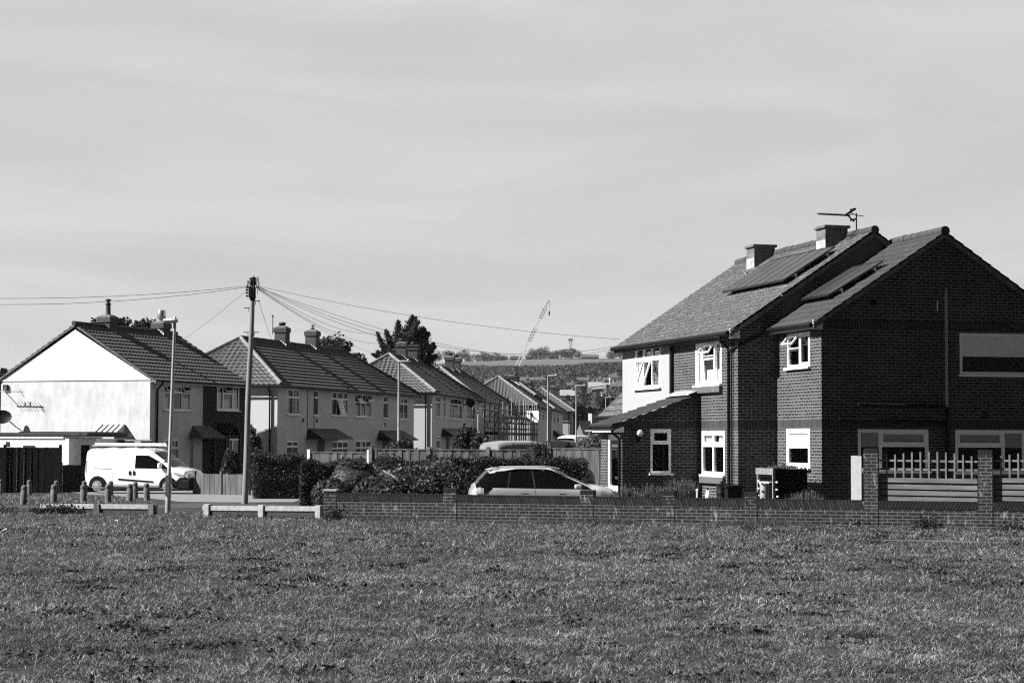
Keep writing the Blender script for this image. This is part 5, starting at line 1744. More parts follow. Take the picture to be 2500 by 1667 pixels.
k.build('rung', 'galv', ld)

# ---- silver estate car behind the garden wall
Yc = 51.3
cb = at(1149, 1208, Yc); cb.z = gz2(-.5, Yc) - .03
car = thing('estate_car', 'silver estate car with dark windows parked close behind the garden wall', 'car', cb, R(6))
cs = [(0.0, .40, .80, .90, .62, .70, .52), (.05, .30, .88, 1.00, .78, .83, .60), (.16, .24, .92, 1.10, .83, .87, .60), (.32, .22, .94, 1.28, .86, .89, .58), (.55, .2, .95, 1.40, .88, .90, .57), (1.1, .2, .95, 1.455, .88, .91, .575), (1.8, .2, .94, 1.46, .88, .91, .58), (2.1, .2, .935, 1.425, .88, .91, .58),
      (2.6, .2, .92, 1.22, .88, .91, .62), (3.08, .2, .92, 1.01, .88, .91, .70), (3.4, .2, .90, .99, .88, .90, .72), (3.7, .22, .82, .92, .86, .86, .68), (3.88, .24, .70, .80, .78, .78, .60), (3.95, .30, .5, .58, .62, .62, .5)]
cs = [(q[0] * .94,) + q[1:] for q in cs]
C = Body(cs)
C.build(car, 'paint_silver')
for x in (.79, 3.2):
    arch(car, C, x, .38)
    for sd in (-1, 1): wheel(car, x, sd * .82, .315, .2, 'steel')
C.patch('side_window', [(.46, .965), (1.2, .955), (2.1, .94), (2.92, .92)], [(.40, 1.30), (1.1, 1.425), (1.9, 1.415), (2.84, .985)], 'car_glass', car)
C.patch('rear_quarter', [(.09, .80), (.28, .80), (.47, .965)], [(.20, 1.12), (.30, 1.22), (.42, 1.30)], 'car_glass', car, .009)
C.patch('rear_lamp', [(.06, .82), (.26, .80)], [(.09, .95), (.25, .95)], 'lens_dark', car, .014)
C.patch('window_pillar', [(.83, .965), (.85, .965)], [(.92, 1.35), (.94, 1.35)], 'charcoal', car, .012, n=2)
C.patch('window_pillar', [(1.50, .955), (1.53, .955)], [(1.46, 1.37), (1.49, 1.37)], 'charcoal', car, .012, n=2)
C.top('windscreen', 2.04, 2.88, 26, 'car_glass', car, .012)
C.top('rear_screen', .07, .40, 18, 'car_glass', car, .012)
C.patch('door_handle', [(1.18, .80), (1.36, .795)], [(1.18, .825), (1.36, .82)], 'charcoal', car, .02, n=4)
C.patch('door_handle', [(2.12, .79), (2.30, .785)], [(2.12, .815), (2.30, .81)], 'charcoal', car, .02, n=4)
C.patch('panel_seam', [(1.52, .3), (1.527, .3)], [(1.52, .93), (1.527, .93)], 'charcoal', car, .006, n=1)
C.patch('painted_reflection_strip', [(.78, .66), (1.5, .66)], [(.9, .70), (1.56, .70)], 'trim', car, .012)  # dark patch painted on the door in place of a reflection
for sd in (-1, 1):
    k = MB(); k.box(2.48, sd * .92, .93, 2.66, sd * 1.1, 1.05); k.build('door_mirror', 'paint_silver', car, bevel=.04)
    k = MB(); k.tube([(.5, sd * .585, 1.40), (.7, sd * .60, 1.455), (1.9, sd * .60, 1.47), (2.15, sd * .61, 1.425)], .018, 6); k.build('roof_rail', 'paint_silver', car, smooth=True)
k = MB(); k.hexa(((.42, -.5, 1.36), (.62, -.5, 1.42), (.62, .5, 1.42), (.42, .5, 1.36), (.40, -.5, 1.40), (.62, -.5, 1.46), (.62, .5, 1.46), (.40, .5, 1.40))); k.build('spoiler', 'paint_silver', car, bevel=.01)
k = MB(); k.hexa(((.55, -.03, 1.43), (.75, -.03, 1.46), (.75, .03, 1.46), (.55, .03, 1.43), (.55, -.015, 1.49), (.62, -.01, 1.5), (.62, .01, 1.5), (.55, .015, 1.49))); k.build('roof_aerial', 'trim', car)

# ---- vehicles parked beyond the fence (only their upper halves show)
def far_vehicle(label, name, cat, px, py_top, Y, Lm, Hh, mat, kind, yaw, glass=True):
    t_ = at(px, py_top, Y); t_.z = gz(Y)
    H_ = at(px, py_top, Y).z - t_.z
    o = thing(name, label, cat, t_, yaw, None)
    if kind == 'van':
        st = [(0, .4, .9, .8 * H_, .75, .8, .7), (.08, .25, 1.0, .97 * H_, .88, .92, .8), (.6, .22, 1.05, H_, .92, .95, .84), (Lm * .55, .22, 1.05, H_, .92, .95, .84), (Lm * .68, .22, 1.05, .95 * H_, .92, .95, .82), (Lm * .84, .22, 1.0, .62 * H_ + .02, .92, .95, .82), (Lm * .97, .22, .8, .92, .85, .85, .7), (Lm, .3, .6, .7, .7, .7, .55)]
    else:
        st = [(0, .4, .75, .85, .65, .7, .5), (.1, .25, .85, .95, .8, .84, .6), (.5, .22, .92, 1.2, .86, .88, .58), (Lm * .3, .2, .92, H_, .88, .9, .58), (Lm * .48, .2, .92, H_, .88, .9, .58), (Lm * .7, .2, .9, .98, .88, .9, .7), (Lm * .95, .22, .7, .8, .82, .82, .65), (Lm, .3, .5, .6, .65, .65, .5)]
    q = Body(st, nx=40); q.build(o, mat)
    if kind == 'van':
        q.patch('side_window', [(Lm * .55, 1.07), (Lm * .76, 1.07)], [(Lm * .55, H_ * .84), (Lm * .68, H_ * .82)], 'car_glass', o)
        q.patch('side_window', [(Lm * .25, 1.12), (Lm * .50, 1.12)], [(Lm * .25, H_ * .84), (Lm * .50, H_ * .84)], 'car_glass', o) if mat != 'paint_white' else None
        q.top('windscreen', Lm * .70, Lm * .83, 26, 'car_glass', o, .012)
    else:
        q.patch('side_window', [(.6, .95), (Lm * .66, .94)], [(.8, H_ * .9), (Lm * .5, H_ * .92)], 'car_glass', o)
        q.top('windscreen', Lm * .5, Lm * .69, 26, 'car_glass', o, .012)
    for x in (.8, Lm - .85):
        for sd in (-1, 1): wheel(o, x, sd * .84, .31, .2)
    return o


far_vehicle('grey van with only its roof showing over the fence by the scaffolding', 'parked_van', 'van', 1190, 1077, 76, 1.75, 1.9, 'paint_grey', 'van', 0) if False else None
far_vehicle('pale grey van roof showing above the fence left of the scaffolding', 'parked_van', 'van', 1189, 1077, 78, 2.0 / .6, 0, 'paint_grey', 'van', R(28))
far_vehicle('white van parked beyond the fence in front of the farthest house', 'parked_van', 'van', 1430, 1063, 160, 4.4, 0, 'paint_white', 'van', R(238))
far_vehicle('dark car showing its roof over the fence beside the third street lamp', 'parked_car', 'car', 1336, 1076, 96, 3.9, 0, 'paint_black', 'car', R(60))

# ================================================================== plants
def foliage(parent, name, C, size, mat, seed=0, up=.3, aspect=.6):
    V_, F_ = leaf_quads(np.asarray(C), size, up, aspect, seed)
    return np_mesh(name, V_, F_, mat, parent)


def box_points(n, x0, y0, z0, x1, y1, z1, seed=0, depth=.22, rough=.08):
    """points near the surface of a clipped hedge block (not its underside)"""
    r = np.random.default_rng(seed)
    dx, dy, dz = x1 - x0, y1 - y0, z1 - z0
    A_ = np.array([dx * dz, dx * dz, dy * dz, dy * dz, dx * dy * 1.3]); pick = r.choice(5, n, p=A_ / A_.sum())
    P_ = np.stack([r.uniform(x0, x1, n), r.uniform(y0, y1, n), r.uniform(z0, z1, n)], 1)
    d = depth * r.random(n) ** 1.7
    P_[pick == 0, 1] = y0 + d[pick == 0]; P_[pick == 1, 1] = y1 - d[pick == 1]
    P_[pick == 2, 0] = x0 + d[pick == 2]; P_[pick == 3, 0] = x1 - d[pick == 3]; P_[pick == 4, 2] = z1 - d[pick == 4]
    f = np.sin(P_ * 5.1 + 1.3).sum(1)
    P_[:, 2] += rough * np.sin(P_[:, 0] * 4.3 + P_[:, 1] * 3.1) * (pick == 4)
    P_ += r.normal(size=P_.shape) * .03 + (rough * .5 * np.sin(P_[:, [1, 2, 0]] * 6.0))
    return P_


def core_box(parent, x0, y0, z0, x1, y1, z1, m_='bark'):
    k = MB(); k.box(x0, y0, z0, x1, y1, z1); return k.build('dark_core_and_stems', m_, parent)  # for hedges: solid dark box hidden in the leaves, added to block light


# clipped hedges
g0 = gxy(618, 70.5); zt = at(680, 1116, 70.5).z
h = thing('hedge', 'dark clipped hedge block just right of the telegraph pole', 'hedge', (g0[0], g0[1], gz(70.5)), 0, 'clipped garden hedges')
wdt = gxy(741, 70.5)[0] - g0[0]
foliage(h, 'foliage', box_points(26000, 0, 0, 0, wdt, 3.2, zt - gz(70.5), 3), .034, 'leaf_hedge', 3); core_box(h, .2, .2, 0, wdt - .2, 3.0, zt - gz(70.5) - .2)
g0 = gxy(735, 59.6); zt = at(760, 1133, 59.6).z; x1 = gxy(1075, 59.6)[0] - g0[0]
h = thing('hedge', 'clipped hedge with a lit vertical end running right behind the shrubs', 'hedge', (g0[0], g0[1], 0), 0, 'clipped garden hedges')
foliage(h, 'foliage', box_points(16000, 0, 0, 0, .78, 1.4, zt, 5), .032, 'leaf_hedge', 5); core_box(h, .2, .2, 0, .6, 1.2, zt - .2)
foliage(h, 'foliage', box_points(24000, .7, .5, 0, x1, 1.5, zt + .03, 6), .034, 'leaf_hedge', 6); core_box(h, .7, .7, 0, x1 - .2, 1.3, zt - .2)
g0 = gxy(1080, 58.6); zt = at(1250, 1123, 58.6).z; x1 = gxy(1432, 58.6)[0] - g0[0]
h = thing('hedge', 'long clipped hedge with a flat top just behind the roof of the silver car', 'hedge', (g0[0], g0[1], 0), 0, 'clipped garden hedges')
foliage(h, 'foliage', box_points(30000, 0, 0, 0, x1, 1.5, zt, 8, rough=.05), .034, 'leaf_hedge', 8); core_box(h, .2, .2, 0, x1 - .2, 1.3, zt - .2)
foliage(h, 'foliage', blob_points(3500, (x1 - .1, .5, .55), (.45, .6, .62), 9), .045, 'leaf_hedge', 9)


def shrub(label, name, px, Y, pyt, wpx, n, leaf, mat, seed, depth=1.0, rough=.3, group=None, base=0.0, cat='shrub'):
    x, y = gxy(px, Y); zt = at(px, pyt, Y).z - base
    w_ = wpx / F * Y / 2
    o = thing(name, label, cat, (x, y, base), 0, group)
    r = np.random.default_rng(seed)
    pts = [blob_points(int(n * .5), (0, 0, zt * .5), (w_, depth, zt * .52), seed, .3, rough)]
    for i in range(5):
        c = (r.uniform(-.6, .6) * w_, r.uniform(-.5, .5) * depth, zt * r.uniform(.45, .75))
        pts.append(blob_points(int(n * .1), c, (w_ * .42, depth * .5, zt * .3), seed + i + 1, .5, .3))
    P_ = np.concatenate(pts); P_ = P_[P_[:, 2] > -.02]
    foliage(o, 'foliage', P_, leaf, mat, seed)
    k = MB(); 
    for i in range(6):
        a = i * 1.05; k.tube([(0, 0, -.05), (math.cos(a) * w_ * .3, math.sin(a) * depth * .3, zt * .4), (math.cos(a) * w_ * .6, math.sin(a) * depth * .6, zt * .75)], [.03, .02, .008], 6)
    k.sphere((0, 0, zt * .42), min(w_, zt * .5) * .62, 10)
    k.build('dark_core_and_stems', 'bark', o)
    return o


gs = 'mixed shrubs behind the brick wall'
shrub('sunlit leafy shrub beside the end pillar of the brick wall', 'shrub', 812, 55.5, 1172, 85, 5000, .05, 'leaf_shrub', 21, .8, group=gs)
shrub('tall sunlit shrub between the hedge end and the bare branch', 'shrub', 868, 56.5, 1122, 120, 8000, .05, 'leaf_shrub', 22, 1.0, group=gs)
shrub('low glossy shrub against the wall coping left of the second pillar', 'shrub', 930, 54.5, 1165, 120, 6500, .05, 'leaf_shrub', 23, .8, group=gs)
shrub('dark upright shrub in front of the second fence post', 'shrub', 945, 58, 1118, 110, 5500, .05, 'leaf_hedge', 24, .8, group=gs)
shrub('broad rounded shrub at the middle of the shrub bank', 'shrub', 1020, 55.5, 1140, 150, 9500, .05, 'leaf_shrub', 25, 1.0, group=gs)
shrub('dense shrub rising behind the second wall pillar', 'shrub', 1090, 56, 1131, 140, 9000, .05, 'leaf_shrub', 26, 1.0, group=gs)
shrub('shrub directly left of the tail lamp of the silver car', 'shrub', 1140, 55.5, 1140, 100, 6000, .05, 'leaf_hedge', 27, .9, group=gs)
shrub('dark climbing bush spilling over the fence above the silver car', 'shrub', 1312, 61.4, 1090, 80, 4500, .05, 'leaf_tree', 28, .5, group=gs)
shrub('ivy clump on the concrete post of the long fence', 'shrub', 1056, 63.3, 1103, 40, 1500, .05, 'leaf_tree', 29, .3, group=gs)
shrub('rough bush showing over the fence in front of the long rendered house', 'shrub', 985, 72, 1078, 110, 5000, .06, 'leaf_hedge', 30, .9, base=0)
shrub('dark cone shaped bush before the third house', 'shrub', 1146, 100, 1050, 60, 4500, .09, 'leaf_tree', 31, .9, base=-.2)
shrub('low bush right of the dark cone shaped bush', 'shrub', 1172, 98, 1062, 44, 2500, .08, 'leaf_tree', 32, .7, base=-.2)
shrub('heap of pale cut foliage over the fence beside the porch', 'shrub', 1440, 66, 1068, 90, 6000, .05, 'leaf_lav', 33, .7)
shrub('bush against the side wall of the long rendered house', 'shrub', 618, 92, 1048, 40, 3500, .07, 'leaf_tree', 34, .6, base=-.25)
shrub('dark bush under the window of the half brick house', 'shrub', 566, 90, 1098, 46, 3500, .06, 'leaf_tree', 35, .6, base=-.25)
shrub('small dark bush left of the hedge below the rendered wall', 'shrub', 632, 82, 1098, 34, 2500, .06, 'leaf_tree', 36, .5, base=-.25)
shrub('pale flowering climber growing round the porch door', 'shrub', 1500, 56.2, 1155, 40, 2500, .035, 'leaf_lav', 37, .25)
k = MB(); k.tube([at(935, 1148, 54.2), at(965, 1165, 54.0), at(972, 1172, 54)], .03, 6)
tag(k.build('bare_branch', 'wood_pale'), 'bare pale branch lying across the shrubs', 'branch')


def tufts(label, px, Y, pyt, wpx, n, seed, mat='leaf_lav', base=0.0, lean=.25, name='lavender_bush', cat='plant', group='lavender plants in front of the brick house'):
    """upright bladed plant"""
    x, y = gxy(px, Y); H_ = at(px, pyt, Y).z - base; w_ = wpx / F * Y / 2
    o = thing(name, label, cat, (x, y, base), 0, group)
    r = np.random.default_rng(seed)
    a = r.uniform(0, 6.283, n); rr = np.sqrt(r.random(n)) * .55
    b = np.stack([np.cos(a) * rr * w_, np.sin(a) * rr * w_ * .7, np.zeros(n)], 1)
    hh = H_ * r.uniform(.5, 1.0, n) * (1 - .35 * rr)
    tip = b * 1.7 + np.stack([r.normal(0, lean * .35, n) * w_, r.normal(0, lean * .35, n) * w_, hh], 1)
    d = np.stack([np.cos(a * 3.1), np.sin(a * 3.1), np.zeros(n)], 1) * .007
    mid = b * .45 + tip * .55 + np.array([0, 0, .04]) * H_
    V_ = np.stack([b - d, b + d, mid + d * 1.3, tip + d * .3, tip - d * .3, mid - d * 1.3], 1).reshape(-1, 3)
    F_ = (np.arange(n)[:, None, None] * 6 + np.array([[0, 1, 2, 5], [5, 2, 3, 4]])[None]).reshape(-1, 4)
    np_mesh('leaves', V_, F_, mat, o)
    k = 3
    lp = np.repeat(tip, k, 0) * r.uniform(.35, 1, (n * k, 1)) + r.normal(0, .02, (n * k, 3)); lp[:, 2] = np.abs(lp[:, 2])
    foliage(o, 'sprigs', lp, .022, mat, seed)
    return o


tufts('lavender bush right behind the wall by the porch downpipe', 1528, 51.5, 1170, 80, 320, 41)
tufts('broad low lavender bush under the porch window', 1592, 51.8, 1172, 90, 420, 42)
tufts('tall spiky lavender bush right of the porch window', 1663, 51.8, 1152, 95, 520, 43, lean=.4)
tufts('lavender bush before the corner of the brick extension', 1968, 47.4, 1186, 100, 480, 44)

# weeds at the foot of the wall and by the rails
def weeds(label, px, Y, h_, w_, n, seed, name='weed_clump', mat='leaf_shrub'):
    x, y = gxy(px, Y)
    o = thing(name, label, 'weeds', (x, y, gz(y)), 0, 'weeds along the edge of the field')
    r = np.random.default_rng(seed)
    P_ = np.stack([r.normal(0, w_ * .4, n), r.normal(0, .12, n), np.abs(r.normal(0, h_ * .5, n))], 1)
    foliage(o, 'leaves', P_, .03, mat, seed)
    m_ = max(10, n // 12)
    b = np.stack([r.normal(0, w_ * .4, m_), r.normal(0, .1, m_), np.zeros(m_)], 1); t_ = b + np.stack([r.normal(0, .12, m_), r.normal(0, .08, m_), r.uniform(.4, 1.2, m_) * h_], 1)
    d = np.array([.006, 0, 0])
    V_ = np.stack([b - d, b + d, t_ + d * .4, t_ - d * .4], 1).reshape(-1, 3)
    np_mesh('stalks', V_, np.arange(4 * m_).reshape(-1, 4), 'leaf_lav', o)
    return o


for i, (px, Y, hh, ww, n, lb) in enumerate(((2255, 44.9, .28, .35, 500, 'dark weed clump at the wall foot below the trellis panel'), (2105, 45.6, .2, .6, 500, 'pale dry grass clump at the wall foot left of the tall pillar'), (2470, 44.2, .22, .4, 500, 'weed clump at the wall foot by the right edge'),
                                            (1855, 46.6, .3, .3, 400, 'weeds climbing the wall under the fifth pillar'), (1770, 46.9, .18, .35, 300, 'small weed tuft at the wall foot below the brick corner'), (2030, 46.0, .2, .4, 400, 'weed tuft at the wall foot below the house corner'),
                                            (815, 48.7, .3, .25, 500, 'dark weed clump at the end of the brick wall'), (150, 53.0, .22, .9, 1600, 'dark weeds swallowing the left end of the low rail'), (15, 53.0, .2, .5, 600, 'dry weeds at the left edge of the field'), (620, 50.8, .12, .8, 500, 'weeds beneath the middle post of the low rail'))):
    weeds(lb, px, Y, hh, ww, n, 60 + i, mat='leaf_hedge' if 'dark' in lb else 'leaf_shrub')


# trees
def branch_tree(label, name, px, Y, pyt, z_base, crown_w, crown_h, n, leaf, seed, mat='leaf_tree', trunk=.25, clumps=14, group=None):
    x, y = gxy(px, Y); zt = at(px, pyt, Y).z - z_base
    o = thing(name, label, 'tree', (x, y, z_base), 0, group)
    r = np.random.default_rng(seed)
    cz = zt - crown_h / 2
    k = MB(); k.tube([(0, 0, -.2), (.1, 0, cz * .5), (0, .1, cz), (.1, 0, zt - crown_h * .2)], [trunk, trunk * .8, trunk * .5, .04], 8)
    pts = []
    for i in range(clumps):
        d = r.normal(size=3); d /= np.linalg.norm(d); rr = r.uniform(.35, .85)
        c = np.array([d[0] * crown_w / 2 * rr, d[1] * crown_w / 2 * rr, cz + d[2] * crown_h / 2 * rr])
        s_ = r.uniform(.16, .30)
        pts.append(blob_points(n // clumps, c, (crown_w * s_, crown_w * s_, crown_h * s_ * .9), seed + i, .8, .35))
        k.tube([(0, 0, cz * .7), tuple(c * np.array([.5, .5, 1]) * .95 + np.array([0, 0, cz * .02])), tuple(c)], [trunk * .35, trunk * .2, .02], 6)
    k.build('trunk', 'bark', o)
    foliage(o, 'crown', np.concatenate(pts), leaf, mat, seed)
    return o


branch_tree('round dark broadleaf tree rising behind the ridge of the long rendered house', 'broadleaf_tree', 828, 150, 812, .1, 4.6, 4.8, 15000, .12, 71, clumps=22)
branch_tree('bushy tree top seen between the two chimneys of the white gabled house', 'broadleaf_tree', 306, 112, 777, -.2, 3.0, 2.6, 7000, .09, 72)
branch_tree('low tree top just left of the first chimney of the white gabled house', 'broadleaf_tree', 222, 112, 776, -.2, 2.0, 2.4, 4000, .09, 73)
branch_tree('tree top right of the first chimney before the metal cowl', 'broadleaf_tree', 352, 112, 786, -.2, 1.8, 2.4, 4000, .09, 74)
branch_tree('scrap of dark foliage at the left edge beyond the white gable', 'broadleaf_tree', 8, 125, 896, -.2, 1.6, 3.0, 3500, .1, 75)


def plume(k_pts, base, tip, r0, n, r):
    t = r.random(n) ** .8
    base, tip = np.array(base), np.array(tip)
    c = base + (tip - base) * t[:, None]
    c[:, 2] += .0
    rad = r0 * 1.02 * (1 - t) ** .65 + .05
    c += r.normal(size=(n, 3)) * rad[:, None] * np.array([.5, .5, .42])
    k_pts.append(c)


x, y = gxy(990, 150)
con = thing('conifer', 'tall ragged dark conifer with windswept branches behind the third house', 'tree', (x, y, .2))
r = np.random.default_rng(5); pts = []
zof = lambda py: at(990, py, 150).z - .2
xof = lambda px: at(px, 850, 150).x - x
for (bx, by_, tx, ty, r0, n) in ((985, 880, 1008, 772, .75, 2600), (985, 880, 1016, 776, .5, 1100), (975, 860, 972, 784, .5, 1300), (1000, 860, 1034, 800, .8, 2600), (990, 880, 1000, 815, 1.1, 3200), (1005, 890, 1040, 835, 1.0, 2600), (1000, 880, 1045, 812, .7, 1700), (1010, 890, 1060, 840, .6, 1500), (1005, 900, 1062, 846, .6, 1300), (970, 880, 940, 806, .45, 900), (950, 880, 921, 812, .28, 800),
                                 (960, 880, 943, 806, .3, 700), (975, 890, 920, 858, .45, 1000), (985, 900, 910, 865, .4, 900), (985, 860, 995, 800, .9, 2600), (1010, 870, 1030, 830, .9, 2400), (980, 890, 975, 850, .9, 1600), (1020, 905, 1066, 868, .5, 900), (990, 850, 1024, 786, .5, 1200)):
    plume(pts, (xof(bx), 0, zof(by_)), (xof(tx), r.normal() * .6, zof(ty)), r0, n, r)
foliage(con, 'crown', np.concatenate(pts), .11, 'leaf_tree', 6, up=.1, aspect=.35)
k = MB(); k.tube([(0, 0, -.2), (0, 0, zof(850)), (xof(1005), 0, zof(785))], [.3, .2, .03], 8)
for (tx, ty) in ((1036, 806), (1058, 842), (921, 818), (942, 812), (915, 862)): k.tube([(0, 0, zof(890)), (xof(tx) * .5, 0, zof((890 + ty) / 2 + 6)), (xof(tx), 0, zof(ty))], [.12, .07, .02], 6)
k.build('trunk', 'bark', con)

# ================================================================== hill: trees, houses, crane, mast
def px_on_hill(px, py):
    r_ = ray(px, py)
    lo, hi = 250.0, 3000.0
    y = lo
    while y < hi:
        p = CAM + r_ * (y / r_.y)
        if p.z < hillz(p.x, p.y): return y
        y += 8
    return 2150.0


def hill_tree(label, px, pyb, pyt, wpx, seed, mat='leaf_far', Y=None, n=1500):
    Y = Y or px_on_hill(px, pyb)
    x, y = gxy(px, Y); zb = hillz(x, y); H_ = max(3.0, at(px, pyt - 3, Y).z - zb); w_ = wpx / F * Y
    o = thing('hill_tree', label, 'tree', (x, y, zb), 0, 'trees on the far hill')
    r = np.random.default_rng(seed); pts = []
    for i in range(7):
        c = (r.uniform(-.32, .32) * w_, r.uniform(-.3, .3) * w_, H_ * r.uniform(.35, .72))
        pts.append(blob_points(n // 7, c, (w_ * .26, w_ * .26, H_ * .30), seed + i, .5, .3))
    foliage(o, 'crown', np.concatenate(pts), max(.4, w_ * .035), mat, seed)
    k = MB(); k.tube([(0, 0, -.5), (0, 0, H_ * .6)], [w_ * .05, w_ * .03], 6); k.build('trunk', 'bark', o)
    return o


lst = [(1062, 890, 862, 40, 'leftmost pale tree on the far ridge beside the conifer'), (1092, 886, 858, 36, 'ridge tree between the conifer and the next chimneys'), (1128, 886, 856, 34, 'round ridge tree just right of the paired chimneys'), (1145, 886, 862, 26, 'small ridge tree beside the round one'), (1163, 886, 864, 24, 'isolated little ridge tree left of the pale shed'), (1180, 886, 858, 26, 'first tree of the broad ridge clump'),
       (1198, 884, 856, 44, 'largest dome of the broad ridge clump'), (1222, 884, 863, 40, 'sloping right end of the broad ridge clump'), (1300, 878, 852, 34, 'ridge tree immediately right of the crane legs'), (1317, 878, 848, 36, 'tall ridge tree right of the crane with a notched top'), (1330, 878, 847, 26, 'right half of the tall notched ridge tree'), (1350, 876, 857, 36, 'low ridge tree left of the mast'), (1370, 876, 855, 38, 'ridge tree near the foot of the mast'), (1393, 876, 852, 40, 'rounded ridge tree directly below the mast'), (1408, 876, 856, 28, 'ridge tree right of the mast'), (1490, 872, 855, 34, 'ridge tree right of the long hilltop house'), (1514, 872, 852, 40, 'ridge tree meeting the brick house wall'), (1545, 870, 850, 44, 'ridge tree hidden mostly by the brick house')]
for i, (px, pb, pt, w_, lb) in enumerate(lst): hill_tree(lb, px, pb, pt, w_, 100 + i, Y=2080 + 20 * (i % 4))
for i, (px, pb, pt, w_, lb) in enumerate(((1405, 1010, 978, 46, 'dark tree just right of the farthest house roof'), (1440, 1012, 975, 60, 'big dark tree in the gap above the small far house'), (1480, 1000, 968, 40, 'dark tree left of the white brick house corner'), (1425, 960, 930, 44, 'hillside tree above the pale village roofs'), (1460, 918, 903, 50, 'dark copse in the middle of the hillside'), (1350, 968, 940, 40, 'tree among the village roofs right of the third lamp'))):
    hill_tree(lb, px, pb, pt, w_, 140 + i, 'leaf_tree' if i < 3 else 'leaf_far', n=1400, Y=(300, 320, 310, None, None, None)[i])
# scrub covering the slope: countless bushes, one object
r = np.random.default_rng(77); pts = []
for i in range(2600):
    px = r.uniform(1000, 1560); py = r.uniform(890, 990)
    Y = px_on_hill(px, py)
    x, y = gxy(px, Y)
    if 1715 < y + .55 * x < 2010: continue
    if py > 922 and px > 1150 and r.random() < .72: continue
    s_ = r.uniform(1.6, 4.2) * (Y / 1300) ** .5 * (.55 if Y > 1450 else 1)
    pts.append(blob_points(26, (x, y, hillz(x, y) + s_ * .3), (s_ * 1.5, s_ * 1.3, s_ * .6), i, .5, .3))
V_, F_ = leaf_quads(np.concatenate(pts), .8, 1.3, .7, 9)
tag(np_mesh('hillside_scrub', V_, F_, 'scrub'), kind='stuff')


def far_house(label, px, py, wpx, hpx, seed, wall_='render_white', roof_='tile_plain', Y=None, yaw=0, rf=.45):
    Y = Y or px_on_hill(px, py)
    x, y = gxy(px, Y); zb = hillz(x, y)
    w_ = wpx / F * Y * 1.15; h_ = max(3.6, hpx / F * Y * 1.7); eh = h_ * (1 - rf); dp = min(w_, 9) * .8
    o = thing('hill_house', label, 'house', (x, y, zb - .5), yaw, 'houses on the far hill')
    k = MB(); k.box(-w_ / 2, 0, 0, w_ / 2, dp, eh + .5)
    k.poly(((-w_ / 2, 0, eh + .5), (-w_ / 2, dp, eh + .5), (-w_ / 2, dp / 2, h_ + .4))[::-1]); k.poly(((w_ / 2, 0, eh + .5), (w_ / 2, dp, eh + .5), (w_ / 2, dp / 2, h_ + .4)))
    k.build('wall', wall_, o)
    k = MB()
    for (ya, yb) in ((-.4, dp / 2), (dp + .4, dp / 2)):
        k.poly(((-w_ / 2 - .3, ya, eh + .4), (w_ / 2 + .3, ya, eh + .4), (w_ / 2 + .3, yb, h_ + .5), (-w_ / 2 - .3, yb, h_ + .5)))
    k.build('roof', roof_, o)
    n = max(2, int(w_ / 4))
    for i in range(n):
        k = MB(); xa = -w_ / 2 + w_ * (i + .5) / n; k.box(xa - .6, -.05, eh * .5, xa + .6, .02, eh * .5 + 1.1); k.build('window', 'charcoal', o)
    k = MB(); k.box(w_ * .3, dp / 2 - .4, h_ - .5, w_ * .3 + .8, dp / 2 + .4, h_ + 1.4); k.build('chimney', 'concrete', o)
    return o


far_house('gabled hilltop house left of the crane legs', 1260, 873, 24, 8, 1, 'concrete_dark', Y=2060)
far_house('long hilltop house with a flat roofline right of the mast', 1440, 871, 38, 6.5, 2, 'concrete', 'tile_row', Y=2040, rf=.55)
far_house('pale shed at the foot of the ridge trees', 1168, 881, 12, 6, 3, 'concrete', Y=1990)
far_house('small pale hilltop cottage right of the crane', 1290, 872, 12, 7, 4, 'concrete', Y=2030)
far_house('tiny white cottage under the mast', 1405, 872, 7, 8, 5, 'white', Y=2010)
for i, (px, py, w_, h_, wl_, rf_, lb) in enumerate(((1458, 961, 36, 17, 'concrete', .6, 'large pale roofed village house right of the fourth lamp'), (1497, 940, 16, 16, 'white', .3, 'bright white gabled house high in the village'), (1482, 938, 14, 5, 'white', .3, 'low white extension beside the bright gabled house'), (1473, 982, 9, 15, 'white', .2, 'narrow white gable end above the porch roof'), (1392, 951, 12, 6, 'render_pale', .4, 'pale house left of the fourth lamp head'), (1413, 952, 16, 6, 'render_pale', .4, 'pale house right of the fourth lamp column'), (1445, 947, 8, 8, 'white', .4, 'small white house above the large pale roof'), (1461, 942, 8, 12, 'render_pale', .3, 'slim pale house in the village centre'), (1425, 937, 26, 5, 'concrete', .5, 'long low pale roof behind the fourth lamp'), (1440, 970, 7, 6, 'white', .4, 'little white house left below the large pale roof'), (1385, 975, 30, 14, 'concrete_dark', .6, 'grey house behind the farthest hipped roof'), (1505, 953, 24, 6, 'concrete_dark', .5, 'grey terrace next to the brick house corner'), (1216, 940, 30, 8, 'render_pale', .5, 'pale house left of the fifth house roof'), (1275, 936, 34, 7, 'render_pale', .5, 'long pale house behind the twin chimneys'), (1310, 936, 36, 8, 'concrete', .5, 'grey roofed house left of the third lamp'), (1193, 944, 16, 6, 'render_pale', .5, 'pale roof peeping over the fourth house'))):
    far_house(lb, px, py, w_, h_, 10 + i, wl_, 'concrete' if rf_ > .5 else 'tile_row', rf=rf_)
# small far house and the next pair's porch roof, right side of the street
far_house('small grey gabled house at the end of the street', 1441, 1062, 34, 44, 40, 'concrete_dark', 'tile_row', Y=262, rf=.45, yaw=R(35))

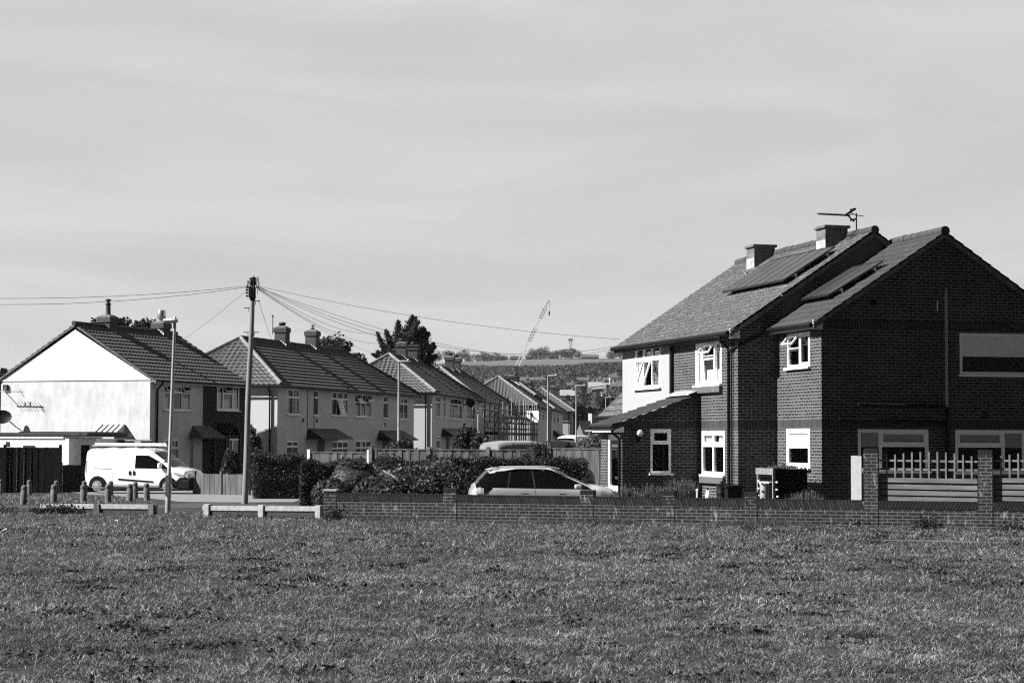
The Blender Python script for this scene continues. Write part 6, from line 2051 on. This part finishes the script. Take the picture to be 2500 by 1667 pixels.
nb = at(1457, 1020, 70)
o = thing('garage', 'low garage with a single sloping tiled roof beyond the porch', 'garage', (nb.x, 70, 0), R(14.1))
zt = at(1524, 958, 70).z; run = (at(1524, 958, 70).x - nb.x) / math.cos(R(14.1)) * .95
k = MB(); slope(k, (0, 0, nb.z), (0, -1, 0), Vector((run, 0, zt - nb.z)).normalized(), 0, 7, 0, 7, math.hypot(run, zt - nb.z), .3, .3, .014, .04); k.build('roof', 'tile_lichen', o)
k = MB(); k.box(.3, -6.9, 0, run, -.1, nb.z - .05); k.poly(((.3, -6.9, nb.z - .05), (run, -6.9, nb.z - .05), (run, -6.9, zt - .05))); k.box(run, -6.95, 0, run + .12, -.05, zt); k.build('wall', 'brick', o)
k = MB(); k.tube([(-.08, -.05, nb.z), (-.08, -7, nb.z)], .06, 8); k.build('gutter', 'black', o)

# crane boom leaning over the hill
Yk = 900
c0 = at(1262, 893, Yk); c1 = at(1341, 733, Yk)
o = thing('crane', 'haze-paled leaning crane boom of lattice sections above the hill', 'crane', c0)
d = c1 - c0
e1 = Vector((d.z, 0, -d.x)).normalized()
hw_ = 7.0 / F * Yk / 2
def lat(t0, t1, wid, mat, dens):
    k = MB(); a, b = d * t0, d * t1
    for sx_ in (-1, 1):
        for sy_ in (-1, 1): k.bar(a + e1 * wid * sx_ + Vector((0, sy_ * wid, 0)), b + e1 * wid * sx_ + Vector((0, sy_ * wid, 0)), .22)
    for i in range(dens):
        p, q = a.lerp(b, i / dens), a.lerp(b, (i + 1) / dens); s_ = 1 if i % 2 else -1
        k.bar(p + e1 * wid * s_ - Vector((0, wid, 0)), q - e1 * wid * s_ - Vector((0, wid, 0)), .14)
        k.bar(p + e1 * wid * s_ + Vector((0, wid, 0)), q - e1 * wid * s_ + Vector((0, wid, 0)), .14)
    k.build('lattice_section', mat, o)
for (a, b, wid, mat, dn) in ((.24, .36, hw_ * .7, 'white', 4), (.37, .57, hw_, 'concrete', 9), (.58, .71, hw_ * .6, 'white', 5), (.72, .89, hw_, 'concrete', 8), (.90, 1.0, hw_ * .5, 'white_dull', 4)): lat(a, b, wid, mat, dn)  # section colours lightened to paint in the fade of distant haze
for s_ in (-1, 1):
    k = MB(); k.bar(e1 * hw_ * 1.1 * s_, d * .25 + e1 * hw_ * s_ * .8, .55); k.build('boom_leg', 'white', o)
k = MB(); p = at(1341, 763, Yk) - c0; k.tube([d, d + Vector((.3, 0, -1)), p + Vector((0, 0, .5))], .05, 5); k.build('hoist_cable', 'concrete_dark', o)
k = MB(); k.box(p.x - .3, -.3, p.z - 1.2, p.x + .3, .3, p.z + .6); k.build('hook_block', 'charcoal', o)
k = MB(); 
zg = hillz(c0.x, Yk) - c0.z
k.box(-2, -2, zg, 3, 2, zg + 3); k.hexa(((-1.2, -.8, zg + 3), (1.6, -.8, zg + 3), (1.6, .8, zg + 3), (-1.2, .8, zg + 3), (-hw_ * 1.2, -.5, 0), (hw_ * 1.2, -.5, 0), (hw_ * 1.2, .5, 0), (-hw_ * 1.2, .5, 0))); k.build('crane_base', 'charcoal', o)
# mast on the ridge
Ym = 2100; m0 = gxy(1393, Ym); zb = hillz(*m0); zt = at(1393, 830, Ym).z
o = thing('radio_mast', 'slim lattice mast standing on the far ridge', 'mast', (m0[0], m0[1], zb))
k = MB()
for sx_ in (-1, 1):
    for sy_ in (-1, 1): k.bar((sx_ * 1.8, sy_ * 1.8, 0), (sx_ * 1.0, sy_ * 1.0, zt - zb), .35)
for i in range(12):
    z0_, z1_ = (zt - zb) * i / 12, (zt - zb) * (i + 1) / 12; s_ = 1 if i % 2 else -1
    k.bar((s_ * 1.5, -1.5, z0_), (-s_ * 1.5, -1.5, z1_), .3)
k.build('lattice', 'galv', o)
k = MB(); k.box(-2.2, -2.2, zt - zb - 1, 2.2, 2.2, zt - zb + 1.5); k.build('antenna_head', 'galv', o)

# ================================================================== things in front of the brick house
gb = at(1836, 1230, 49.0); gb.z = 0
pl_ = thing('raised_planter', 'wooden raised planter on legs with shade-darkened front and small flowers before the extension', 'planter', gb, A)
PP = Plane(gb, A, (0, 0), (0, 1)); 
# the planter's near face runs parallel to the gable, its lit end faces left
zt = at(1886, 1143, 48.2).z; zl = at(1836, 1157, 49.0).z
near = at(1887, 1143, 48.0); v_ = Matrix.Rotation(-A, 3, 'Z') @ (near - gb)
x0, y0 = v_.x, v_.y
farp = at(1966, 1143, 48.3); x1 = (Matrix.Rotation(-A, 3, 'Z') @ (farp - gb)).x
y1 = y0 + 1.1
k = MB()
k.box(x0, y0, zl, x0 + .04, y1, zt); k.box(x0, y1, zl, x1, y1 + .03, zt); k.box(x1 - .04, y0, zl, x1, y1, zt); k.box(x0 + .04, y0 + .03, zl, x1 - .04, y1, zl + .03)
k.build('trough', 'wood_pale', pl_)
for i in range(5):
    k = MB(); zz1 = zt - .01 - i * .16; k.box(x0 + .04, y0 - .03, zz1 - .15, x1, y0, zz1); k.build('front_board', 'dark_wood', pl_)  # front boards coloured dark to carry the shade of this side
k = MB(); k.box(x0 + .06, y0 + .002, zt - .8, x1 - .01, y0 + .02, zt - .05); k.build('gap_shade_panel', 'black', pl_)  # black sheet added behind the boards so the gaps look shaded
for (lx, ly) in ((x0 + .04, y0 + .05), (x0 + .04, y1 - .05), (x1 - .04, y0 + .05), (x1 - .04, y1 - .05)):
    k = MB(); k.box(lx - .03, ly - .03, 0, lx + .03, ly + .03, zl); k.build('leg', 'wood_pale' if lx < x1 - .5 else 'dark_wood', pl_)
k = MB(); k.box(x0 + .04, y0 + .04, zl + .03, x1 - .04, y1 - .02, zt - .03); k.build('soil', 'soil', pl_)
zs_ = at(1870, 1176, 48.4).z
k = MB(); k.box(x0 + .02, y0 + .3, zs_ - .03, x1 - .05, y1 - .1, zs_); k.build('shelf', 'white_dull', pl_)
r = np.random.default_rng(3); n = 260
P_ = np.stack([r.uniform(x0 + .05, x0 + .9, n), r.uniform(y0 + .1, y1 - .1, n), zt + np.abs(r.normal(0, .035, n))], 1)
fl = thing('flower_patch', 'small pale flowers growing on top of the raised planter', 'flowers', gb, A)
foliage(fl, 'leaves', P_, .03, 'leaf_lav', 4)
# bins and tubs
b_ = at(1866, 1225, 48.6); b_.z = 0
zt = at(1866, 1182, 48.6).z
bn_ = thing('metal_bin', 'pale cylindrical metal bin under the raised planter', 'bin', b_)
k = MB(); k.lathe([(.10, 0), (.105, .02), (.105, zt - .02), (.10, zt)], (0, 0, 0), 18); k.build('drum', 'galv', bn_, smooth=True)
k = MB(); k.lathe([(.115, zt), (.115, zt + .04), (.05, zt + .07), (.02, zt + .07)], (0, 0, 0), 18); k.build('lid', 'white_dull', bn_, smooth=True)
for i, (px, py) in enumerate(((1851, 1174), (1851, 1192), (1851, 1209), (1895, 1177), (1895, 1195), (1897, 1212))):
    p = at(px, py, 48.5 if i < 3 else 47.9); k = MB(); k.tube([p, p + Vector((.03, -.03, 0))], .022, 10)
    o = k.build('knob', 'white'); o.parent = pl_; o.matrix_parent_inverse = Matrix.Translation(gb) .inverted() if False else (Matrix.Translation(gb) @ Matrix.Rotation(A, 4, 'Z')).inverted()
b_ = at(1762, 1230, 50.4); b_.z = 0; zt = at(1762, 1184, 50.4).z
bt = thing('ribbed_tub', 'black ribbed round tub with a lid below the ground floor window', 'tub', b_)
k = MB(); k.lathe([(.10, 0), (.125, .05)] + [q for i in range(5) for q in ((.125, .1 + i * zt * .16), (.135, .12 + i * zt * .16), (.125, .14 + i * zt * .16))] + [(.13, zt)], (0, 0, 0), 20); k.build('drum', 'black', bt, smooth=True)
k = MB(); k.lathe([(.14, zt), (.14, zt + .03), (.03, zt + .05), (.03, zt + .1), (.001, zt + .1)], (0, 0, 0), 20); k.build('lid', 'black', bt, smooth=True)
b_ = at(1788, 1230, 50.2); b_.z = 0; zt = at(1788, 1184, 50.2).z
sbx = thing('storage_box', 'low black storage box between the ribbed tub and the planter', 'box', b_, A)
k = MB(); k.box(-.16, -.1, 0, .22, .35, zt - .06); k.build('body', 'black', sbx, bevel=.01)
k = MB(); k.box(-.19, -.13, zt - .06, .25, .38, zt); k.build('lid', 'black', sbx, bevel=.015)
# hand tools leaning by the wall
for i, (px, lb) in enumerate(((1704, 'slim pale tool handle standing left of the brick plinth'), (1722, 'short broad tool leaning on the brick plinth'))):
    a = at(px - 6 + i * 2, 1218, 49.6); b2 = at(px - 2 + i * 8, 1196 - i * 2, 49.8)
    o = thing('garden_tool', lb, 'tool', (a.x, a.y, 0), 0, 'garden tools leaning by the wall')
    q = b2 - Vector((a.x, a.y, 0)); k = MB(); k.bar((0, 0, 0), q, .03 + .05 * i, .02); k.build('shaft', 'white_dull', o)
    k = MB(); k.sphere(q, .035, 8); k.build('grip', 'white' if i == 0 else 'black', o)
# litter on the grass
for i, (px, py, lb) in enumerate(((12, 1295, 'crumpled pale litter at the left edge of the grass'), (284, 1274, 'small white scrap on the grass below the left rail'), (2008, 1283, 'white scrap at the wall foot below the tall pillar'), (2400, 1286, 'white scrap below the right tall pillar'))):
    Y = 30.0
    for _ in range(30): r_ = ray(px, py); Y = (CAM.z - gz(Y) - .05) / -r_.z * r_.y
    p = at(px, py, Y); k = MB(); s_ = .05 if i else .09
    for q in range(5): k.poly([p + Vector((rng.uniform(-s_, s_), rng.uniform(-s_, s_), rng.uniform(-.02, .05))) for _ in range(3)])
    tag(k.build('litter', 'white'), lb, 'litter', 'scraps of litter on the grass')

# ================================================================== grass of the field (countless blades, one object)
r = np.random.default_rng(99)


def vnoise(x, y, s, seed):
    q = np.random.default_rng(seed); T = q.random((64, 64))
    a, b = x / s, y / s
    i, j = np.floor(a).astype(int), np.floor(b).astype(int); u, v = a - i, b - j
    u, v = u * u * (3 - 2 * u), v * v * (3 - 2 * v)
    g_ = lambda m_, n_: T[m_ % 64, n_ % 64]
    return g_(i, j) * (1 - u) * (1 - v) + g_(i + 1, j) * u * (1 - v) + g_(i, j + 1) * (1 - u) * v + g_(i + 1, j + 1) * u * v


def blades(n, y0, y1, wid, hgt, seed, xr=None, top=None):
    q = np.random.default_rng(seed)
    y = np.sqrt(q.uniform(y0 ** 2, y1 ** 2, n)); x = q.uniform(-1, 1, n) * (y * .25 * 1.22 + 2.6)
    d = .45 * vnoise(x, y, .22, 1) + .25 * vnoise(x, y, .7, 4) + .3 * vnoise(x, y, 2.3, 2)
    if xr is not None: m_ = xr(x, y)
    else: m_ = np.ones(n, bool)
    m_ &= q.random(n) < np.clip((d - .12) * 2.6, .12, 1)
    x, y, d = x[m_], y[m_], d[m_]; n = len(x)
    tus = vnoise(x, y, .16, 8); hole = vnoise(x, y, .55, 9)
    keep = (tus > .25) | (q.random(n) < .35)
    keep &= (hole < .80) | (q.random(n) < .12)
    x, y, d, tus = x[keep], y[keep], d[keep], tus[keep]; n = len(x)
    z = .05 * tus + .12 * (1 - np.clip(y / 40, 0, 1) ** 2 * (3 - 2 * np.clip(y / 40, 0, 1)))
    h_ = hgt * q.uniform(.45, 1.25, n) * (.35 + .6 * d + .9 * tus)
    long_ = q.random(n) < .003; h_[long_] *= 2.0
    a = q.uniform(0, 6.283, n); w_ = wid * q.uniform(.7, 1.4, n); w_[long_] *= .6
    side = np.stack([np.cos(a), np.sin(a), np.zeros(n)], 1) * w_[:, None] / 2
    ln = q.normal(0, .8, (n, 2)); ln[long_] *= .5
    B_ = np.stack([x, y, z - .02], 1)
    T_ = B_ + np.stack([ln[:, 0] * h_, ln[:, 1] * h_, h_ * q.uniform(.55, 1, n)], 1)
    M_ = B_ * .5 + T_ * .5; M_[:, 2] += h_ * .18
    V_ = np.stack([B_ - side, B_ + side, M_ + side * .9, T_ + side * .25, T_ - side * .25, M_ - side * .9], 1).reshape(-1, 3)
    F_ = (np.arange(n)[:, None, None] * 6 + np.array([[0, 1, 2, 5], [5, 2, 3, 4]])[None]).reshape(-1, 4)
    return V_, F_


t = NT('grass_blade')
o_ = t.node('ShaderNodeNewGeometry')
rnd = t.ramp(o_.outputs['Random Per Island'], 0, .0, 1, 1.0)
pw = t.mth('POWER', rnd, 3.0)
n1_ = t.noise(1.3, 4); n2_ = t.noise(.25, 3)
v = t.mth('MULTIPLY', t.ramp(pw, 0, .092, 1, .29), t.ramp(n1_, .3, .55, .7, 1.4))
v = t.mth('MULTIPLY', v, t.ramp(n2_, .35, .75, .65, 1.2))
v = t.mth('MULTIPLY', v, t.ramp(t.noise(7.0, 3), .3, .5, .7, 1.55))
v = t.mth('MULTIPLY', v, t.ramp(t.noise(1.6, 5, rough=.7), .55, 1.08, .70, .3))
v = t.mth('MULTIPLY', v, t.ramp(t.noise(.8, 5, rough=.75), .52, 1.0, .72, 1.7))
t.col(v)
t.b.inputs['Roughness'].default_value = .6; t.b.inputs['Specular IOR Level'].default_value = .3
tr_ = t.node('ShaderNodeBsdfTranslucent'); cm_ = t.node('ShaderNodeCombineColor')
for i in range(3): t.link(v, cm_.inputs[i])
t.link(cm_.outputs[0], tr_.inputs[0])
mx_ = t.node('ShaderNodeMixShader'); mx_.inputs[0].default_value = .3
t.link(t.b.outputs[0], mx_.inputs[1]); t.link(tr_.outputs[0], mx_.inputs[2]); t.link(mx_.outputs[0], t.out.inputs['Surface'])
MT['grass_blade'] = t.m
MT['clover'] = leafmat('clover_leaf', .022, .4, 2.0)
MT['stalk'] = plain('dry_stalk', .22, .9, .4, 3)
uw = np.array([wd.x, wd.y])


def in_field(x, y):
    """nearer than the wall line, off the footpath"""
    rel = np.stack([x - WA.x, y - WA.y], 1)
    sd = uw[0] * rel[:, 1] - uw[1] * rel[:, 0]
    al = rel @ uw
    ok = np.where(al > -.2, sd < -.02, y < 53.2 + (x < -5) * .4)
    pth = (x > 840 / F * y) & (y > 39.2 - .08 * (x - 6.5) * 1.6) & (y < 40.15 - .30 * np.clip(x - 8, 0, 9))
    return ok & ~pth


parts_ = [blades(330000, 14, 22, .008, .036, 1, in_field), blades(265000, 22, 34, .011, .042, 2, in_field), blades(195000, 34, 54, .015, .055, 3, in_field)]
# longer unmown grass along the foot of the wall
q = np.random.default_rng(31); n = 14000
al = q.uniform(-.5, WLn, n); of = np.abs(q.normal(0, .16, n)) + .03; rough_ = vnoise(al, al * 0 + 3.3, .8, 12)
bx, by = WA.x + uw[0] * al + uw[1] * of, WA.y + uw[1] * al - uw[0] * of
hh = (.05 + .20 * rough_ ** 2) * q.uniform(.4, 1.2, n) * np.clip(1.3 - of * 1.6, .3, 1)
bw = q.uniform(.006, .013, n); B_ = np.stack([bx, by, 0 * bx - .01], 1); T_ = B_ + np.stack([q.normal(0, .5, n) * hh, q.normal(0, .4, n) * hh, hh], 1); M_ = B_ * .5 + T_ * .5; M_[:, 2] += hh * .12
sd_ = np.stack([bw, bw * 0, bw * 0], 1) / 2
parts_.append((np.stack([B_ - sd_, B_ + sd_, M_ + sd_ * .9, T_ + sd_ * .25, T_ - sd_ * .25, M_ - sd_ * .9], 1).reshape(-1, 3), (np.arange(n)[:, None, None] * 6 + np.array([[0, 1, 2, 5], [5, 2, 3, 4]])[None]).reshape(-1, 4)))
# dark low rosettes and clover patches in the turf
q = np.random.default_rng(41); pc = []
for i in range(210):
    y = math.sqrt(q.uniform(14.5 ** 2, 45 ** 2)); x = q.uniform(-1, 1) * (y * .27 + 1.5)
    m_ = int(q.integers(25, 110)); sx_ = q.uniform(.05, .32); sy_ = q.uniform(.06, .35)
    pc.append(np.stack([x + q.normal(0, sx_, m_), y + q.normal(0, sy_, m_), .12 * (1 - sst(0, 40, y)) + q.uniform(.025, .065, m_)], 1))
pc = np.concatenate(pc); pc = pc[in_field(pc[:, 0], pc[:, 1])]
Vc, Fc_ = leaf_quads(pc, .024, 1.2, .7, 5)
tag(np_mesh('clover', Vc, Fc_, 'clover'), kind='stuff')
Vg = np.concatenate([p[0] for p in parts_]); off = 0; Fg = []
for p in parts_: Fg.append(p[1] + off); off += len(p[0])
tag(np_mesh('grass', Vg, np.concatenate(Fg), 'grass_blade'), kind='stuff')
# pale dry stalks and clover heads standing out of the turf
q = np.random.default_rng(5); n = 600
y = np.sqrt(q.uniform(14 ** 2, 46 ** 2, n)); x = q.uniform(-1, 1, n) * (y * .26 + .5); m_ = in_field(x, y); x, y = x[m_], y[m_]; n = len(x)
B_ = np.stack([x, y, .12 * (1 - np.clip(y / 40, 0, 1) ** 2 * (3 - 2 * np.clip(y / 40, 0, 1)))], 1)
T_ = B_ + np.stack([q.normal(0, .06, n), q.normal(0, .05, n), q.uniform(.05, .13, n)], 1); sd_ = np.array([.0035, 0, 0])
Vs = np.stack([B_ - sd_, B_ + sd_, T_ + sd_ * .8, T_ - sd_ * .8], 1).reshape(-1, 3)
tag(np_mesh('dry_stalks', Vs, np.arange(4 * n).reshape(-1, 4), 'stalk'), kind='stuff')
# verge grass between the bollards and along the wall foot
def verge(x, y): return (x < 440 / F * y) & (x < -1) & (y > 60.6) & (y < 76) & (y < 62 + (330 - (x / y * F + 1250)) * .12 + 6)
Vv, Fv = blades(60000, 60, 78, .02, .08, 5, verge)
Vv[:, 2] += np.array([gz(float(q)) for q in np.arange(60, 80)])[np.clip((Vv[:, 1] - 60).astype(int), 0, 19)]
tag(np_mesh('verge_grass', Vv, Fv, 'grass_blade'), kind='stuff')

HAZE = 0.00005
# ================================================================== light
SUN_AZ, SUN_EL = 12.0, 37.0
sd = Vector((-math.cos(R(SUN_AZ)) * math.cos(R(SUN_EL)), -math.sin(R(SUN_AZ)) * math.cos(R(SUN_EL)), math.sin(R(SUN_EL))))
sl = bpy.data.lights.new('sun', 'SUN'); sl.energy = 5.0; sl.angle = R(0.5); sl.color = (1.0, 0.995, 0.985)
so = bpy.data.objects.new('sun', sl); COL.objects.link(so)
so.rotation_euler = sd.to_track_quat('Z', 'Y').to_euler()
W = bpy.data.worlds.new('World'); S.world = W; W.use_nodes = True
nt = W.node_tree; nn = nt.nodes; bg = nn['Background']
sky = nn.new('ShaderNodeTexSky'); sky.sky_type = 'NISHITA'; sky.sun_disc = False
sky.sun_elevation = R(SUN_EL); sky.sun_rotation = math.atan2(sd.x, sd.y)
sky.air_density = 1.0; sky.dust_density = 1.5; sky.ozone_density = 1.0
sp = nn.new('ShaderNodeSeparateColor'); nt.links.new(sky.outputs[0], sp.inputs[0])
tc = nn.new('ShaderNodeTexCoord')
sx = nn.new('ShaderNodeSeparateXYZ'); nt.links.new(tc.outputs['Generated'], sx.inputs[0])


def wm(op, a, b=0.0, c=None):
    n = nn.new('ShaderNodeMath'); n.operation = op
    for i, x in enumerate((a, b)):
        if isinstance(x, (int, float)): n.inputs[i].default_value = x
        else: nt.links.new(x, n.inputs[i])
    return n.outputs[0]


def wr(x, a, b, c, d, smooth=True):
    n = nn.new('ShaderNodeMapRange'); n.interpolation_type = 'SMOOTHSTEP' if smooth else 'LINEAR'
    for k, v in (('From Min', a), ('From Max', b), ('To Min', c), ('To Max', d)): n.inputs[k].default_value = v
    nt.links.new(x, n.inputs['Value']); return n.outputs[0]


# thin high cloud: a veil that is thickest low over the land ahead, in long streaks
mp = nn.new('ShaderNodeMapping'); mp.inputs['Scale'].default_value = (1.5, 1.5, 8.0); mp.inputs['Rotation'].default_value = (R(3), R(-4), 0)
nt.links.new(tc.outputs['Generated'], mp.inputs['Vector'])
n1 = nn.new('ShaderNodeTexNoise'); n1.inputs['Scale'].default_value = 2.6; n1.inputs['Detail'].default_value = 6; n1.inputs['Roughness'].default_value = 0.55
n1.inputs['Distortion'].default_value = 0.6
nt.links.new(mp.outputs[0], n1.inputs['Vector'])
streak = wr(n1.outputs['Fac'], 0.3, 0.7, -1.0, 1.0)
veil = wr(sx.outputs['Z'], 0.5, 0.97, 1.0, 0.0)
front = wr(wm('ADD', wm('MULTIPLY', sx.outputs['X'], 0.55), wm('MULTIPLY', sx.outputs['Y'], 0.83)), 0.2, 0.6, 0.0, 1.0)
veil = wm('MULTIPLY', veil, front)
SKY_RED = wm('MULTIPLY', sp.outputs[0], 0.1)
cl = wm('ADD', wm('MULTIPLY', streak, 0.24), 3.22)
mixn = nn.new('ShaderNodeMix'); mixn.data_type = 'FLOAT'
nt.links.new(veil, mixn.inputs[0]); nt.links.new(SKY_RED, mixn.inputs[2]); nt.links.new(cl, mixn.inputs[3])
cc = nn.new('ShaderNodeCombineColor')
for i in range(3): nt.links.new(mixn.outputs[0], cc.inputs[i])
nt.links.new(cc.outputs[0], bg.inputs['Color'])
bg.inputs['Strength'].default_value = 0.09

# ================================================================== thin summer haze in the air
k = MB(); k.box(-4000, -60, -5, 4000, 6200, 125)
hz_ = bpy.data.materials.new('haze'); hz_.use_nodes = True
hz_.node_tree.nodes.remove(hz_.node_tree.nodes['Principled BSDF'])
pv = hz_.node_tree.nodes.new('ShaderNodeVolumePrincipled'); pv.inputs['Color'].default_value = g(.95); pv.inputs['Density'].default_value = HAZE; pv.inputs['Anisotropy'].default_value = .3
hz_.node_tree.links.new(pv.outputs[0], hz_.node_tree.nodes['Material Output'].inputs['Volume'])
MT['haze'] = hz_
tag(k.build('haze', 'haze'), kind='stuff')
S.cycles.volume_bounces = 0

# ================================================================== output
S.render.engine = 'CYCLES'
S.cycles.max_bounces = 6
S.cycles.diffuse_bounces = 3
S.cycles.glossy_bounces = 3
S.cycles.transparent_max_bounces = 8
S.cycles.sample_clamp_indirect = 4.0
S.cycles.use_denoising = False
S.cycles.pixel_filter_type = 'BLACKMAN_HARRIS'
S.cycles.filter_width = 1.2
S.view_settings.view_transform = 'Standard'
S.view_settings.look = 'None'
S.view_settings.exposure = 1.15
S.view_settings.gamma = 1.0
S.render.resolution_x = 1024
S.render.resolution_y = 682
